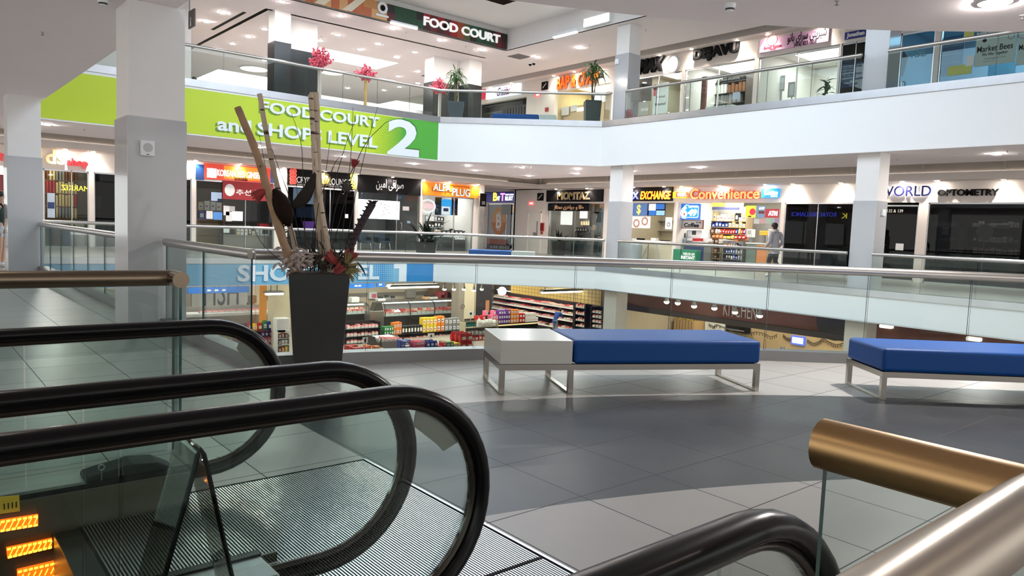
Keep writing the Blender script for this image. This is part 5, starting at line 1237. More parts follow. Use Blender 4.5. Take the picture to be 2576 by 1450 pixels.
t = thing('coffee_machine', 'white coffee machine under the grey coffee sign', 'coffee machine', C.p(uc(1747), -.9, 1.1)); build('body', BOX3(C, (1729, 579, 1765, 598), -.8, .45), WPLAIN, t, bevel=.02); build('display', MB(C).box(*C.rect(1741, 581, 1751, 591, d=-.8)[:2], -.8, -.785, *C.rect(1741, 581, 1751, 591, d=-.8)[2:]), DKGREY, t); build('drip_base', BOX3(C, (1727, 599, 1774, 607), -.75, .5), WPLAIN, t)
for q, s_ in ((1742, 'left'), (1753, 'right')): u, v, z0, z1 = C.rect(q, 600, q+10, 607, d=-.6); one('red_box', '%s red tea box in front of the coffee machine' % s_, 'box', MB(C).box(u, v, -.73, -.6, z0, z1), mat('goods_red', (1, 0, 0)))
u, v, z0, z1 = C.rect(1722, 609, 1770, 660, d=-.75); u = max(u, oC['con'][0]+.03); t = thing('coffee_counter', 'grey counter under the coffee machine', 'counter', C.p((u+v)/2, -.9, 0)); build('body', MB(C).box(u, v, -1.3, -.72, 0, z1-.03), GREY, t); build('top', MB(C).box(u-.03, v+.03, -1.33, -.70, z1-.03, z1), LGREY, t)
u, v, z0, z1 = C.rect(1724, 617, 1766, 640, d=-.55); one('blue_bin', 'dark blue cloth covered bin below the coffee machine', 'bin', MB(C).box(u, v, -.70, -.5, 0, z1), mat('navy_cloth', (.02, .04, .14), .7), bevel=.03)
u, v, z0, z1 = C.rect(1694, 628, 1762, 660, d=-.1)
t = thing('instant_ticket_stand', 'green ticket stand reading win in an instant at the shop entrance', 'stand', C.p((u+v)/2, .15, 0)); build('body', MB(C).box(uc(1704)+.02, v, -.1, .2, 0, z1), mat('ticket_green', (.01, .20, .10), .4), t, bevel=.01)
let(C, t, 'WIN IN AN', (1718, 636, 1747, 643), WL2, .02, .2, .206); let(C, t, 'INSTANT', (1713, 644, 1748, 653), WL2, .045, .2, .206)
for i in range(5):
    p = C.pix(1706+i*3.6, 578+(i % 3)*9, -.6); one('hanging_pouch', 'dark pouch hanging in the left corner of the convenience shop window', 'pouch', MB(C).box(p[0]-.07, p[0]+.07, -.64, -.6, p[1]-.2, p[1]), [BLK, DKGREY, GREY][i % 3], 'hanging pouches at the convenience shop entrance')
u, v, z0, z1 = C.rect(1704, 600, 1719, 622, d=-.5); one('light_blue_pouch', 'light blue bag hanging low at the left of the convenience shop', 'bag', MB(C).box(u, v, -.55, -.5, z0, z1), mat('sky_bag', (.10, .35, .62), .5), bevel=.03)
t = flat(C, (1878, 518, 1903, 548), -.5, emi('lime_glow', (.62, .90, .03), .8), 'lime green jackpot display with a red figure in the convenience shop window', 'sign', 'jackpot_display', .06); build('red_print', MB(C).dsk(C.pix(1893, 533, -.44), .14, -.44, -.435), emi('dot_red', (1, 0, 0), 1), t); build('number_window', MB(C).box(*C.rect(1882, 543, 1890, 547, d=-.44)[:2], -.44, -.434, *C.rect(1882, 543, 1890, 547, d=-.44)[2:]), mat('dark_red', (.15, .01, .01), .4), t)
t = flat(C, (1903, 518, 1927, 548), -.5, emi('slate_glow', (.16, .25, .36), .5), 'slate blue jackpot display between the lime display and the ATM sign', 'sign', 'jackpot_display', .06, [('649', (1910, 521, 1923, 528), WL, .03, .006)]); build('number_window', MB(C).box(*C.rect(1908, 531, 1923, 538, d=-.44)[:2], -.44, -.434, *C.rect(1908, 531, 1923, 538, d=-.44)[2:]), mat('dark_red', (1, 0, 0)), t)
flat(C, (1927, 526, 1960, 548), -.45, emi('atm_red', (.42, .012, .03), .45), 'dark red illuminated ATM sign above the man in the hoodie', 'sign', 'atm_sign', .08, [('ATM', (1933, 531, 1956, 543), WL, .05, .01)])
for k, (c_, a, b) in enumerate((('white', 1896, 1910), ('pink', 1912, 1927), ('pale mint', 1928, 1937), ('mint', 1938, 1947), ('lilac', 1949, 1959))): flat(C, (a, 550, b, 563), -.45, mat('paper_'+c_, {'white': (.8, .8, .78), 'pink': (.75, .5, .52), 'pale mint': (.5, .72, .62), 'mint': (.45, .70, .6), 'lilac': (.5, .38, .68)}[c_], .7), '%s paper sheet taped in the window below the ATM sign' % c_, 'paper', 'paper_sheet', .006)
u, v, z0, z1 = C.rect(1876, 612, 1960, 660, d=-1.4); t = thing('sales_counter', 'glass fronted sales counter at the right of the convenience shop', 'counter', C.p((u+v)/2, -1.6, 0)); build('carcass', MB(C).box(u, v, -2.0, -1.42, 0, z1-.05), mat('counter_green_grey', (.28, .34, .30), .4), t); build('top', MB(C).box(u-.03, v+.03, -2.05, -1.38, z1-.05, z1), WPLAIN, t); build('glass_front', MB(C).box(u, v, -1.42, -1.41, .1, z1-.06), GLS, t)
for r, c_, lb, nm in (((1878, 577, 1892, 597), WPLAIN, 'white lottery terminal on the sales counter', 'lottery_terminal'), ((1910, 581, 1927, 592), mat('goods_yellow', (1, 1, 0)), 'yellow handwritten notice over the sales counter', 'notice'), ((1932, 577, 1945, 598), WPLAIN, 'white cash register on the sales counter behind the man', 'cash_register')):
    u, v, z0, z1 = C.rect(*r, d=-1.5); zc = C.rect(1876, 612, 1960, 660, d=-1.4)[3]; t = thing(nm, lb, nm.replace('_', ' '), C.p((u+v)/2, -1.6, zc+.001)); build('body', MB(C).box(u, v, -1.75, -1.5, z0 if nm != 'notice' else z0, z1), c_, t, bevel=.015); build('foot', MB(C).box((u+v)/2-.05, (u+v)/2+.05, -1.7, -1.55, zc, z0), GREY, t); build('screen', MB(C).box(u+.05, v-.05, -1.5, -1.495, z0+.12, z1-.05), LGREY, t)
u, v, z0, z1 = C.rect(1904, 617, 1936, 660, d=-.9); t = thing('cardboard_carton', 'large orange brown cardboard carton at the convenience shop entrance', 'carton', C.p((u+v)/2, -.9, 0)); build('body', MB(C).box(u, v, -1.3, -.8, 0, z1), mat('cardboard', (.50, .28, .12), .7), t); build('print', MB(C).box(u+.1, v-.1, -.8, -.795, .3, z1-.1), mat('carton_print', (.7, .25, .08), .6), t)
# ---- currency exchange
u0, u1 = oC['for']; panel_light(C, u0+.5, u1-.4, -2.0, -.8, 2.95, 6, 'luminous panel in the currency exchange ceiling', (1, .94, .82))
SCRB = emi('screen_blue', (.08, .16, .36), .6); t = flat(C, (1587, 512, 1629, 543), -.4, SCRB, 'screen with a golden dollar sign in the currency exchange', 'screen', 'wall_screen', .06); let(C, t, '$', (1602, 515, 1612, 541), emi('gold_dollar', (.9, .72, .15), .7), .02, -.34, -.33)
t = flat(C, (1631, 512, 1674, 543), -.4, BLK, 'screen split into blue pictures in the currency exchange', 'screen', 'wall_screen', .06)
for r, m in (((1632, 513, 1650, 530), emi('pic_white', (.7, .75, .85), .6)), ((1632, 530, 1650, 542), emi('pic_blue', (.02, .14, .5), .6)), ((1651, 513, 1672, 527), emi('pic_blue', (1, 1, 1), 1)), ((1651, 530, 1672, 542), emi('pic_pale', (.3, .55, .85), .6))): build('picture', MB(C).box(*C.rect(*r, d=-.34)[:2], -.34, -.335, *C.rect(*r, d=-.34)[2:]), m, t)
t = flat(C, (1581, 545, 1636, 574), -.1, emi('poster_white', (.85, .88, .9), .45), 'wide white poster with brown coins in the currency exchange', 'poster', 'poster', .01)
m_ = MB(C)
for px, py in ((1583, 560), (1601, 562), (1622, 557)): m_.ring(C.pix(px, py, -.09), .12, .2, -.09, -.085, 14)
build('coin_print', m_, mat('coin_brown', (.45, .22, .14), .5), t)
t = flat(C, (1674, 547, 1691, 577), -.38, emi('poster_white', (1, 1, 1), 1), 'narrow white poster at the right edge of the currency exchange', 'poster', 'poster', .01); build('figure_print', MB(C).ring(C.pix(1682, 565, -.37), .06, .10, -.37, -.365, 12), GREY, t)
u, v, z0, z1 = C.rect(1572, 605, 1692, 660, d=-.5); u = max(u, oC['for'][0]-.25); v = min(v, oC['for'][1]-.03); t = thing('service_counter', 'white topped service counter of the currency exchange', 'counter', C.p((u+v)/2, -.6, 0)); build('top', MB(C).box(u, v, -.95, -.35, z1-.04, z1), WPLAIN, t); build('front', MB(C).box(u, v, -.9, -.45, 0, z1-.04), BEIW, t); build('cross_brace', MB(C).slab([(u+1.35, z1-.05), (u+1.39, z1-.05), (u+.9, 0), (u+.86, 0)], -.44, -.42).slab([(u+1.7, z1-.05), (u+1.74, z1-.05), (u+2.1, 0), (u+2.06, 0)], -.44, -.42), LGREY, t)
zc = z1
for px, w, h, c_, nm, lb in ((1596, .2, .06, WPLAIN, 'card_tray', 'small white card tray on the exchange counter'), (1612, .35, .08, BLK, 'keyboard', 'black keyboard on the exchange counter'), (1647, .30, .12, WPLAIN, 'desk_phone', 'white desk telephone on the exchange counter'), (1674, .45, .04, BLK, 'mouse_mat', 'flat black mat at the right end of the exchange counter')): q = C.pix(px, 600, -.6)[0]; one(nm, lb, nm.replace('_', ' '), MB(C).box(q-w/2, q+w/2, -.7, -.5, zc, zc+h), c_, bevel=.01)
t = thing('display_shelf', 'two thin dark wall shelves behind the exchange counter', 'shelf', C.p(uc(1665), -2.9, 1.5))
for py in (556, 581): z = C.pix(1660, py, -2.8)[1]; build('shelf_board', MB(C).box(C.pix(1643, py, -2.8)[0], C.pix(1690, py, -2.8)[0], -2.99, -2.7, z-.02, z), GREY, t)
u, v, z0, z1 = C.rect(1587, 615, 1620, 665, d=.35); t = thing('litter_bin', 'round grey litter bin behind the glass in front of the currency exchange', 'bin', C.p((u+v)/2, .6, 0)); c_ = C.p((u+v)/2, .6, 0); build('body', MB().lathe([(.36, 0), (.38, .75), (.36, .78)], c_, 20), mat('bin_blue_grey', (.30, .36, .40), .4, .3), t, smooth=.6); build('lid', MB().lathe([(.36, .78), (.33, .90), (.2, .95)], c_, 20), mat('bin_lid', (.42, .48, .52), .35, .3), t, smooth=.6)
# ---- jewellery shop
u0, u1 = oC['mom']; panel_light(C, u0+1.4, u1-.3, -2.4, -1.0, 2.95, 5, 'luminous panel in the jewellery shop ceiling', (1, .92, .78))
u, v, z0, z1 = C.rect(1385, 604, 1484, 660, d=-.9); u = max(u, oC['mom'][0]-.4); t = thing('jewel_counter', 'dark glass jewellery counter behind the far balustrade', 'counter', C.p((u+v)/2, -1.2, 0)); build('body', MB(C).box(u+.5, v+.2, -1.38, -.9, 0, z1-.2), mat('counter_slate', (.06, .075, .085), .25), t, bevel=.03); build('glass_top', MB(C).box(u+.5, v+.2, -1.38, -.9, z1-.2, z1+.02), GLS, t); zc = z1+.02
flat(C, (1412, 532, 1440, 566), -.8, emi('bright_niche', (1, .98, .92), 1.3), 'bright white wall niche in the jewellery shop', 'display', 'display_niche', .05)
flat(C, (1460, 530, 1478, 550), -1.7, emi('bright_niche', (1, 1, 1), 1), 'small bright niche with a white picture in the jewellery shop', 'display', 'display_niche', .05)
u, v, z0, z1 = C.rect(1483, 533, 1507, 571, d=-1.4); t = thing('display_cabinet', 'black display cabinet right of the jewellery niches', 'cabinet', C.p((u+v)/2, -1.5, z0)); build('body', MB(C).box(u, v, -1.7, -1.4, z0, z1), BLK, t); build('stand', MB(C).box(u+.1, v-.1, -1.7, -1.5, 0, z0), BLK, t); build('mark', MB(C).slab([((u+v)/2+.1, z0+.4), ((u+v)/2+.13, z0+.4), ((u+v)/2+.2, z0+.6), ((u+v)/2+.17, z0+.6)], -1.4, -1.395), LGREY, t)
for k in range(5):
    q = C.pix(1452+k*6.3, 578, -1.8); p = C.p(q[0], -1.8, 0); t = thing('necklace_bust', 'black necklace bust with a pale pendant, one of five in a row', 'jewellery bust', (p.x, p.y, q[1]-.15), 'five necklace busts in the jewellery shop'); b_ = base_of(t)
    build('bust', MB().lathe([(.09, 0), (.10, .14), (.05, .22), (.045, .28)], b_, 10), BLK, t); build('pendant', MB(C).dsk((q[0], q[1]-.02), .04, -1.70, -1.68, 8), WPLAIN, t)
q0, q1 = C.pix(1447, 585, -1.8), C.pix(1484, 585, -1.8); one('display_plinth', 'dark plinth carrying the row of necklace busts', 'plinth', MB(C).box(q0[0], q1[0], -2.0, -1.65, 0, C.pix(1465, 578, -1.8)[1]-.152), DKGREY)
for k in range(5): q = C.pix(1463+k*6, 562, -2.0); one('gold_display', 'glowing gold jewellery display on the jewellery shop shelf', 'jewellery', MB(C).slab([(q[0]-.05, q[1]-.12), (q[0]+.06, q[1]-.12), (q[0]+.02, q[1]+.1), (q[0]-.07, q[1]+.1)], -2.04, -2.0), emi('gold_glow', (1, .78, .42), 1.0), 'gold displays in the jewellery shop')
t = shelfunit(C, 'pale shelf carrying the glowing gold displays in the jewellery shop', 1459, 1494, [566.5], -2.1, .2, LGREY, sides=False)
for k in range(34):
    if k == 0: mb = MB()
    q = C.pix(1408, 604, .55); b_ = C.p(q[0], .6, .7); a = random.uniform(0, 6.28); el = random.uniform(.1, 1.5); leafb(mb, b_, (math.cos(a)*math.cos(el), math.sin(a)*math.cos(el), math.sin(el)), random.uniform(.4, .95), .04, .2)
t = planter('spiky dark potted plant standing before the jewellery shop window', (b_.x, b_.y, 0), V((1, 0, 0)), V((0, 1, 0)), .45, .5, .7, 'potted plant', POT); t.name = 'potted_plant'; build('leaves', mb, LEAFD, t)
# ---- shop behind the navy sign
t = flat(bt, (1228, 512, 1285, 612), -.05, mat('poster_grey', (.42, .46, .50), .5), 'tall grey window poster with an orange coin under the navy sign', 'poster', 'window_poster', .01)
c_ = bt.pix(1255, 556, -.04); build('coin_disc', MB(bt).dsk(c_, .72, -.04, -.03, 28, 1.15), mat('coin_orange_pale', (.72, .38, .16), .5), t)
build('coin_shade', MB(bt).slab([(c_[0]+.72*math.cos(a), c_[1]+.83*math.sin(a)) for a in [math.pi+.1+i*(math.pi-.2)/14 for i in range(15)]], -.03, -.026), mat('coin_orange', (.62, .20, .03), .5), t); let(bt, t, 'B', None, WPLAIN, .03, -.026, -.02, uz=(c_[0]-.25, c_[0]+.28, c_[1]-.45, c_[1]+.42)); build('ticks', MB(bt).box(c_[0]-.12, c_[0]-.04, -.026, -.02, c_[1]-.6, c_[1]-.45).box(c_[0]+.06, c_[0]+.14, -.026, -.02, c_[1]-.6, c_[1]-.45).box(c_[0]-.12, c_[0]-.04, -.026, -.02, c_[1]+.4, c_[1]+.55).box(c_[0]+.06, c_[0]+.14, -.026, -.02, c_[1]+.4, c_[1]+.55), WPLAIN, t)
flat(bt, (1228, 602, 1276, 615), -.03, mat('red_strip', (.42, .06, .03), .5), 'red sofa shaped panel at the foot of the grey window poster', 'panel', 'red_sofa_print', .08); flat(bt, (1226, 615, 1284, 629), -.04, mat('purple_strip', (.05, .03, .09), .5), 'dark purple strip below the red panel', 'panel', 'purple_strip', .03, [('644 0042', (1233, 619, 1281, 626), LGREY, .02, .004)])
flat(bt, (1262, 514, 1286, 540), -.025, mat('notice_green_grey', (.22, .26, .24), .4), 'grey green opening hours notice on the glass under the navy sign', 'notice', 'notice', .01)
flat(bt, (1290, 518, 1314, 535), -1.0, emi('orange_screen', (.62, .22, .06), .5), 'orange screen inside the shop under the navy sign', 'screen', 'wall_screen', .05)
t = thing('window_lettering', 'pale letters with an orange B low on the glass under the navy sign', 'sign', bt.p(bt.pix(1302, 610)[0], 0, .5)); let(bt, t, 'B', (1291, 596, 1300, 615), mat('coin_orange', (1, 1, 1)), .04, -.05, -.04); let(bt, t, 'IT', (1300, 603, 1309, 614), WL2, .03, -.05, -.04)
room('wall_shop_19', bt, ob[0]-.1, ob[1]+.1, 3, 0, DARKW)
# ---- orange shop
u0, u1 = oA['alf']; panel_light(A, u0+.3, u1-.3, -2.2, -.9, 2.95, 8, 'luminous panel in the orange sign shop ceiling')
NEON = emi('neon_white', (.9, .95, 1), 2); t = thing('open_sign', 'oval neon open sign in the orange sign shop window', 'sign', A.p(ua(1076), -.2, 1.8)); c_ = A.pix(1076, 519, -.2)
build('outer_tube', MB(A).ring(c_, .40, .44, -.2, -.17, 26, .72), emi('neon_cyan', (.45, .9, 1), 1.6), t); build('inner_tube', MB(A).ring(c_, .34, .37, -.2, -.17, 26, .72), emi('neon_rose', (1, .35, .4), 1.3), t); let(A, t, 'OPEN', (1063, 513, 1090, 525), emi('neon_rose', (1, 1, 1), 1), .01, -.2, -.17)
for r, m, lb in (((1094, 497, 1110, 541), BLK, 'left black display panel in the orange sign shop'), ((1135, 497, 1150, 542), BLK, 'right black display panel in the orange sign shop')): flat(A, r, -.5, m, lb, 'panel', 'display_board', .05)
t = flat(A, (1110, 501, 1135, 541), -.45, emi('blue_poster', (.02, .32, .75), .7), 'bright blue and white poster between two black panels in the shop window', 'poster', 'window_poster', .03); q = A.rect(1111, 520, 1132, 540, d=-.42); build('white_half', MB(A).box(q[0], q[1], -.42, -.415, q[2], q[3]), emi('poster_white', (1, 1, 1), 1), t); build('picture', MB(A).box(q[0]+.1, q[1]-.1, -.415, -.41, q[2]+.15, q[3]-.08), mat('navy_cloth', (1, 1, 1)), t)
t = shelfunit(A, 'pale shelves crowded with small white gadgets in the orange sign shop', 1064, 1138, [556, 572, 588, 604], -2.8, .3, LGREY)
for py, w in ((556, 'top'), (572, 'second'), (588, 'third'), (604, 'bottom')): row(A, 1067, py, 1135, py+.6, -2.78, 9, (.16, .30), ['white', 'cream', 'grey', 'black', 'white', 'brown'], 'gadget_box', 'box', 'on the %s gadget shelf of the orange sign shop' % w, 'box', 'gadgets in the orange sign shop, '+w, .18)
u, v, z0, z1 = A.rect(1105, 590, 1176, 632, d=-.6); v = min(v, oA['alf'][1]); t = thing('glass_counter', 'dark glass counter behind the window lettering of the orange sign shop', 'counter', A.p((u+v)/2, -.8, 0)); build('body', MB(A).box(u, v, -1.1, -.6, 0, z1-.15), DKGREY, t); build('top', MB(A).box(u, v, -1.1, -.58, z1-.15, z1-.12), WPLAIN, t)
row(A, 1110, 589.5, 1172, 592, -.85, 6, (.18, .32), ['black', 'grey', 'black', 'white'], 'monitor', 'box', 'on the dark glass counter of the orange sign shop', 'monitor', 'monitors on the counter', .15)
t = thing('window_lettering', 'white hardware and software lettering low on the orange sign shop window', 'sign', A.p(ua(1155), 0, .8)); let(A, t, 'Hardware', (1143, 590, 1169, 595), WL2, .01, -.05, -.045); let(A, t, 'Software', (1144, 597, 1169, 603), WL2, .01, -.05, -.045)
# ---- shop with the black Persian sign
t = flat(A, (897, 504, 1003, 551), -.5, SCRW, 'wide glaring white screen in the window below the black Persian sign', 'screen', 'wall_screen', .08); m_ = MB(A)
for k in range(9): q = A.pix(945+random.uniform(0, 45), 512+k*4, -.42); m_.box(q[0], q[0]+.12, -.42, -.415, q[1], q[1]+.03)
build('text_rows', m_, mat('faint_red_text', (.75, .5, .5), .5), t)
def chair(label, px, d, m, fr=A):
    u = fr.pix(px, 620, d)[0]; c = fr.p(u, d, 0); t = thing('lounge_chair', label, 'chair', c)
    build('seat', MB(fr).box(u-.30, u+.30, d-.28, d+.28, .36, .46), m, t, bevel=.05, seg=3, smooth=.9)
    build('backrest', MB(fr).slab([(u-.33, .44), (u+.33, .44), (u+.30, .80), (u+.18, .88), (u-.18, .88), (u-.30, .80)], d-.33, d-.25), m, t, bevel=.03, smooth=.9)
    for s_ in (-1, 1): build('armrest', MB(fr).slab([(0, .44), (.5, .44), (.46, .60), (.1, .66)], 0, .05) if False else MB(fr).box(u+s_*.32-.03, u+s_*.32+.03, d-.28, d+.20, .44, .62), m, t, bevel=.025, smooth=.9)
    for sx in (-1, 1):
        for sy in (-1, 1): build('leg', MB().tube([fr.p(u+sx*.24, d+sy*.2, .37), fr.p(u+sx*.29, d+sy*.26, 0)], .014, 6), STEEL, t)
NVC = mat('chair_navy', (.035, .055, .085), .6)
chair('left dark blue lounge chair in the window below the glaring white screen', 914, -.8, NVC); chair('right dark blue lounge chair in the window below the glaring white screen', 962, -.9, NVC)
flat(A, (1024, 556, 1032, 562), -.04, mat('sticker_blue', (.2, .3, .4), .5), 'small blue sticker on the glass door of the shop with the Persian sign', 'sticker', 'door_sticker', .004); flat(A, (1013, 520, 1029, 530), -.04, LGREY, 'small pale notice high on the glass door of the shop with the Persian sign', 'notice', 'notice', .004)
build('door_handle', MB().tube([A.p(ua(1009), -.05, 1.0), A.p(ua(1009), .06, 1.02), A.p(ua(1009), .06, 1.3), A.p(ua(1009), -.05, 1.32)], .016, 6), STEEL, WIN['sar'])
# ---- crypto shop
t = flat(A, (737, 475, 793, 513), -.8, emi('pale_blue_screen', (.5, .72, .9), .8), 'pale blue screen hanging in the black fronted shop behind the birch poles', 'screen', 'wall_screen', .06); build('screen_frame', MB(A).box(*[A.rect(737, 475, 793, 513, d=-.8)[i]+(-.03, .03)[i] for i in (0, 1)], -.83, -.79, *[A.rect(737, 475, 793, 513, d=-.8)[i]+(-.03, .03)[i-2] for i in (2, 3)]), BLK, t)
flat(A, (762, 557, 790, 583), -1.2, emi('violet_glow', (.35, .15, .75), .8), 'violet glowing screen low in the black fronted shop', 'screen', 'glowing_screen', .05); flat(A, (745, 520, 792, 548), -1.0, emi('night_blue', (.02, .05, .12), .5), 'dark blue poster under the pale blue screen', 'poster', 'poster', .03)
flat(A, (868, 539, 876, 549), -.04, WPLAIN, 'small white card on the door of the black fronted shop', 'card', 'door_card', .004)
# ---- ginseng shop
u0, u1 = oA['gin']; panel_light(A, u0+1, u1-.8, -2.6, -1.6, 2.95, 1.6, 'dim luminous panel in the ginseng shop ceiling', (1, .9, .75))
t = flat(A, (529, 482, 560, 508), -.9, BLK, 'wall screen showing a white room in the ginseng shop', 'screen', 'wall_screen', .05); q = A.rect(531, 484, 558, 506, d=-.85); build('picture', MB(A).box(q[0], q[1], -.85, -.845, q[2], q[3]), emi('picture_pale', (.6, .68, .9), .7), t); build('picture_figure', MB(A).box(q[0]+.25, q[0]+.5, -.845, -.84, q[2], q[3]-.25), mat('navy_cloth', (1, 1, 1)), t)
t = shelfunit(A, 'wooden wall shelves with white boxes in the ginseng shop', 493, 560, [529, 552], -2.6, .3, mat('honey_wood', (.42, .24, .10), .5))
row(A, 496, 529, 556, 530, -2.55, 4, (.30, .44), ['brown', 'white', 'brown', 'cream'], 'gift_box', 'box', 'on the upper wooden shelf of the ginseng shop', 'box', 'gift boxes, upper shelf'); row(A, 498, 552, 556, 553, -2.55, 4, (.30, .42), ['cream', 'white', 'blue', 'brown'], 'gift_box', 'box', 'on the lower wooden shelf of the ginseng shop', 'box', 'gift boxes, lower shelf')
for r, m, lb in (((562, 518, 577, 542), WPLAIN, 'white notice at the top left of the notices on the ginseng shop window'), ((577, 519, 591, 532), LGREY, 'grey notice beside the top white one on the ginseng shop window'), ((568, 533, 583, 557), WPLAIN, 'white notice hanging lowest on the ginseng shop window'), ((519, 531, 535, 551), WPLAIN, 'white notice with a red crest on the ginseng shop window'), ((562, 575, 577, 586), mat('pale_mint', (.5, .6, .58), .6), 'pale green notice low on the ginseng shop glass')): flat(A, r, -.045, m, lb, 'notice', 'window_notice', .006)
flat(A, (536, 534, 558, 553), -1.2, emi('tv_blue', (.1, .3, .75), .7), 'blue glowing screen beside the crest notice', 'screen', 'glowing_screen', .04); flat(A, (583, 532, 610, 556), -1.6, emi('lit_niche', (.95, .95, .95), .9), 'bright white niche behind the notices in the ginseng shop', 'display', 'display_niche', .04)
u, v, z0, z1 = A.rect(562, 592, 690, 640, d=-.6); v = min(v, oA['gin'][1]+.15); t = thing('sales_counter', 'beige sales counter in the right half of the ginseng shop', 'counter', A.p((u+v)/2, -.8, 0)); build('front', MB(A).box(u, v, -1.1, -.6, 0, z1-.03), mat('taupe', (.30, .26, .22), .5), t); build('top', MB(A).box(u, v+.1, -1.15, -.56, z1-.03, z1), mat('taupe_top', (.36, .32, .28), .4), t)
row(A, 592, 591, 650, 593, -.85, 6, (.16, .34), ['cream', 'white', 'brown', 'white', 'grey'], 'jar_box', 'box', 'on the beige ginseng counter', 'box', 'boxes on the ginseng counter')
u, v, z0, z1 = A.rect(655, 571, 678, 590, d=-.7); t = thing('microwave_oven', 'white microwave oven on the ginseng counter', 'microwave', A.p((u+v)/2, -.9, z0)); zc = A.rect(562, 592, 690, 640, d=-.6)[3]; build('body', MB(A).box(u, v, -1.05, -.7, zc, z1), WPLAIN, t, bevel=.01); build('door_window', MB(A).box(u+.08, v-.05, -.7, -.69, zc+.06, z1-.06), BLK, t); one('red_white_box', 'red and white box on top of the microwave oven', 'box', MB(A).box(u-.02, v, -1.0, -.72, z1+.001, z1+.13), mat('goods_red', (1, 0, 0)))
# ---- toy shop at the far left
panel_light(A, ua(70), ua(220), -2.4, -1.2, 2.95, 3.0, 'luminous panel in the toy shop ceiling', (1, .88, .62))
t = shelfunit(A, 'wall shelves with bundled cloth in the toy shop at the far left', 112, 203, [455, 487, 519, 548], -2.4, .35, mat('honey_wood', (1, 1, 1)))
for py, w in ((455, 'top'), (487, 'second'), (519, 'third'), (548, 'bottom')): row(A, 114, py-6, 200, py+6, -2.35, 11, (.36, .58), ['brown', 'cream', 'brown', 'grey', 'red' if w != 'top' else 'brown', 'cream', 'blue' if w == 'third' else 'brown'], 'cloth_bundle', 'roll', 'on the %s shelf of the toy shop' % w, 'cloth', 'cloth bundles in the toy shop, '+w, .28)
t = flat(A, (119, 486, 138, 548), -.05, mat('poster_pale_blue', (.45, .55, .68), .5), 'tall pale blue poster on the toy shop window', 'poster', 'window_poster', .008); q = A.rect(120, 509, 137, 525, d=-.04); build('navy_band', MB(A).box(q[0], q[1], -.042, -.036, q[2], q[3]), mat('navy_cloth', (1, 1, 1)), t)
u, v, z0, z1 = A.rect(163, 570, 193, 625, d=-.8); one('dark_blue_suitcase', 'dark blue case standing low in the toy shop window', 'case', MB(A).box(u, v, -1.1, -.8, 0, z1), mat('case_blue', (.03, .06, .13), .5), bevel=.04); u, v, z0, z1 = A.rect(193, 565, 233, 625, d=-.8); v = min(v, oA['kids'][1]); one('beige_crate', 'beige crate beside the dark blue case in the toy shop', 'crate', MB(A).box(u, v, -1.1, -.8, 0, z1), mat('crate_beige', (.42, .38, .28), .6), bevel=.02)
for r, lb in (((0, 440, 12, 520), 'upper dark red rolled goods behind the far-left pillar'), ((0, 522, 10, 556), 'pale goods behind the person at the left edge')): u, v, z0, z1 = A.rect(*r, d=-1); one('hanging_goods', lb, 'goods', MB(A).box(u-.5, v, -1.2, -1, z0, z1), mat('goods_brown', (1, 1, 1)) if 'pale' in lb else mat('goods_red', (1, 1, 1)))
flat(A, (238, 492, 254, 525), -.5, mat('dim_green_screen', (.10, .16, .16), .4), 'dim framed screen in the dark shop beside the toy shop', 'screen', 'framed_screen', .05)
# ---- optometry shop and the dark shop
panel_light(C, uc(2330), uc(2520), -2.6, -1.2, 2.95, 1.3, 'dim luminous panel added in the optometry shop ceiling', (1, .95, .88))  # panel added so the sunglasses cabinet shows behind the dark glass
u, v, z0, z1 = C.rect(2340, 556, 2412, 705, d=-.5); t = thing('glasses_cabinet', 'tall glass cabinet of sunglasses in the optometry shop window', 'cabinet', C.p((u+v)/2, -.7, 0)); z0 = .05
CAB = mat('cabinet_grey', (.13, .14, .14), .35)
build('frame', MB(C).box(u, u+.05, -.9, -.5, 0, z1).box(v-.05, v, -.9, -.5, 0, z1).box(u, v, -.9, -.5, z1-.22, z1).box(u, v, -.9, -.5, 0, .1), CAB, t); build('back_panel', MB(C).box(u, v, -.92, -.9, 0, z1), mat('cabinet_back', (.07, .075, .075), .5), t)
for k in range(4): build('shelf', MB(C).box(u+.05, v-.05, -.88, -.52, .35+k*.36, .365+k*.36), GLS, t)
let(C, t, 'OAKLEY', (2362, 561, 2407, 568), LGREY, .03, -.5, -.49); build('oval_logo', MB(C).ring(C.pix(2354, 564, -.49), .07, .10, -.5, -.49, 16, .5), LGREY, t); zc = z1
for k in range(4):
    for j in range(3): q = u+.28+j*(v-u-.5)/2; tt = thing('sunglasses', 'pair of dark sunglasses on a shelf of the tall glass cabinet', 'sunglasses', C.p(q, -.6, .366+k*.36), 'sunglasses in the glass cabinet'); z = .366+k*.36; build('lenses', MB(C).ring((q-.05, z+.045), .02, .042, -.62, -.6, 10).ring((q+.05, z+.045), .02, .042, -.62, -.6, 10), LGREY, tt); build('bridge', MB(C).box(q-.012, q+.012, -.62, -.6, z+.05, z+.06).box(q-.01, q+.01, -.62, -.6, z, z+.05), BLK, tt)
flat(C, (2253, 613, 2273, 630), -.045, WPLAIN, 'white notice taped to the glass door of the optometry shop', 'notice', 'door_notice', .006); flat(C, (2371, 570, 2386, 590), -.4, LGREY, 'pale card on the upper part of the sunglasses cabinet', 'card', 'display_card', .006); flat(C, (2503, 604, 2519, 612), -1.2, WPLAIN, 'small white card deep in the optometry shop', 'card', 'display_card', .01); flat(C, (2508, 567, 2540, 576), -1.2, LGREY, 'pale box on the rail in the optometry shop', 'box', 'pale_box', .05)
t = shelfunit(C, 'dim wall display with frames at the right of the optometry shop', 2440, 2570, [572, 610, 640], -2.2, .3, DKGREY)
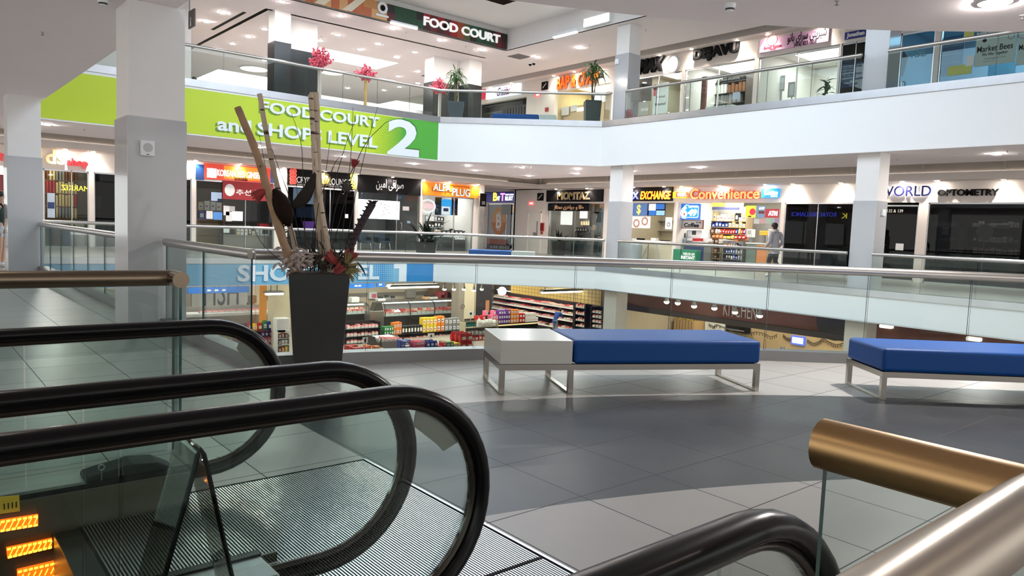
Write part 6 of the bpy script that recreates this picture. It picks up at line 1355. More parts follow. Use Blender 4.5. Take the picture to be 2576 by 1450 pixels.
for py, w in ((572, 'top'), (610, 'middle'), (640, 'bottom')): row(C, 2446, py, 2566, py+5, -2.15, 8, (.1, .22), ['white', 'grey', 'black', 'cream', 'grey'], 'frame_box', 'box', 'on the %s shelf of the dim optometry display' % w, 'box', 'frame boxes in the optometry shop, '+w, .12)
q = C.pix(2478, 583, -1.0); one('round_mirror', 'round pale mirror on a stand in the optometry shop', 'mirror', MB(C).ring(q, .20, .25, -1.0, -.97, 22).dsk(q, .2, -1.0, -.985, 22).box(q[0]-.015, q[0]+.015, -1.0, -.97, .0, q[1]-.25), LGREY)
u, v, z0, z1 = C.rect(2095, 640, 2113, 652, d=-1.2); t = thing('desk_screen', 'pale desk screen glimpsed in the dark unlit shop', 'screen', C.p((u+v)/2, -1.3, 0)); build('panel', MB(C).box(u, v, -1.24, -1.2, z0, z1), LGREY, t); build('stand', MB(C).box((u+v)/2-.03, (u+v)/2+.03, -1.26, -1.22, 0, z0), LGREY, t)
# ---- upper-floor shops
u0, u1 = oU['dej']; panel_light(CUf, u0+.4, u1-.4, -3.0, -1.0, U5+2.95, 11, 'luminous panel in the hat shop ceiling'); u0, u1 = oU['pas']; panel_light(CUf, u0+.6, u1-.6, -3.0, -1.4, U5+2.95, 11, 'luminous panel in the pastry shop ceiling'); u0, u1 = oU['rem']; panel_light(CUf, u0+.4, u1-.4, -2.2, -1.0, U5+2.95, 8, 'luminous panel in the estate agency ceiling'); u0, u1 = oU['bap']; panel_light(CUf, u0+.4, u1-.3, -2.4, -.9, U5+2.95, 7, 'luminous panel over the food counter with orange letters', (1, .88, .6))
u0, u1 = oU['bee']; panel_light(CUf, u0+.3, u0+4, -2.2, -1.0, U5+2.95, 8, 'luminous panel in the teal windowed shop ceiling', (.9, .97, 1)); DKS = mat('umber_shelf', (.05, .035, .03), .6); t = shelfunit(CUf, 'long dark shelf carrying black hats in the hat shop', 1768, 1882, [209, 236, 262], -2.2, .35, DKS, zb=U5)
a, b = CUf.pix(1772, 199, -2.2), CUf.pix(1876, 217, -2.2)
for k in range(11):
    s_ = (k+.5)/11; u = a[0]+(b[0]-a[0])*s_; z = [x for x in [CUf.pix(1819.5, 209, -2.2)[1]]][0]; p = CUf.p(u, -2.2, z-.003); t = thing('hat', 'black brimmed hat in the row on the long dark shelf', 'hat', p, 'hats on the long dark shelf'); build('brim', MB().lathe([(.125, 0), (.125, .015), (.08, .02)], p, 14), BLK, t); build('crown', MB().lathe([(.085, .015), (.08, .12), (.055, .16)], p, 14), BLK, t)
row(CUf, 1772, 236, 1878, 237, -2.2, 12, (.3, .5), ['brown', 'black', 'red', 'grey', 'white', 'black'], 'garment', 'roll', 'hanging under the hats in the hat shop', 'garment', 'garments in the hat shop', .2); row(CUf, 1774, 262, 1866, 260, -2.2, 9, (.3, .45), ['black', 'grey', 'white', 'blue', 'black'], 'garment', 'roll', 'on the lowest dark shelf of the hat shop', 'garment', 'garments low in the hat shop', .2)
u, v, z0, z1 = CUf.rect(1764, 193, 1775, 265, d=-.6); one('mahogany_screen', 'dark red wooden panel with a light patch in the hat shop window', 'panel', MB(CUf).box(u, v, -.7, -.6, U5, z1), mat('mahogany', (.20, .04, .025), .4)); flat(CUf, (1843, 232, 1861, 250), -.04, mat('poster_pale_blue', (1, 1, 1)), 'pale blue clipboard notice on the hat shop window', 'notice', 'window_notice', .006)
u, v, z0, z1 = CUf.rect(1731, 246, 1752, 270, d=-.6); u = max(u, oU['dej'][0]+.25); m_ = MB()
for k in range(9): m_.ell(CUf.p(u+random.random()*(v-u), -.6-random.random()*.3, U5+.9+random.random()*.42), (.16, .14, .12), 8, 6)
t = thing('hat_pile', 'pile of straw hats at the left of the hat shop window', 'hat pile', CUf.p((u+v)/2, -.7, U5)); t['kind'] = 'stuff'; build('straw_hats', m_, mat('straw', (.50, .40, .28), .8), t); build('plinth', MB(CUf).box(u, v, -1.0, -.5, U5, U5+.85), WPLAIN, t)
u, v, z0, z1 = CUf.rect(1774, 266, 1840, 280, d=-.5); one('glass_display_table', 'low glass display table along the hat shop window', 'table', MB(CUf).box(u, v, -1.0, -.5, U5, z1), mat('pale_steel', (.5, .55, .55), .3, .3))
for r, lb in (((1957, 191, 1975, 230), 'left framed picture on the pastry shop wall'), ((1983, 207, 2000, 245), 'right framed picture on the pastry shop wall')):
    t = flat(CUf, r, -1.6, LGREY, lb, 'picture', 'framed_picture', .03); q = CUf.rect(r[0]+3, r[1]+5, r[2]-3, r[3]-5, d=-1.57); build('print', MB(CUf).box(q[0], q[1], -1.57, -1.565, q[2], q[3]), WPLAIN, t); build('post', MB(CUf).box((q[0]+q[1])/2-.02, (q[0]+q[1])/2+.02, -1.64, -1.6, U5, q[2]), LGREY, t)
mb = MB(); q = CUf.pix(2078, 200, -.7); b_ = CUf.p(q[0], -.7, U5)
for k in range(40): a = random.uniform(0, 6.28); el = random.uniform(-.1, 1.3); leafb(mb, b_+V((0, 0, random.uniform(.9, 1.7))), (math.cos(a)*math.cos(el), math.sin(a)*math.cos(el), math.sin(el)), random.uniform(.3, .55), .06, .25)
t = planter('broad leaved green plant in the corner of the pastry shop window', tuple(b_), V((1, 0, 0)), V((0, 1, 0)), .4, .5, .8, 'potted plant', mat('teal_pot', (.08, .25, .26), .4)); t.name = 'potted_plant'; build('leaves', mb, mat('teal_leaf', (.05, .18, .14), .5), t); build('stem', MB().tube([b_+V((0, 0, .8)), b_+V((0, 0, 1.7))], .02, 6), mat('palm_trunk', (1, 1, 1)), t)
u, v, z0, z1 = CUf.rect(1598, 258, 1634, 292, d=-.4); flat(CUf, (1602, 190, 1640, 256), -.5, mat('poster_dim', (.10, .11, .11), .5), 'dark portrait poster in the estate agency window', 'poster', 'window_poster', .02); t = flat(CUf, (1602, 256, 1632, 290), -.05, mat('poster_grey2', (.30, .32, .30), .5), 'grey for sale board in the estate agency window', 'board', 'sale_board', .01, [('FOR SALE', (1612, 272, 1630, 279), WPLAIN, .02, .004)])
t = flat(CUf, (1643, 210, 1681, 286), -.05, mat('poster_mint', (.55, .68, .68), .5), 'tall pale mint poster with a red rosette in the estate agency window', 'poster', 'window_poster', .01, [('RE/MAX', (1653, 212, 1678, 220), mat('red_print', (1, 1, 1)), .02, .004), ('Shahrzad', (1650, 240, 1673, 246), DKGREY, .01, .004), ('Mohammadi', (1648, 258, 1674, 265), DKGREY, .01, .004)]); c_ = CUf.pix(1648, 220, -.04); build('rosette', MB(CUf).dsk(c_, .12, -.04, -.03, 12).box(c_[0]-.06, c_[0]+.06, -.04, -.03, c_[1]-.35, c_[1]), mat('red_print', (1, 1, 1)), t)
flat(CUf, (2268, 90, 2298, 128), -1, mat('blue_panel', (.10, .25, .38), .5), 'blue panel behind the dark teal glass door', 'panel', 'wall_panel', .02) if False else None
u, v, z0, z1 = CUf.rect(2268, 130, 2280, 190, d=-.3); one('pink_garment', 'pink garment hanging behind the teal glass door', 'garment', MB(CUf).slab([(u, z0), (v-.1, z0), (v, z1-.2), (v-.1, z1), (u, z1)], -.4, -.3), mat('salmon_cloth', (.55, .16, .14), .7))
t = flat(CUf, (2366, 92, 2424, 190), -.6, mat('blue_slats', (.22, .42, .62), .4), 'light blue shop poster with white stripes in the teal window', 'poster', 'window_poster', .02); q = CUf.rect(2368, 110, 2420, 160, d=-.58)
build('stripes', MB(CUf).box(q[0], q[1], -.58, -.575, q[2], q[2]+.05).box(q[0], q[1], -.58, -.575, q[2]+.25, q[2]+.3).box(q[0], q[1], -.58, -.575, q[2]+.5, q[2]+.55), WPLAIN, t)
flat(CUf, (2384, 164, 2444, 188), -.05, mat('sticky_yellow', (.62, .66, .18), .6), 'yellow note low on the teal shop window', 'notice', 'window_notice', .006); flat(CUf, (2425, 78, 2450, 98), -.05, mat('sticky_yellow', (1, 1, 1)), 'small yellow note high on the teal shop window', 'notice', 'window_notice', .006); flat(CUf, (2430, 140, 2450, 166), -.045, WPLAIN, 'white card beside the hexagon poster', 'notice', 'window_notice', .006)
# food counter under the orange letters
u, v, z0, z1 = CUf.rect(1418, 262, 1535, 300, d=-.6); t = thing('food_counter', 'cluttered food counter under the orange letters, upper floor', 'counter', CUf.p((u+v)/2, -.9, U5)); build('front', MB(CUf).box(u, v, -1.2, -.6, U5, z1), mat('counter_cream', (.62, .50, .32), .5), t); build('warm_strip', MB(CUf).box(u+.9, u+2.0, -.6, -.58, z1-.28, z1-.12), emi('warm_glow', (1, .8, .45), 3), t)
for r, lb in (((1413, 269, 1431, 290), 'left white menu sheet on the food counter'), ((1436, 265, 1452, 280), 'right white menu sheet on the food counter')): flat(CUf, r, -.5, WPLAIN, lb, 'menu', 'menu_sheet', .006)
u, v, z0, z1 = CUf.rect(1437, 250, 1500, 268, d=-2.2); one('range_hood', 'cream range hood over the food counter', 'range hood', MB(CUf).slab([(u, z0), (v, z0), (v-.3, z1), (u+.6, z1)], -3.0, -2.2), mat('hood_cream', (.65, .55, .40), .4))
for r, lb in (((1492, 226, 1512, 258), 'left white menu screen in the food counter window'), ((1515, 222, 1524, 258), 'right white menu screen in the food counter window')): flat(CUf, r, -1.0, emi('menu_white', (.75, .9, .95), .7), lb, 'screen', 'menu_screen', .04)
t = shelfunit(CUf, 'steel shutter rack left of the pale upper-floor door', 1212, 1320, [262, 280], -1.0, .2, LGREY, zb=U5)
m_ = MB(CUf)
for k in range(9): q = CUf.pix(1265+k*7, 270, -.3)[0]; m_.box(q, q+.16, -.34, -.3, U5+.2, U5+2.3)
one('slatted_gate', 'slatted dark gate under the white illuminated sign, upper floor', 'gate', m_.box(CUf.pix(1262, 270, -.3)[0], CUf.pix(1328, 270, -.3)[0], -.345, -.335, U5+.1, U5+2.4), mat('gate_dark', (.05, .05, .055), .4, .5))
# ------------------------------------------------------------------ the market on the lower floor
MW = mat('market_wall', (.62, .54, .42), .6); BAND = mat('market_band', (.25, .22, .19), .6); STN = mat('stainless', (.42, .42, .40), .3, .9); CASEB = mat('case_black', (.02, .018, .018), .35)
YB = 41.0; wb = FA(YB)
struct('wall_lower_back', MB(wb).box(-4, 33, -.2, 0, L5, CL_), MW)
struct('trim_lower_band', MB(wb).box(16, 33, 0, .03, wb.pix(1000, 745)[1], wb.pix(1000, 735)[1]), BAND)
struct('wall_lower_left', MB().box(-4.2, -4, 22, 41, L5, CL_), MW)
MX = 31.6; mw_ = FC(MX)
struct('wall_lower_meat', MB(mw_).box(-41, -19.8, -1.4, -1.2, L5, CL_), mat('dark_market_wall', (.06, .05, .045), .6))
struct('wall_lower_partition', MB().box(22.5, 33, 19.8, 19.95, L5, CL_), MW)
k0, k1 = mw_.pix(1300, 722)[0], mw_.pix(1520, 770)[0]
TILE = mat('mustard_tile', (.62, .42, .12), .4, var=.12, scale=12); fy = FC(29.6)
a, b = fy.pix(1285, 722)[0], fy.pix(1512, 745)[0]
struct('wall_mustard_tiles', MB(fy).box(a, b, -.1, 0, fy.pix(1400, 754)[1], CL_), TILE)
m_ = MB(fy)
u = a
while u < b: m_.box(u, u+.03, 0, .006, fy.pix(1400, 754)[1], CL_); u += .28
for k in range(8): z = fy.pix(1400, 754)[1]+k*.2; m_.box(a, b, 0, .006, z, z+.03) if z < CL_ else None
struct('trim_tile_joints', m_, mat('tile_joint', (.35, .22, .07), .7))
# lamps
def lpanel(x, y, es, where, col=(1, .93, .80), s=1.5):  # ceiling panels added out of view to light the lower floor
    t = thing('luminous_panel', 'unseen warm luminous panel added in the market ceiling %s' % where, 'ceiling lamp', (x, y, CL_)); build('diffuser', MB().box(x-s, x+s, y-.35, y+.35, CL_-.03, CL_-.012), emi('market_panel_%g' % es, col, es), t); build('frame', MB().box(x-s-.05, x+s+.05, y-.4, y+.4, CL_-.02, CL_), WPLAIN, t)
for x, y, w in ((9.5, 33, 'over the chips rack'), (11.5, 37.4, 'over the fish counter'), (16.5, 32, 'over the bunker of red packets'), (20.5, 32.4, 'over the bunker of bags'), (18, 37, 'over the left deli case'), (22.5, 36.6, 'over the long deli case'), (25, 33.5, 'over the juice boxes'), (29, 35.5, 'before the meat wall'), (30.2, 31, 'at the right end of the meat wall')): lpanel(x, y, 26, w)
for y, w in ((17.5, 'at the left of the restaurant'), (14.0, 'in the middle of the restaurant'), (11, 'at the right of the restaurant'), (6.5, 'behind the brown beam on the right')): lpanel(24.6, y, 15, w, (1, .85, .62), .9)
def pendant(label, fr, r):
    u0, u1, z0, z1 = fr.rect(*r); t = thing('pendant_lamp', label, 'lamp', fr.p((u0+u1)/2, 0, z0)); build('housing', MB(fr).slab([(u0, z0+.09), (u1, z0+.09), (u1-.1, z1), (u0+.1, z1)], -.16, .16), STN, t); build('tube', MB(fr).box(u0+.08, u1-.05, -.10, .10, z0, z0+.085), emi('tube_glow', (1, .97, .92), 7), t)
    for q in (u0+.3, u1-.3): build('cable', MB(fr).box(q-.01, q+.01, -.01, .01, z1, CL_), BLK, t)
pendant('long tubular lamp hanging over the deli case', FA(30.5), (975, 715, 1104, 725)); pendant('long tubular lamp hanging before the mustard tiles', FA(29.0), (1361, 727, 1464, 737)); pendant('short tubular lamp hanging beside the beige column, left of the planter', FA(30.5), (664, 732, 714, 742))
def track(label, fr, spots, z=None):
    us = [fr.pix(*p) for p in spots]; u0, u1 = min(q[0] for q in us)-.3, max(q[0] for q in us)+.3
    t = thing('track_light', label, 'lamp', fr.p((u0+u1)/2, 0, CL_-.1)); zb = min(q[1] for q in us)
    build('rail', MB(fr).box(u0, u1, -.02, .02, CL_-.08, CL_), BLK, t)
    for u, zz in us:
        h = build('spot_head', MB().lathe([(.03, .24), (.05, .16), (.10, .02)], fr.p(u, 0, zz), 12), LGREY, t); build('stem', MB(fr).box(u-.012, u+.012, -.012, .012, zz+.2, CL_-.05), BLK, h)
        build('bulb', MB().ell(fr.p(u, 0, zz), (.095, .095, .07), 12, 8), emi('spot_bulb', (1, .93, .82), 35), h)
track('row of spot lamps above the juice boxes in the market', FA(30.2), [(1118, 728), (1142, 728), (1167, 728), (1192, 731), (1212, 728)]); track('row of six white spot lamps along the wooden restaurant beam', FC(21.2), [(1677, 760), (1705, 763), (1746, 771), (1797, 776), (1849, 786), (1911, 795)])
l = FC(26.5).pix(1263, 733); p = FC(26.5).p(l[0], 0, l[1]); t = thing('globe_lamp', 'dazzling round lamp in front of the meat wall', 'lamp', p); build('globe', MB().ell(p, .24, 16, 10), emi('globe_glow', (1, 1, .97), 45), t); build('cord', MB().tube([p+V((0, 0, .22)), V((p.x, p.y, CL_))], .012, 5), BLK, t)
# fish department
f40 = FA(40.9)
t = sign('white wall panel with tall dark letters, their tops behind a blue strip', f40, (482, 700, 622, 779), .04, mat('fish_panel', (.72, .70, .66), .5), [('FISH', (513, 702, 600, 769), mat('fish_letter', (.06, .055, .05), .5), .0, .02)], name='wall_sign')
BST = emi('blue_strip', (.02, .16, .55), .45)
for r, y, lb in (((470, 722, 624, 737), 38.8, 'blue illuminated strip over the fish letters'), ((866, 712, 940, 725), 38.8, 'blue illuminated strip right of the planter'), ((946, 712, 966, 722), 38.8, 'short blue strip right of the longer blue strip')):
    fr = FA(y); t = sign(lb, fr, r, .15, BST, name='strip_sign'); u0, u1, z0, z1 = fr.rect(*r); m_ = MB(fr)
    for k in range(max(1, int((u1-u0)/.9))): q = u0+(u1-u0)*(.3+.12*k) if u1-u0 > 1 else u0+.1; m_.slab([(q, z0+.10), (q+.18, z0+.10), (q+.22, z0+.18), (q+.04, z0+.2)], .15, .155)
    build('wave_print', m_, WL2, t); build('hanger', MB(fr).box((u0+u1)/2-.02, (u0+u1)/2+.02, .02, .06, z1, CL_), STN, t)
f37 = FA(37.0); u0, u1, z0, z1 = f37.rect(440, 789, 690, 860); t = thing('fish_counter', 'long white iced fish counter below the fish letters', 'counter', f37.p((u0+u1)/2, -.6, L5)); build('body', MB(f37).box(u0, u1, -1.2, 0, L5, z1-.12), STN, t); build('ice_bed', MB(f37).box(u0+.05, u1-.05, -1.15, -.05, z1-.12, z1), mat('crushed_ice', (.8, .82, .85), .5, bump=.6, scale=30), t); build('front_rail', MB(f37).box(u0, u1, 0, .04, z1-.12, z1+.02), WPLAIN, t); build('back_shelf', MB(f37).box(u0, u1, -1.6, -1.2, z1+.02, z1+.2), BAND, t)
_SH[0] = [z1+.005]; row(f37, 500, 789, 680, 790, -.5, 12, (.08, .16), ['white', 'grey', 'white', 'black'], 'fish_tray', 'tray', 'lying on the iced fish counter', 'tray', 'trays on the fish counter', .35)
f39 = FA(39.5); u0, u1, z0, z1 = f39.rect(627, 745, 650, 786); t = thing('box_stack', 'brown boxes stacked beside the fish letters', 'boxes', f39.p((u0+u1)/2, 0, L5)); build('lower_box', MB(f39).box(u0, u1-.2, -.4, 0, L5, z0+.5), mat('carton_brown', (.30, .17, .09), .7), t); build('upper_box', MB(f39).box(u0+.05, u0+.4, -.35, 0, z0+.5, z1), mat('carton_brown', (1, 1, 1)), t)
f36 = FA(36.2); u0, u1, z0, z1 = f36.rect(653, 718, 671, 778); one('orange_menu_board', 'orange board standing left of the beige market column', 'board', MB(f36).slab([(u0, L5), (u1, L5), (u1, z1), (u0, z1)], -.06, 0), mat('orange_menu', (.72, .30, .05), .5))
cf = FA(33.2); u0, u1, z0, z1 = cf.rect(690, 735, 726, 880); t = thing('column', 'cream column in the market left of the planter', 'column', cf.p((u0+u1)/2, -.4, L5)); t['kind'] = 'structure'; build('shaft', MB(cf).box(u0-.02, u1+.02, -.75, 0, L5, CL_), mat('cream_tile', (.72, .64, .46), .4), t)
u0, u1, z0, z1 = cf.rect(697, 802, 719, 838, d=.5); one('white_cabinet', 'white cabinet hung on the cream market column', 'cabinet', MB(cf).box(u0, u1+.2, 0.002, .5, z0, z1), WPLAIN, bevel=.03)
t = shelfunit(FA(32.4), 'white shelf rack with jars below the white cabinet', 696, 724, [850, 866, 884], 0, .3, WPLAIN, True, zb=L5)
for py, w, cs in ((850, 'top', ['brown', 'yellow']), (866, 'middle', ['white', 'grey']), (884, 'bottom', ['orange', 'brown', 'yellow'])): row(FA(32.4), 698, py, 722, py, .02, 3, (.16, .26), cs, 'jar', 'box', 'on the %s shelf beside the cream column' % w, 'jar', 'jars by the cream column, '+w, .2)
# chips rack and the packet rack on the left
fc = FA(33.6); RKC = mat('rack_maroon', (.16, .03, .05), .5)
t = shelfunit(fc, 'maroon rack of crisp bags left of the cream column', 600, 686, [832, 848, 866], 0, .4, RKC, zb=L5)
row(fc, 621, 832, 684, 832, .0, 5, (.34, .46), ['red', 'yellow', 'green', 'blue', 'red'], 'crisp_bag', 'bag', 'on the top of the maroon rack', 'bag', 'crisp bags on the maroon rack, top', .2, runs=False); row(fc, 655, 848, 684, 848, .0, 3, (.26, .34), ['pink', 'purple', 'pink'], 'crisp_bag', 'bag', 'on the middle of the maroon rack', 'bag', 'crisp bags on the maroon rack, middle', .2); row(fc, 606, 866, 684, 866, .0, 6, (.26, .34), ['brown', 'orange', 'pink', 'red'], 'crisp_bag', 'bag', 'on the lowest board of the maroon rack', 'bag', 'crisp bags on the maroon rack, lowest', .2)
fc2 = FA(33.0); t = shelfunit(fc2, 'pinkish rack of packets seen through the escalator loop', 500, 602, [838, 861, 880], 0, .4, mat('rack_rose', (.40, .24, .22), .5), zb=L5)
for py, w in ((838, 'upper'), (861, 'middle'), (880, 'lower')): row(fc2, 506, py, 598, py, .0, 7, (.32, .46), ['yellow', 'cream', 'brown', 'orange', 'grey', 'pink'], 'snack_packet', 'bag', 'on the %s board of the pinkish rack' % w, 'packet', 'packets on the pinkish rack, '+w, .2)
u0, u1, z0, z1 = FA(31.5).rect(475, 846, 530, 880); t = thing('chest_freezer', 'white chest freezer left of the pinkish rack', 'freezer', FA(31.5).p((u0+u1)/2, -.4, L5)); build('body', MB(FA(31.5)).box(u0, u1, -.8, 0, L5, z1-.05), WPLAIN, t, bevel=.03); build('glass_lid', MB(FA(31.5)).box(u0+.05, u1-.05, -.75, -.05, z1-.05, z1), mat('freezer_lid', (.35, .40, .45), .15), t)
# deli cases
def deli(label, y, r, pal, n):
    fr = FA(y); u0, u1, z0, z1 = fr.rect(*r); zb = z0+.45*(z1-z0); t = thing('deli_case', label, 'display case', fr.p((u0+u1)/2, -.6, L5))
    build('base', MB(fr).box(u0, u1, -1.1, .06, L5, zb-.12), CASEB, t); build('deck', MB(fr).box(u0+.03, u1-.03, -1.0, 0, zb-.12, zb-.06), WPLAIN, t); build('top', MB(fr).box(u0, u1, -1.1, -.35, z1-.07, z1), STN, t); build('lamp_strip', MB(fr).box(u0+.1, u1-.1, -.5, -.42, z1-.15, z1-.08), emi('case_tube', (1, .93, .88), 5), t); build('back', MB(fr).box(u0, u1, -1.12, -1.1, zb-.12, z1), LGREY, t)
    pts = [(.05, zb-.10), (.07, zb+.12), (-.02, z1-.22), (-.16, z1-.10), (-.35, z1-.03)]; m_ = MB(fr)
    for a, b in zip(pts[:-1], pts[1:]): m_.hexa([(u0, a[0], a[1]), (u1, a[0], a[1]), (u1, b[0], b[1]), (u0, b[0], b[1])], [(u0, a[0]-.01, a[1]-.005), (u1, a[0]-.01, a[1]-.005), (u1, b[0]-.01, b[1]-.005), (u0, b[0]-.01, b[1]-.005)])
    build('curved_glass', m_, GLS, t)
    for k in range(4 if u1-u0 > 2.5 else 2):
        u = u0+(u1-u0)*k/(3 if u1-u0 > 2.5 else 1); m_ = MB(fr)
        for a, b in zip(pts[:-1], pts[1:]): m_.hexa([(u-.03, a[0]+.006, a[1]), (u+.03, a[0]+.006, a[1]), (u+.03, b[0]+.006, b[1]), (u-.03, b[0]+.006, b[1])], [(u-.03, a[0]-.02, a[1]), (u+.03, a[0]-.02, a[1]), (u+.03, b[0]-.02, b[1]), (u-.03, b[0]-.02, b[1])])
        build('glass_rib', m_, CASEB, t)
    for j in range(2):
        for k in range(n):
            w = (u1-u0-.2)/n; c_ = random.choice(pal); good('meat_tray', 'tray', c_, fr.p(u0+.1+w*(k+.5), -.22-.36*j, zb-.058+.0*j), (w*.88, .30, .20+.10*j), 0, '%s meat tray in the %s row of the %s' % (c_, ('front', 'back')[j], label.split(',')[0]), 'tray', 'meat trays in the '+label.split(',')[0])
    return t, fr, u0, u1, z1
d1 = deli('long deli case, under the long tubular lamp', 38.0, (968, 757, 1150, 812), ['red', 'pink', 'red', 'cream'], 16); d2 = deli('short deli case, at the right edge of the planter', 38.0, (860, 764, 928, 803), ['cream', 'pink', 'red'], 5)
fr = d1[1]; zt = d1[4]
for px, w, h, m, nm, lb in ((972, .5, .26, WPLAIN, 'white_tray_stack', 'white trays on the left end of the long deli case'), (988, .4, .34, GREY, 'meat_slicer', 'grey meat slicer on the long deli case'), (1003, .40, .26, STN, 'weighing_scale', 'left weighing scale on the long deli case'), (1087, .35, .28, mat('white_orange', (.8, .5, .3), .5), 'orange_white_box', 'orange and white box on the long deli case'), (1103, .6, .24, WPLAIN, 'weighing_scale', 'right weighing scale on the long deli case')):
    u = fr.pix(px, 755)[0]; t = thing(nm, lb, nm.replace('_', ' '), fr.p(u, -.7, zt)); build('body', MB(fr).box(u-w/2, u+w/2, -.9, -.5, zt, zt+h*.6), m, t, bevel=.03); build('head', MB(fr).box(u-w/4, u+w/4, -.8, -.6, zt+h*.6, zt+h), DKGREY, t)
fr = d2[1]; zt = d2[4]
for px, w, h, m, nm, lb in ((866, .3, .25, BLK, 'label_printer', 'black label printer on the short deli case'), (905, .5, .30, WPLAIN, 'white_box', 'white box on the short deli case')): u = fr.pix(px, 760)[0]; one(nm, lb, nm.replace('_', ' '), MB(fr).box(u-w/2, u+w/2, -.9, -.5, zt, zt+h), m, bevel=.02)
f36 = FA(36.6); u0, u1, z0, z1 = f36.rect(932, 783, 966, 820); t = thing('steel_hopper', 'stainless hopper with a dark cone lid between the two deli cases', 'hopper', f36.p((u0+u1)/2, -.4, L5)); build('cabinet', MB(f36).box(u0, u1, -.7, 0, L5, z1), STN, t, bevel=.02); q = f36.pix(950, 763)[1]; build('cone_lid', MB(f36).slab([(u0+.25, z1), (u1, z1), (u1-.12, q), (u0+.42, q)], -.6, -.1), mat('hopper_dark', (.10, .095, .08), .4, .5), t)
f40b = FA(40.8); u0, u1, z0, z1 = f40b.rect(1022, 730, 1044, 750); one('wall_panel_box', 'square grey panel box on the market back wall', 'panel box', MB(f40b).box(u0, u1, -.19, .12, z0, z1), mat('panel_grey', (.40, .39, .37), .5), bevel=.02)
u0, u1, z0, z1 = f40b.rect(928, 735, 948, 752); t = thing('notice', 'white and pink notice on the market back wall', 'notice', f40b.p((u0+u1)/2, 0, z0)); build('sheet', MB(f40b).box(u0, u1, -.19, .02, z0, z1), WPLAIN, t); build('pink_half', MB(f40b).box(u0+.2, u1-.05, .02, .025, z0+.05, z0+.3), mat('goods_pink', (1, 1, 1)), t)
u0, u1, z0, z1 = f40b.rect(1077, 722, 1098, 752); one('brown_stack', 'brown cartons against the back wall right of the grey panel box', 'cartons', MB(f40b).box(u0, u1, 0, .5, L5, z1), mat('carton_brown', (1, 1, 1)))
u0, u1, z0, z1 = FA(39.6).rect(1106, 735, 1142, 755); m_ = MB(FA(39.6)); t = thing('gift_display', 'red and white wrapped gifts on a shelf behind the right end of the deli case', 'display', FA(39.6).p((u0+u1)/2, 0, L5)); t['kind'] = 'stuff'; build('stand', MB(FA(39.6)).box(u0, u1, -.5, 0, L5, z0), mat('carton_brown', (1, 1, 1)), t)
for k in range(9): q = u0+random.random()*(u1-u0); m_.box(q-.14, q+.14, -.4, -.05, z0, z0+random.uniform(.25, .6))
build('wrapped_gifts', m_, mat('gift_red', (.55, .08, .10), .4, var=.5, scale=5), t)
# middle island: boxes on top of a black rack
fi = FA(35.0); t = shelfunit(fi, 'long black island rack carrying yellow and grey cartons in the market', 958, 1154, [837, 852], 0, .7, CASEB, True, zb=L5, sides=True)
def seg(fr, a, b, py0, py1, n, col, name, where, hr, layers=1, d=-.1, dep=.4, kind='box'): row(fr, a, py0, b, py1, d, n, hr, [col], name, kind, where, name.replace('_', ' '), 'cartons on the island rack, '+name, dep, .03, layers=layers)
seg(fi, 962, 986, 838, 837, 4, 'green', 'carton', 'at the left of the island rack', (.22, .24), 2); seg(fi, 986, 1006, 837, 836, 4, 'orange', 'carton', 'on the island rack', (.30, .34), 2); seg(fi, 1006, 1058, 837, 835, 7, 'black', 'can_pack', 'on the island rack', (.42, .46)); seg(fi, 1030, 1058, 825, 823, 3, 'white', 'carton', 'behind the black can packs', (.24, .3), d=-.6) if False else None
seg(fi, 1058, 1094, 835, 833, 4, 'yellow', 'carton', 'on the island rack', (.40, .42), 2); seg(fi, 1094, 1113, 833, 832, 2, 'orange', 'large_carton', 'on the island rack beside the yellow cartons', (.40, .44), 2); seg(fi, 1113, 1152, 832, 831, 4, 'grey', 'carton', 'at the right of the island rack', (.34, .38), 2)
row(fi, 966, 851, 1148, 848, -.05, 22, (.12, .18), ['cream', 'white', 'cream', 'pink'], 'cheese_pack', 'tray', 'on the lit lower board of the island rack', 'pack', 'packs on the lower island board', .3)
for r, y, lb in (((1076, 839, 1092, 851), 32.0, 'white price card reading 4 above the red bags'), ((1138, 834, 1153, 847), 32.4, 'pale price card at the right end of the bag bunker'), ((912, 849, 925, 864), 31.8, 'pale price card above the red packets'), ((1178, 784, 1190, 794), 33.2, 'white price card beside the red juice boxes')):
    fr = FA(y); t = sign(lb, fr, r, .02, WPLAIN, [('4' if '4' in lb else '1', ((r[0]+r[2])/2-2, r[1]+3, (r[0]+r[2])/2+3, r[3]-2), BLK, .04, .006)], name='price_card'); u0, u1, z0, z1 = fr.rect(*r); build('stem', MB(fr).box((u0+u1)/2-.015, (u0+u1)/2+.015, 0, .02, L5+.1 if y < 33 else L5, z0), LGREY, t)
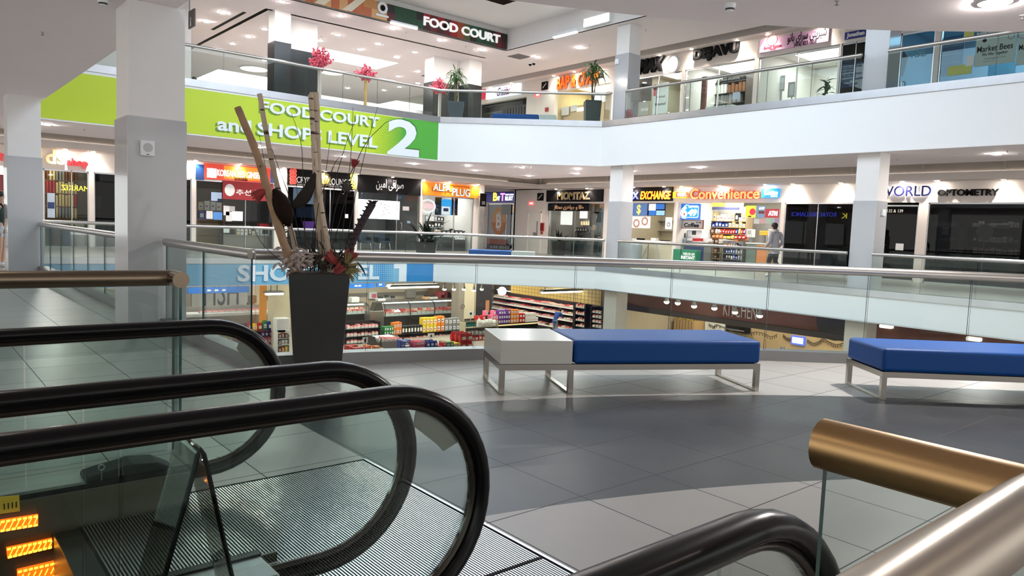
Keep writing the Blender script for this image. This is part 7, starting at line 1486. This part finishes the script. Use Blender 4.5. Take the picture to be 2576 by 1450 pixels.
# left middle case and the black case in front
fm = FA(34.4); t = shelfunit(fm, 'black chiller with silver packs right of the planter', 864, 952, [826, 845, 862], 0, .6, CASEB, True, zb=L5)
for py, w, cs in ((826, 'upper', ['white', 'black', 'white']), (845, 'middle', ['grey', 'grey', 'white', 'black']), (862, 'lower', ['cream', 'white', 'yellow', 'black'])): row(fm, 868, py, 948, py-1, -.08, 9, (.14, .24), cs, 'vacuum_pack', 'tray', 'on the %s board of the black chiller' % w, 'pack', 'packs in the black chiller, '+w, .34)
fb = FA(31.6); u0, u1, z0, z1 = fb.rect(948, 848, 1006, 905); z0 = L5; t = thing('curved_chiller', 'black sided chiller with white packages in front of the island rack', 'chiller', fb.p((u0+u1)/2, -.5, L5))
for u in (u0, u1-.06): build('side_panel', MB(fb).slab([], 0, 1) if False else MB().add([tuple(fb.p(uu_, d, z)) for uu_ in (u, u+.06) for d, z in ((.35, L5), (.35, L5+.75), (.15, z1-.35), (-.25, z1), (-1.0, z1), (-1.0, L5))], [(0, 1, 2, 3, 4, 5), (11, 10, 9, 8, 7, 6)]+[(i, (i+1) % 6, (i+1) % 6+6, i+6) for i in range(6)]), CASEB, t)
build('body', MB(fb).box(u0+.06, u1-.06, -1.0, .28, L5, L5+.55), GREY, t); build('top_panel', MB(fb).box(u0+.06, u1-.06, -.95, -.3, z1-.12, z1-.05), emi('chiller_top', (.85, .8, .75), .35), t)
row(fb, 955, 888, 1001, 888, .02, 6, (.14, .24), ['white', 'white', 'cream', 'grey'], 'white_package', 'tray', 'in the black sided chiller', 'package', 'packages in the black sided chiller', .4)
for o in [o for o in COL.objects if o.name.startswith('white_package')]: o.location.z = L5+.551
# front bunkers with piles of packets and bags
def bunker(label, y, px0, px1, ztop):
    fr = FA(y); u0, u1 = fr.pix(px0, 880)[0], fr.pix(px1, 880)[0]; t = thing('bunker', label, 'display table', fr.p((u0+u1)/2, -.5, L5)); build('table_top', MB(fr).box(u0, u1, -1.3, .25, ztop-.06, ztop), LGREY, t)
    for sx in (u0+.05, u1-.11):
        for dd in (-1.2, .1): build('leg', MB(fr).box(sx, sx+.06, dd, dd+.06, L5, ztop-.06), GREY, t)
    return fr
ZB = L5+.25; fl = bunker('low sales table of red and orange packets right of the planter', 29.3, 850, 968, ZB); f2 = bunker('low sales table of coloured bags in the middle of the market', 29.3, 1008, 1188, ZB)
def pile(fr, px0, px1, n, col, name, where, h, layers, kind='box', dd=0, dep=.3): row(fr, px0, 880, px1, 880, dd, n, h, [col], name, kind, where, name.replace('_', ' '), name+' pile', dep, .02, layers=1)
def heap(fr, px0, px1, col, name, where, cols, rows, lay, h, kind, base=ZB):
    u0, u1 = fr.pix(px0, 880)[0], fr.pix(px1, 880)[0]; w = (u1-u0)/cols
    for k in range(lay):
        for j in range(rows):
            for i in range(cols):
                if k and random.random() < .18*k: continue
                good(name, kind, col, fr.p(u0+w*(i+.5), .08-.36*j, base+.001+k*(h+.004)), (w*.92, .32, h), 0, '%s %s %s' % (col, name.replace('_', ' '), where), name.replace('_', ' '), '%s %ss %s' % (col, name.replace('_', ' '), where))
heap(fl, 858, 886, 'white', 'packet', 'at the left of the low sales table', 4, 2, 2, .13, 'box'); heap(fl, 886, 923, 'red', 'packet', 'heaped on the low sales table', 4, 3, 4, .13, 'box'); heap(fl, 924, 964, 'orange', 'packet', 'heaped on the low sales table', 3, 3, 4, .13, 'box')
heap(f2, 1010, 1036, 'blue', 'box', 'at the left of the bag table', 2, 2, 4, .16, 'box'); heap(f2, 1037, 1066, 'pink', 'rice_bag', 'on the bag table', 1, 2, 3, .20, 'bag'); heap(f2, 1066, 1096, 'blue', 'gift_bag', 'on the bag table', 3, 2, 2, .28, 'bag'); heap(f2, 1096, 1116, 'red', 'tea_box', 'on the bag table', 2, 3, 3, .15, 'box'); heap(f2, 1116, 1134, 'green', 'tin_box', 'on the bag table', 2, 2, 2, .22, 'box'); heap(f2, 1134, 1152, 'yellow', 'tin_box', 'on the bag table', 2, 2, 2, .18, 'box'); heap(f2, 1152, 1184, 'red', 'gift_bag', 'at the right of the bag table', 2, 3, 2, .40, 'bag')
# shelf of bottles at the right, under the juice boxes
fs_ = FA(32.6); t = shelfunit(fs_, 'small pale shelf of bottles and jugs left of the white bench table', 1168, 1248, [822, 840, 856], 0, .4, mat('shelf_beige', (.42, .38, .28), .5), True, zb=L5)
for k in range(9): u = fs_.pix(1172+k*3, 822)[0]; p = fs_.p(u, 0, fs_.pix(1184, 822)[1]); t = thing('bottle', 'dark green bottle on the top of the small pale shelf', 'bottle', p, 'dark green bottles'); build('body', MB().lathe([(.05, 0), (.05, .18), (.018, .26), (.018, .33)], p, 8), mat('bottle_green', (.02, .08, .06), .2), t, smooth=.7); build('label', MB().lathe([(.052, .05), (.052, .13)], p, 8), mat('goods_teal', (1, 1, 1)), t)
row(fs_, 1200, 822, 1246, 822, 0, 5, (.34, .44), ['white'], 'jug', 'bag', 'on the top of the small pale shelf', 'jug', 'white jugs on the small pale shelf', .25); row(fs_, 1172, 840, 1246, 840, 0, 8, (.16, .3), ['white', 'grey', 'cream'], 'jar', 'box', 'on the middle of the small pale shelf', 'jar', 'jars on the small pale shelf, middle', .25); row(fs_, 1172, 856, 1246, 856, 0, 8, (.2, .32), ['green', 'white', 'red', 'cream'], 'jar', 'box', 'on the lowest board of the small pale shelf', 'jar', 'jars on the small pale shelf, lowest', .25)
cc = FA(36.0); u0, u1, z0, z1 = cc.rect(1152, 730, 1196, 830); t = thing('column', 'two toned beige market column with a round emblem, right of the deli case', 'column', cc.p((u0+u1)/2, -.5, L5)); t['kind'] = 'structure'; build('shaft', MB(cc).box(u0+.45, u1, -.7, 0, L5, CL_), mat('cream_tile', (1, 1, 1)), t); build('side_cladding', MB(cc).box(u0, u0+.45, -.7, .01, L5, CL_), mat('taupe', (1, 1, 1)), t); build('emblem', MB(cc).ring(cc.pix(1164, 771), .10, .14, .01, .03, 18), STN, t)
dk = FA(37.0); u0, u1, z0, z1 = dk.rect(1198, 728, 1236, 812); t = thing('dark_wall_panel', 'dark wall panel with an orange brick strip left of the meat wall', 'panel', dk.p((u0+u1)/2, 0, L5)); build('panel', MB(dk).box(u0, u1, -.1, 0, L5, CL_), mat('charcoal_panel', (.025, .025, .03), .4), t); q = dk.rect(1221, 756, 1230, 786); build('brick_strip', MB(dk).box(q[0], q[1], 0, .03, q[2], q[3]), mat('brick_orange', (.50, .20, .10), .6), t)
# juice boxes
fj = FA(33.4); t = shelfunit(fj, 'display shelf carrying the rows of juice boxes', 1182, 1348, [813, 832], 0, .5, CASEB, True, zb=L5); build('price_rail', MB(fj).box(fj.pix(1182, 813)[0], fj.pix(1348, 809)[0], .16, .19, fj.pix(1265, 818)[1]-.03, fj.pix(1265, 818)[1]+.05), emi('rail_yellow', (.9, .7, .35), .6), t)
zj = fj.pix(1265, 813)[1]
for a, b, col, n, lay in ((1186, 1212, 'red', 4, 2), (1212, 1244, 'pink', 5, 3), (1245, 1274, 'purple', 5, 3), (1275, 1296, 'orange', 3, 3), (1297, 1311, 'red', 2, 3), (1312, 1344, 'white', 6, 2)):
    heap(fj, a, b, col, 'juice_box', 'on the display shelf before the meat wall' if not (col == 'red' and a > 1200) else 'right of the orange juice boxes', n, 1, lay, .26, 'box', zj)
# meat wall
fmw = FC(MX); PYM = [(746, 778), (762, 792), (776, 808), (795, 829)]
t = thing('meat_chiller', 'long multideck chiller of meat trays behind the man in the blue jumper', 'chiller', fmw.p(fmw.pix(1340, 800)[0], -.4, L5)); ua0, ub0 = fmw.pix(1238, 760)[0], fmw.pix(1446, 790)[0]
build('back', MB(fmw).box(ua0, ub0, -1.1, -1.05, L5, CL_-.5), mat('umber_panel', (.05, .03, .028), .6), t); build('base', MB(fmw).box(ua0, ub0, -1.05, .1, L5, fmw.pix(1340, 812)[1]-.05), CASEB, t); build('canopy', MB(fmw).box(ua0, ub0, -1.05, -.2, fmw.pix(1340, 742)[1], fmw.pix(1340, 730)[1]), mat('canopy_brown', (.14, .11, .08), .5), t)
build('canopy_lamp', MB(fmw).box(ua0+.1, ub0-.1, -.4, -.3, fmw.pix(1340, 742)[1]-.06, fmw.pix(1340, 742)[1]), emi('meat_tube', (1, .8, .75), 9), t)
zs = [fmw.pix(1340, (a+b)/2)[1] for a, b in PYM]
for k, z in enumerate(zs):
    build('meat_shelf', MB(fmw).box(ua0, ub0, -.95, -.1+.06*k, z-.04, z), CASEB, t); build('price_strip', MB(fmw).box(ua0, ub0, -.1+.06*k, -.09+.06*k, z-.05, z+.03), emi('price_strip', (.9, .75, .7), .35), t)
    n = 22
    for i in range(n):
        w = (ub0-ua0)/n; c_ = random.choice(['red', 'pink', 'pink', 'cream', 'red'])
        if random.random() < .9: good('meat_tray', 'tray', c_, fmw.p(ua0+w*(i+.5), -.34+.06*k, z+.001), (w*.9, .42, random.uniform(.12, .2)), rzof(fmw), '%s meat tray on the %s shelf of the long meat wall' % (c_, ('topmost', 'second', 'third', 'lowest')[k]), 'tray', 'meat trays on the long meat wall, %s shelf' % ('top', 'second', 'third', 'lowest')[k])
fd = FC(30.9); t = shelfunit(fd, 'dark cabinet with white packets right of the meat wall', 1449, 1477, [775, 792, 808, 822], 0, .4, CASEB, True, zb=L5)
for py, w in ((775, 'top'), (792, 'second'), (808, 'third'), (822, 'lowest')): row(fd, 1452, py, 1474, py+1, 0, 4, (.12, .24), ['white', 'grey', 'black'], 'white_packet', 'tray', 'on the %s shelf of the dark cabinet' % w, 'packet', 'packets in the dark cabinet, '+w, .3)
flat(fd, (1461, 751, 1476, 764), .02, WPLAIN, 'white price board at the top of the dark cabinet', 'board', 'price_board', .03)
fe = FC(29.4); t = shelfunit(fe, 'dark shelf with pink meat trays at the left edge of the beige column', 1492, 1520, [788, 800, 812, 824], 0, .5, mat('umber_panel', (1, 1, 1)), True, zb=L5)
for py, w in ((788, 'top'), (800, 'second'), (812, 'third'), (824, 'lowest')): row(fe, 1495, py, 1518, py+2, 0, 3, (.14, .2), ['pink', 'red', 'cream'], 'meat_tray', 'tray', 'on the %s shelf by the beige column' % w, 'tray', 'meat trays by the beige column, '+w, .36)
# ------------------------------------------------------------------ restaurant under the right-hand slab
WOODB = mat('redwood_board', (.17, .055, .035), .5, var=.35, scale=1.2); fk = FC(22.5); wk = FC(26.6)
struct('wall_lower_restaurant', MB(wk).box(-19.8, 4, -.2, 0, L5, CL_), mat('restaurant_cream', (.70, .52, .30), .6))
zk = fk.pix(1850, 805)[1]; zd = fk.pix(1850, 819)[1]
t = thing('wooden_beam', 'long redwood sign beam of the restaurant under the white slab front', 'beam', fk.p(-15, 0, zd)); a, b = -19.75, fk.pix(2129, 830)[0]
build('redwood_boards', MB(fk).box(a, b, -.2, 0, zk, CL_), WOODB, t); build('dark_angle', MB(fk).box(a, b, -.25, .10, zd, zk), mat('dark_beam', (.055, .04, .032), .6), t)
let(fk, t, 'KITCHEN', (1822, 762, 1906, 800), mat('brushed_letter', (.55, .45, .40), .4, .3), -.005, .0, .05); c_ = fk.pix(2103, 808); build('round_emblem', MB(fk).dsk(c_, .62, 0, .05, 28), mat('emblem_dark', (.05, .04, .04), .5), t); build('emblem_dots', MB(fk).dsk((c_[0]-.18, c_[1]+.22), .09, .05, .06, 10, 1.7).dsk((c_[0]+.18, c_[1]+.22), .09, .05, .06, 10, 1.7), LGREY, t)
t = thing('wooden_beam', 'brown restaurant beam at the lower right, beyond the beige column', 'beam', fk.p(-6, 0, zk)); a = fk.pix(2202, 840)[0]; build('boards', MB(fk).box(a, 2, -.2, 0, zk-.1, CL_), WOODB, t); build('lower_edge', MB(fk).box(a, 2, -.05, .05, zk-.4, zk-.1), mat('dark_beam', (1, 1, 1)), t)
for px, py, lb in ((2230, 822, 'white lamp box on the brown beam right of the beige column'), (2450, 854, 'small white spot lamp on the brown beam at the far right')): q = fk.pix(px, py, .1); one('beam_lamp', lb, 'lamp', MB(fk).box(q[0]-.18, q[0]+.18, .0, .2, q[1]-.05, q[1]+.06), emi('beam_lamp', (1, .95, .9), 1.0), bevel=.03)
def garl(label, fr, pts, d=.06, **k):
    t = thing('string_lights', label, 'string lights', fr.p(*[fr.pix(*pts[0], d)[0], d, fr.pix(*pts[0], d)[1]])); q = smooth_pts([fr.p(fr.pix(*p, d)[0], d, fr.pix(*p, d)[1]) for p in pts], 6); build('cord', MB().tube(q, .014, 5), DKGREY, t); m_ = MB()
    for p in q[1::2]: m_.ell(p-V((0, 0, .07)), (.02, .02, .05), 6, 5)
    build('bulbs', m_, mat('bulb_dark', (.16, .10, .05), .3), t)
garl('left string of lights on the restaurant wall', wk, [(1566, 789), (1575, 797), (1585, 795), (1595, 786), (1606, 788), (1618, 791), (1650, 797)]); garl('string of lights in the middle of the restaurant wall', wk, [(1783, 815), (1795, 822), (1806, 818), (1850, 838), (1880, 842), (1900, 836), (1922, 840), (1940, 848), (1955, 842)], .38); garl('string of lights left of the restaurant screen', wk, [(1970, 842), (1978, 850), (1988, 852), (1995, 848)]); garl('right string of lights on the restaurant wall', wk, [(2030, 855), (2045, 864), (2060, 860), (2070, 853), (2088, 862), (2105, 868), (2125, 862)])
t = sign('glowing blue striped menu screen on the restaurant wall', wk, (1993, 846, 2027, 868), .10, emi('menu_blue', (.10, .16, .75), .9), name='menu_screen', cat='screen'); u0, u1, z0, z1 = wk.rect(1993, 846, 2027, 868)
m_ = MB(wk)
for k in range(4): z = z0+.06+k*(z1-z0-.1)/4; m_.box(u0+.05, u1-.05, .10, .105, z, z+.045)
build('white_stripes', m_, WL, t)
for r, m, lb in (((1620, 789, 1634, 805), 'red', 'red and white notice on the restaurant wall'), ((1635, 793, 1643, 806), 'white', 'small white notice right of the red one'), ((1675, 797, 1690, 816), 'cream', 'pale plan sheet right of the white notice')):
    t = flat(wk, r, 0, mat('goods_white', (1, 1, 1)) if m != 'cream' else MW, lb, 'notice', 'notice', .02)
    if m == 'red': q = wk.rect(1620, 789, 1634, 799, d=.02); build('red_half', MB(wk).box(q[0], q[1], .02, .025, q[2], q[3]), mat('goods_red', (1, 1, 1)), t)
u0, u1, z0, z1 = wk.rect(1694, 806, 1746, 850, d=1.0); t = thing('wooden_crate', 'pale wooden crate cabinet with yellow garland on top in the restaurant', 'cabinet', wk.p((u0+u1)/2, .6, L5)); build('body', MB(wk).box(u0, u1, .3, 1.0, L5, z1), mat('crate_pine', (.62, .42, .20), .6), t); m_ = MB(wk)
for k in range(7): q = u0+(u1-u0)*k/7; m_.box(q, q+.02, 1.0, 1.01, L5, z1)
build('plank_joints', m_, WOODD, t); m_ = MB()
for k in range(26): m_.ell(wk.p(u0+random.random()*(u1-u0), .6+random.random()*.35, z1+.03+random.random()*.05), .05, 6, 5)
build('garland', m_, mat('garland_yellow', (.65, .50, .10), .5), t)
u0, u1, z0, z1 = wk.rect(1764, 812, 1814, 850, d=.6); one('white_screen', 'white partition board beside the pine crate in the restaurant', 'partition', MB(wk).box(u0, u1, .3, .36, L5, z1), WPLAIN); u0, u1, z0, z1 = wk.rect(1815, 822, 1878, 836, d=.3); t = thing('air_curtain', 'long black air vent box on the restaurant wall', 'vent', wk.p((u0+u1)/2, .1, z0)); build('body', MB(wk).box(u0, u1, 0, .3, z0, z1), BLK, t); build('slot', MB(wk).box(u0+.1, u1-.1, .3, .305, z0+.06, z0+.12), GREY, t)
p = wk.pix(1588, 826, .8); q = wk.p(p[0], .8, p[1]); t = thing('flower_vase', 'small vase with yellow flowers on a restaurant ledge', 'vase', q); build('vase', MB().lathe([(.06, 0), (.09, .12), (.04, .22)], q, 10), WPLAIN, t); m_ = MB()
for k in range(14): m_.ell(q+V((random.gauss(0, .06), random.gauss(0, .06), .3+random.random()*.25)), .04, 6, 5)
build('flowers', m_, mat('garland_yellow', (1, 1, 1)), t); one('ledge', 'white ledge carrying the small flower vase', 'ledge', MB(wk).box(p[0]-.2, p[0]+.5, .5, 1.1, L5, p[1]-.002), WPLAIN)
u0, u1, z0, z1 = wk.rect(1922, 880, 1976, 905, d=2.0); t = thing('restaurant_counter', 'red edged white counter at the bottom of the restaurant opening', 'counter', wk.p((u0+u1)/2, 2.4, L5)); build('body', MB(wk).box(u0, u1, 2.0, 2.8, L5, z1-.06), WPLAIN, t); build('red_edge', MB(wk).box(u0-.02, u1+.02, 1.98, 2.82, z1-.06, z1), mat('goods_red', (1, 1, 1)), t)
u = wk.pix(1969, 876, 2.4)[0]; q = wk.p(u, 2.4, z1); one('steel_tin', 'small steel tin standing on the red edged counter', 'tin', MB().lathe([(.08, 0), (.08, .22)], q, 12), STN)
# ------------------------------------------------------------------ people
SKIN = mat('skin', (.55, .34, .25), .5, var=.05)
def skinned(name, joints, edges, m, parent, T, root=0, sub=2):
    me = bpy.data.meshes.new(name); me.from_pydata([T(q[0]) for q in joints], edges, []); me.materials.append(m)
    o = bpy.data.objects.new(name, me); COL.objects.link(o); o.parent = parent
    o.modifiers.new('skin', 'SKIN')
    if not me.skin_vertices: 
        bm = bmesh.new(); bm.from_mesh(me); bm.verts.layers.skin.verify(); bm.to_mesh(me); bm.free()
    for i, q in enumerate(joints):
        sv = me.skin_vertices[0].data[i]; sv.radius = (q[1], q[2] if len(q) > 2 else q[1]); sv.use_root = i == root
    o.modifiers['skin'].use_smooth_shade = True
    s = o.modifiers.new('smooth', 'SUBSURF'); s.levels = sub; s.render_levels = sub
    return o
POSE = dict(pel=(0, 0, .515), wai=(0, 0, .60), che=(0, .0, .72), nek=(0, 0, .835), hed=(0, .012, .895), top=(0, .008, .955))
for s_, k in ((-1, 'L'), (1, 'R')):
    POSE.update({'sh'+k: (s_*.105, 0, .795), 'el'+k: (s_*.135, -.02, .63), 'wr'+k: (s_*.14, .03, .49), 'hi'+k: (s_*.05, 0, .50), 'kn'+k: (s_*.055, .01, .275), 'an'+k: (s_*.055, -.01, .045), 'to'+k: (s_*.06, .09, .018)})
def person(label, loc, heading, Hh, pose, top_m, leg_m, hair_m, shoe_m, hood=False, bare_leg=False, long_hair=False, hem=.47, sleeves=True, group=None):
    J = dict(POSE); J.update(pose)
    t = thing('person', label, 'person', loc, group, 0)
    c, s = math.cos(heading-math.pi/2), math.sin(heading-math.pi/2)
    def T(q): x, y, z = q[0]*Hh, q[1]*Hh, q[2]*Hh; return (x*c-y*s, x*s+y*c, z)
    def R(k, r, r2=None): return (J[k], r*Hh, (r2 or r)*Hh)
    names = ['pel', 'wai', 'che', 'nek', 'hed', 'top']; rad = [(.066, .048), (.058, .042), (.070, .048), (.030, .030), (.047, .052), (.036, .040)]
    js = [R(n, *r) for n, r in zip(names, rad)]; ed = [(0, 1), (1, 2), (2, 3), (3, 4), (4, 5)]
    def limb(start, ks, rs):
        p = start
        for k, r in zip(ks, rs): js.append(R(k, r)); ed.append((p, len(js)-1)); p = len(js)-1
        return p
    for k in 'LR':
        w = limb(2, ['sh'+k, 'el'+k, 'wr'+k], [.034, .025, .018]); e, wr = V(J['el'+k]), V(J['wr'+k]); d = (wr-e).normalized(); sd = V((1 if k == 'R' else -1, 0, 0)); fw_ = d.cross(sd).normalized()
        pm = wr+d*.035; js.append((tuple(pm), .016*Hh, .010*Hh)); ed.append((w, len(js)-1)); pi = len(js)-1
        for q in range(4):
            a = pm+fw_*(.010*(q-1.5))+d*.016; L = (.034, .041, .038, .029)[q]; b = a+d*L*.55; g = b+d*L*.4-sd*.012
            for pt, rr in ((a, .0055), (b, .005), (g, .0042)): js.append((tuple(pt), rr*Hh)); ed.append((pi if pt is a else len(js)-2, len(js)-1))
        a = wr+d*.012+fw_*.016; b = a+fw_*.014+d*.018
        for pt, rr in ((a, .006), (b, .005)): js.append((tuple(pt), rr*Hh)); ed.append((w if pt is a else len(js)-2, len(js)-1))
        limb(0, ['hi'+k, 'kn'+k, 'an'+k, 'to'+k], [.055, .036, .023, .020])
    body = skinned('body', js, ed, SKIN, t, T)
    # nose, ears and eyes on the head
    hd = V(J['hed']); tp = V(J['top']); fw2 = V((0, 1, 0)); m_ = MB()
    def W(q): return base_of(t)+V(T(q))
    m_.ell(W(hd+V((0, .055, .004))), .011*Hh, 8, 6).ell(W(hd+V((-.048, .0, .004))), (.008*Hh, .010*Hh, .016*Hh), 8, 6).ell(W(hd+V((.048, .0, .004))), (.008*Hh, .010*Hh, .016*Hh), 8, 6)
    build('face_details', m_, SKIN, body, smooth=1); m_ = MB()
    for q in (-.018, .018): m_.ell(W(hd+V((q, .048, .018))), .006*Hh, 8, 6)
    m_.ell(W(hd+V((0, .048, -.026))), (.012*Hh, .006*Hh, .004*Hh), 8, 5); build('eyes_and_mouth', m_, mat('eye_dark', (.05, .02, .02), .4), body)
    hr = MB(); hr.ell(W(hd+V((0, -.014, .038))), (.056*Hh, .060*Hh, .050*Hh), 14, 9); hr.ell(W(hd+V((0, -.028, .010))), (.050*Hh, .040*Hh, .050*Hh), 12, 8)
    if long_hair: hr.ell(W(hd+V((0, -.034, -.04))), (.052*Hh, .034*Hh, .085*Hh), 12, 8)
    build('hair', hr, hair_m, t, smooth=1)
    # clothes follow the body
    js2 = [(J['pel'] if hem < .5 else J['wai'], .088*Hh, .068*Hh), (J['wai'], .084*Hh, .064*Hh), (J['che'], .092*Hh, .066*Hh), (tuple(V(J['nek'])-V((0, 0, .028))), .040*Hh)]; e2 = [(0, 1), (1, 2), (2, 3)]
    if hem < .5: js2.append((tuple(V(J['pel'])-V((0, 0, .035))), .088*Hh, .068*Hh)); e2.append((0, 4))
    for k in 'LR':
        n = len(js2); js2 += [(J['sh'+k], .044*Hh), (J['el'+k], .035*Hh), (tuple(V(J['el'+k]).lerp(V(J['wr'+k]), .93 if sleeves else .05)), .027*Hh)]; e2 += [(2, n), (n, n+1), (n+1, n+2)]
    skinned('hoodie' if hood else 'top', js2, e2, top_m, t, T)
    if hood: build('hood', MB().ell(W(V(J['nek'])+V((0, -.035, -.002))), (.062*Hh, .040*Hh, .040*Hh), 14, 8), top_m, t, smooth=1)
    js3 = [(tuple(V(J['pel'])+V((0, 0, .03))), .074*Hh, .056*Hh), (J['pel'], .074*Hh, .056*Hh)]; e3 = [(0, 1)]
    for k in 'LR':
        n = len(js3); q = V(J['kn'+k]); js3 += [(J['hi'+k], .060*Hh), (J['kn'+k] if not bare_leg else tuple(V(J['hi'+k]).lerp(q, .6)), (.043 if not bare_leg else .052)*Hh)]; e3 += [(1, n), (n, n+1)]
        if not bare_leg: js3.append((tuple(V(J['an'+k]).lerp(q, .12)), .031*Hh)); e3.append((n+1, n+2))
    skinned('shorts' if bare_leg else 'trousers', js3, e3, leg_m, t, T)
    for k in 'LR':
        a, b = V(J['an'+k]), V(J['to'+k]); d = (b-a); up = V((0, 0, 1)) if abs(d.normalized().z) < .8 else V((0, 1, 0))
        skinned('shoe', [(tuple(a-d*.30-V((0, 0, .012))), .030*Hh), (tuple(a+d*.35), .033*Hh), (tuple(b), .027*Hh)], [(0, 1), (1, 2)], shoe_m, t, T)
    return t
HOOD = mat('grey_hoodie', (.36, .36, .39), .8); JEAN = mat('black_jeans', (.012, .012, .014), .7); HAIRB = mat('black_hair', (.010, .009, .008), .6); SHOE = mat('white_shoe', (.6, .6, .6), .5)
p = onz(1944, 698, 0)
person('man in a grey hoodie and black trousers walking past the convenience shop, one heel raised', (p.x, p.y, 0), math.radians(75), 1.86,
       dict(pel=(0, 0, .50), wai=(0, .01, .59), che=(0, .02, .71), nek=(0, .03, .825), hed=(-.01, .04, .888), top=(-.01, .035, .95), hiL=(-.05, 0, .485), knL=(-.055, .07, .275), anL=(-.05, .04, .05), toL=(-.05, .13, .02), hiR=(.05, 0, .485), knR=(.055, .03, .275), anR=(.06, -.15, .135), toR=(.06, -.135, .035),
            elL=(-.128, -.01, .635), wrL=(-.125, .09, .54), elR=(.14, -.04, .635), wrR=(.115, .05, .53)), HOOD, JEAN, HAIRB, SHOE, hood=True)
p = C.p(C.pix(1492, 600, -.55)[0], -.55, 0)
person('woman with fair hair in black at the jewellery shop counter', (p.x, p.y, 0), math.radians(-60), 1.66, dict(hed=(0, .03, .885), top=(0, .035, .945), elR=(.14, .03, .63), wrR=(.10, .16, .60), elL=(-.14, .03, .63), wrL=(-.10, .16, .60)), mat('black_top', (.012, .012, .014), .8), JEAN, mat('fair_hair', (.42, .27, .14), .6), mat('black_shoe', (.02, .02, .02), .5), long_hair=True)
p = V((30.35, 31.95, L5))
person('man in a blue jumper and grey trousers bending towards the meat shelves', (p.x, p.y, L5), math.radians(10), 1.80, dict(pel=(0, -.03, .515), wai=(0, .02, .60), che=(0, .10, .70), nek=(0, .19, .79), hed=(0, .245, .825), top=(0, .285, .87), shL=(-.105, .15, .755), shR=(.105, .15, .755), elL=(-.13, .20, .62), wrL=(-.10, .30, .60), elR=(.13, .20, .62), wrR=(.10, .30, .60)), mat('blue_jumper', (.02, .07, .32), .8), mat('grey_trousers', (.20, .24, .30), .8), HAIRB, mat('black_shoe', (1, 1, 1)))
p = onz(3, 672, 0)
PLAID = mat('plaid_shorts', (.5, .52, .6), .8, var=.8, scale=14)
person('person in a dark top and plaid shorts at the left edge of the photo', (p.x, p.y, 0), math.radians(-30), 1.70, dict(), mat('dark_teal_top', (.03, .05, .05), .8), PLAID, HAIRB, SHOE, bare_leg=True, sleeves=False)
q = FA(30.6).pix(489, 196); person('person standing behind the yellow counter at the far left of the food court', (q[0], 30.6, U5), math.radians(-100), 1.66, dict(), mat('black_top', (1, 1, 1)), JEAN, HAIRB, mat('black_shoe', (1, 1, 1)))
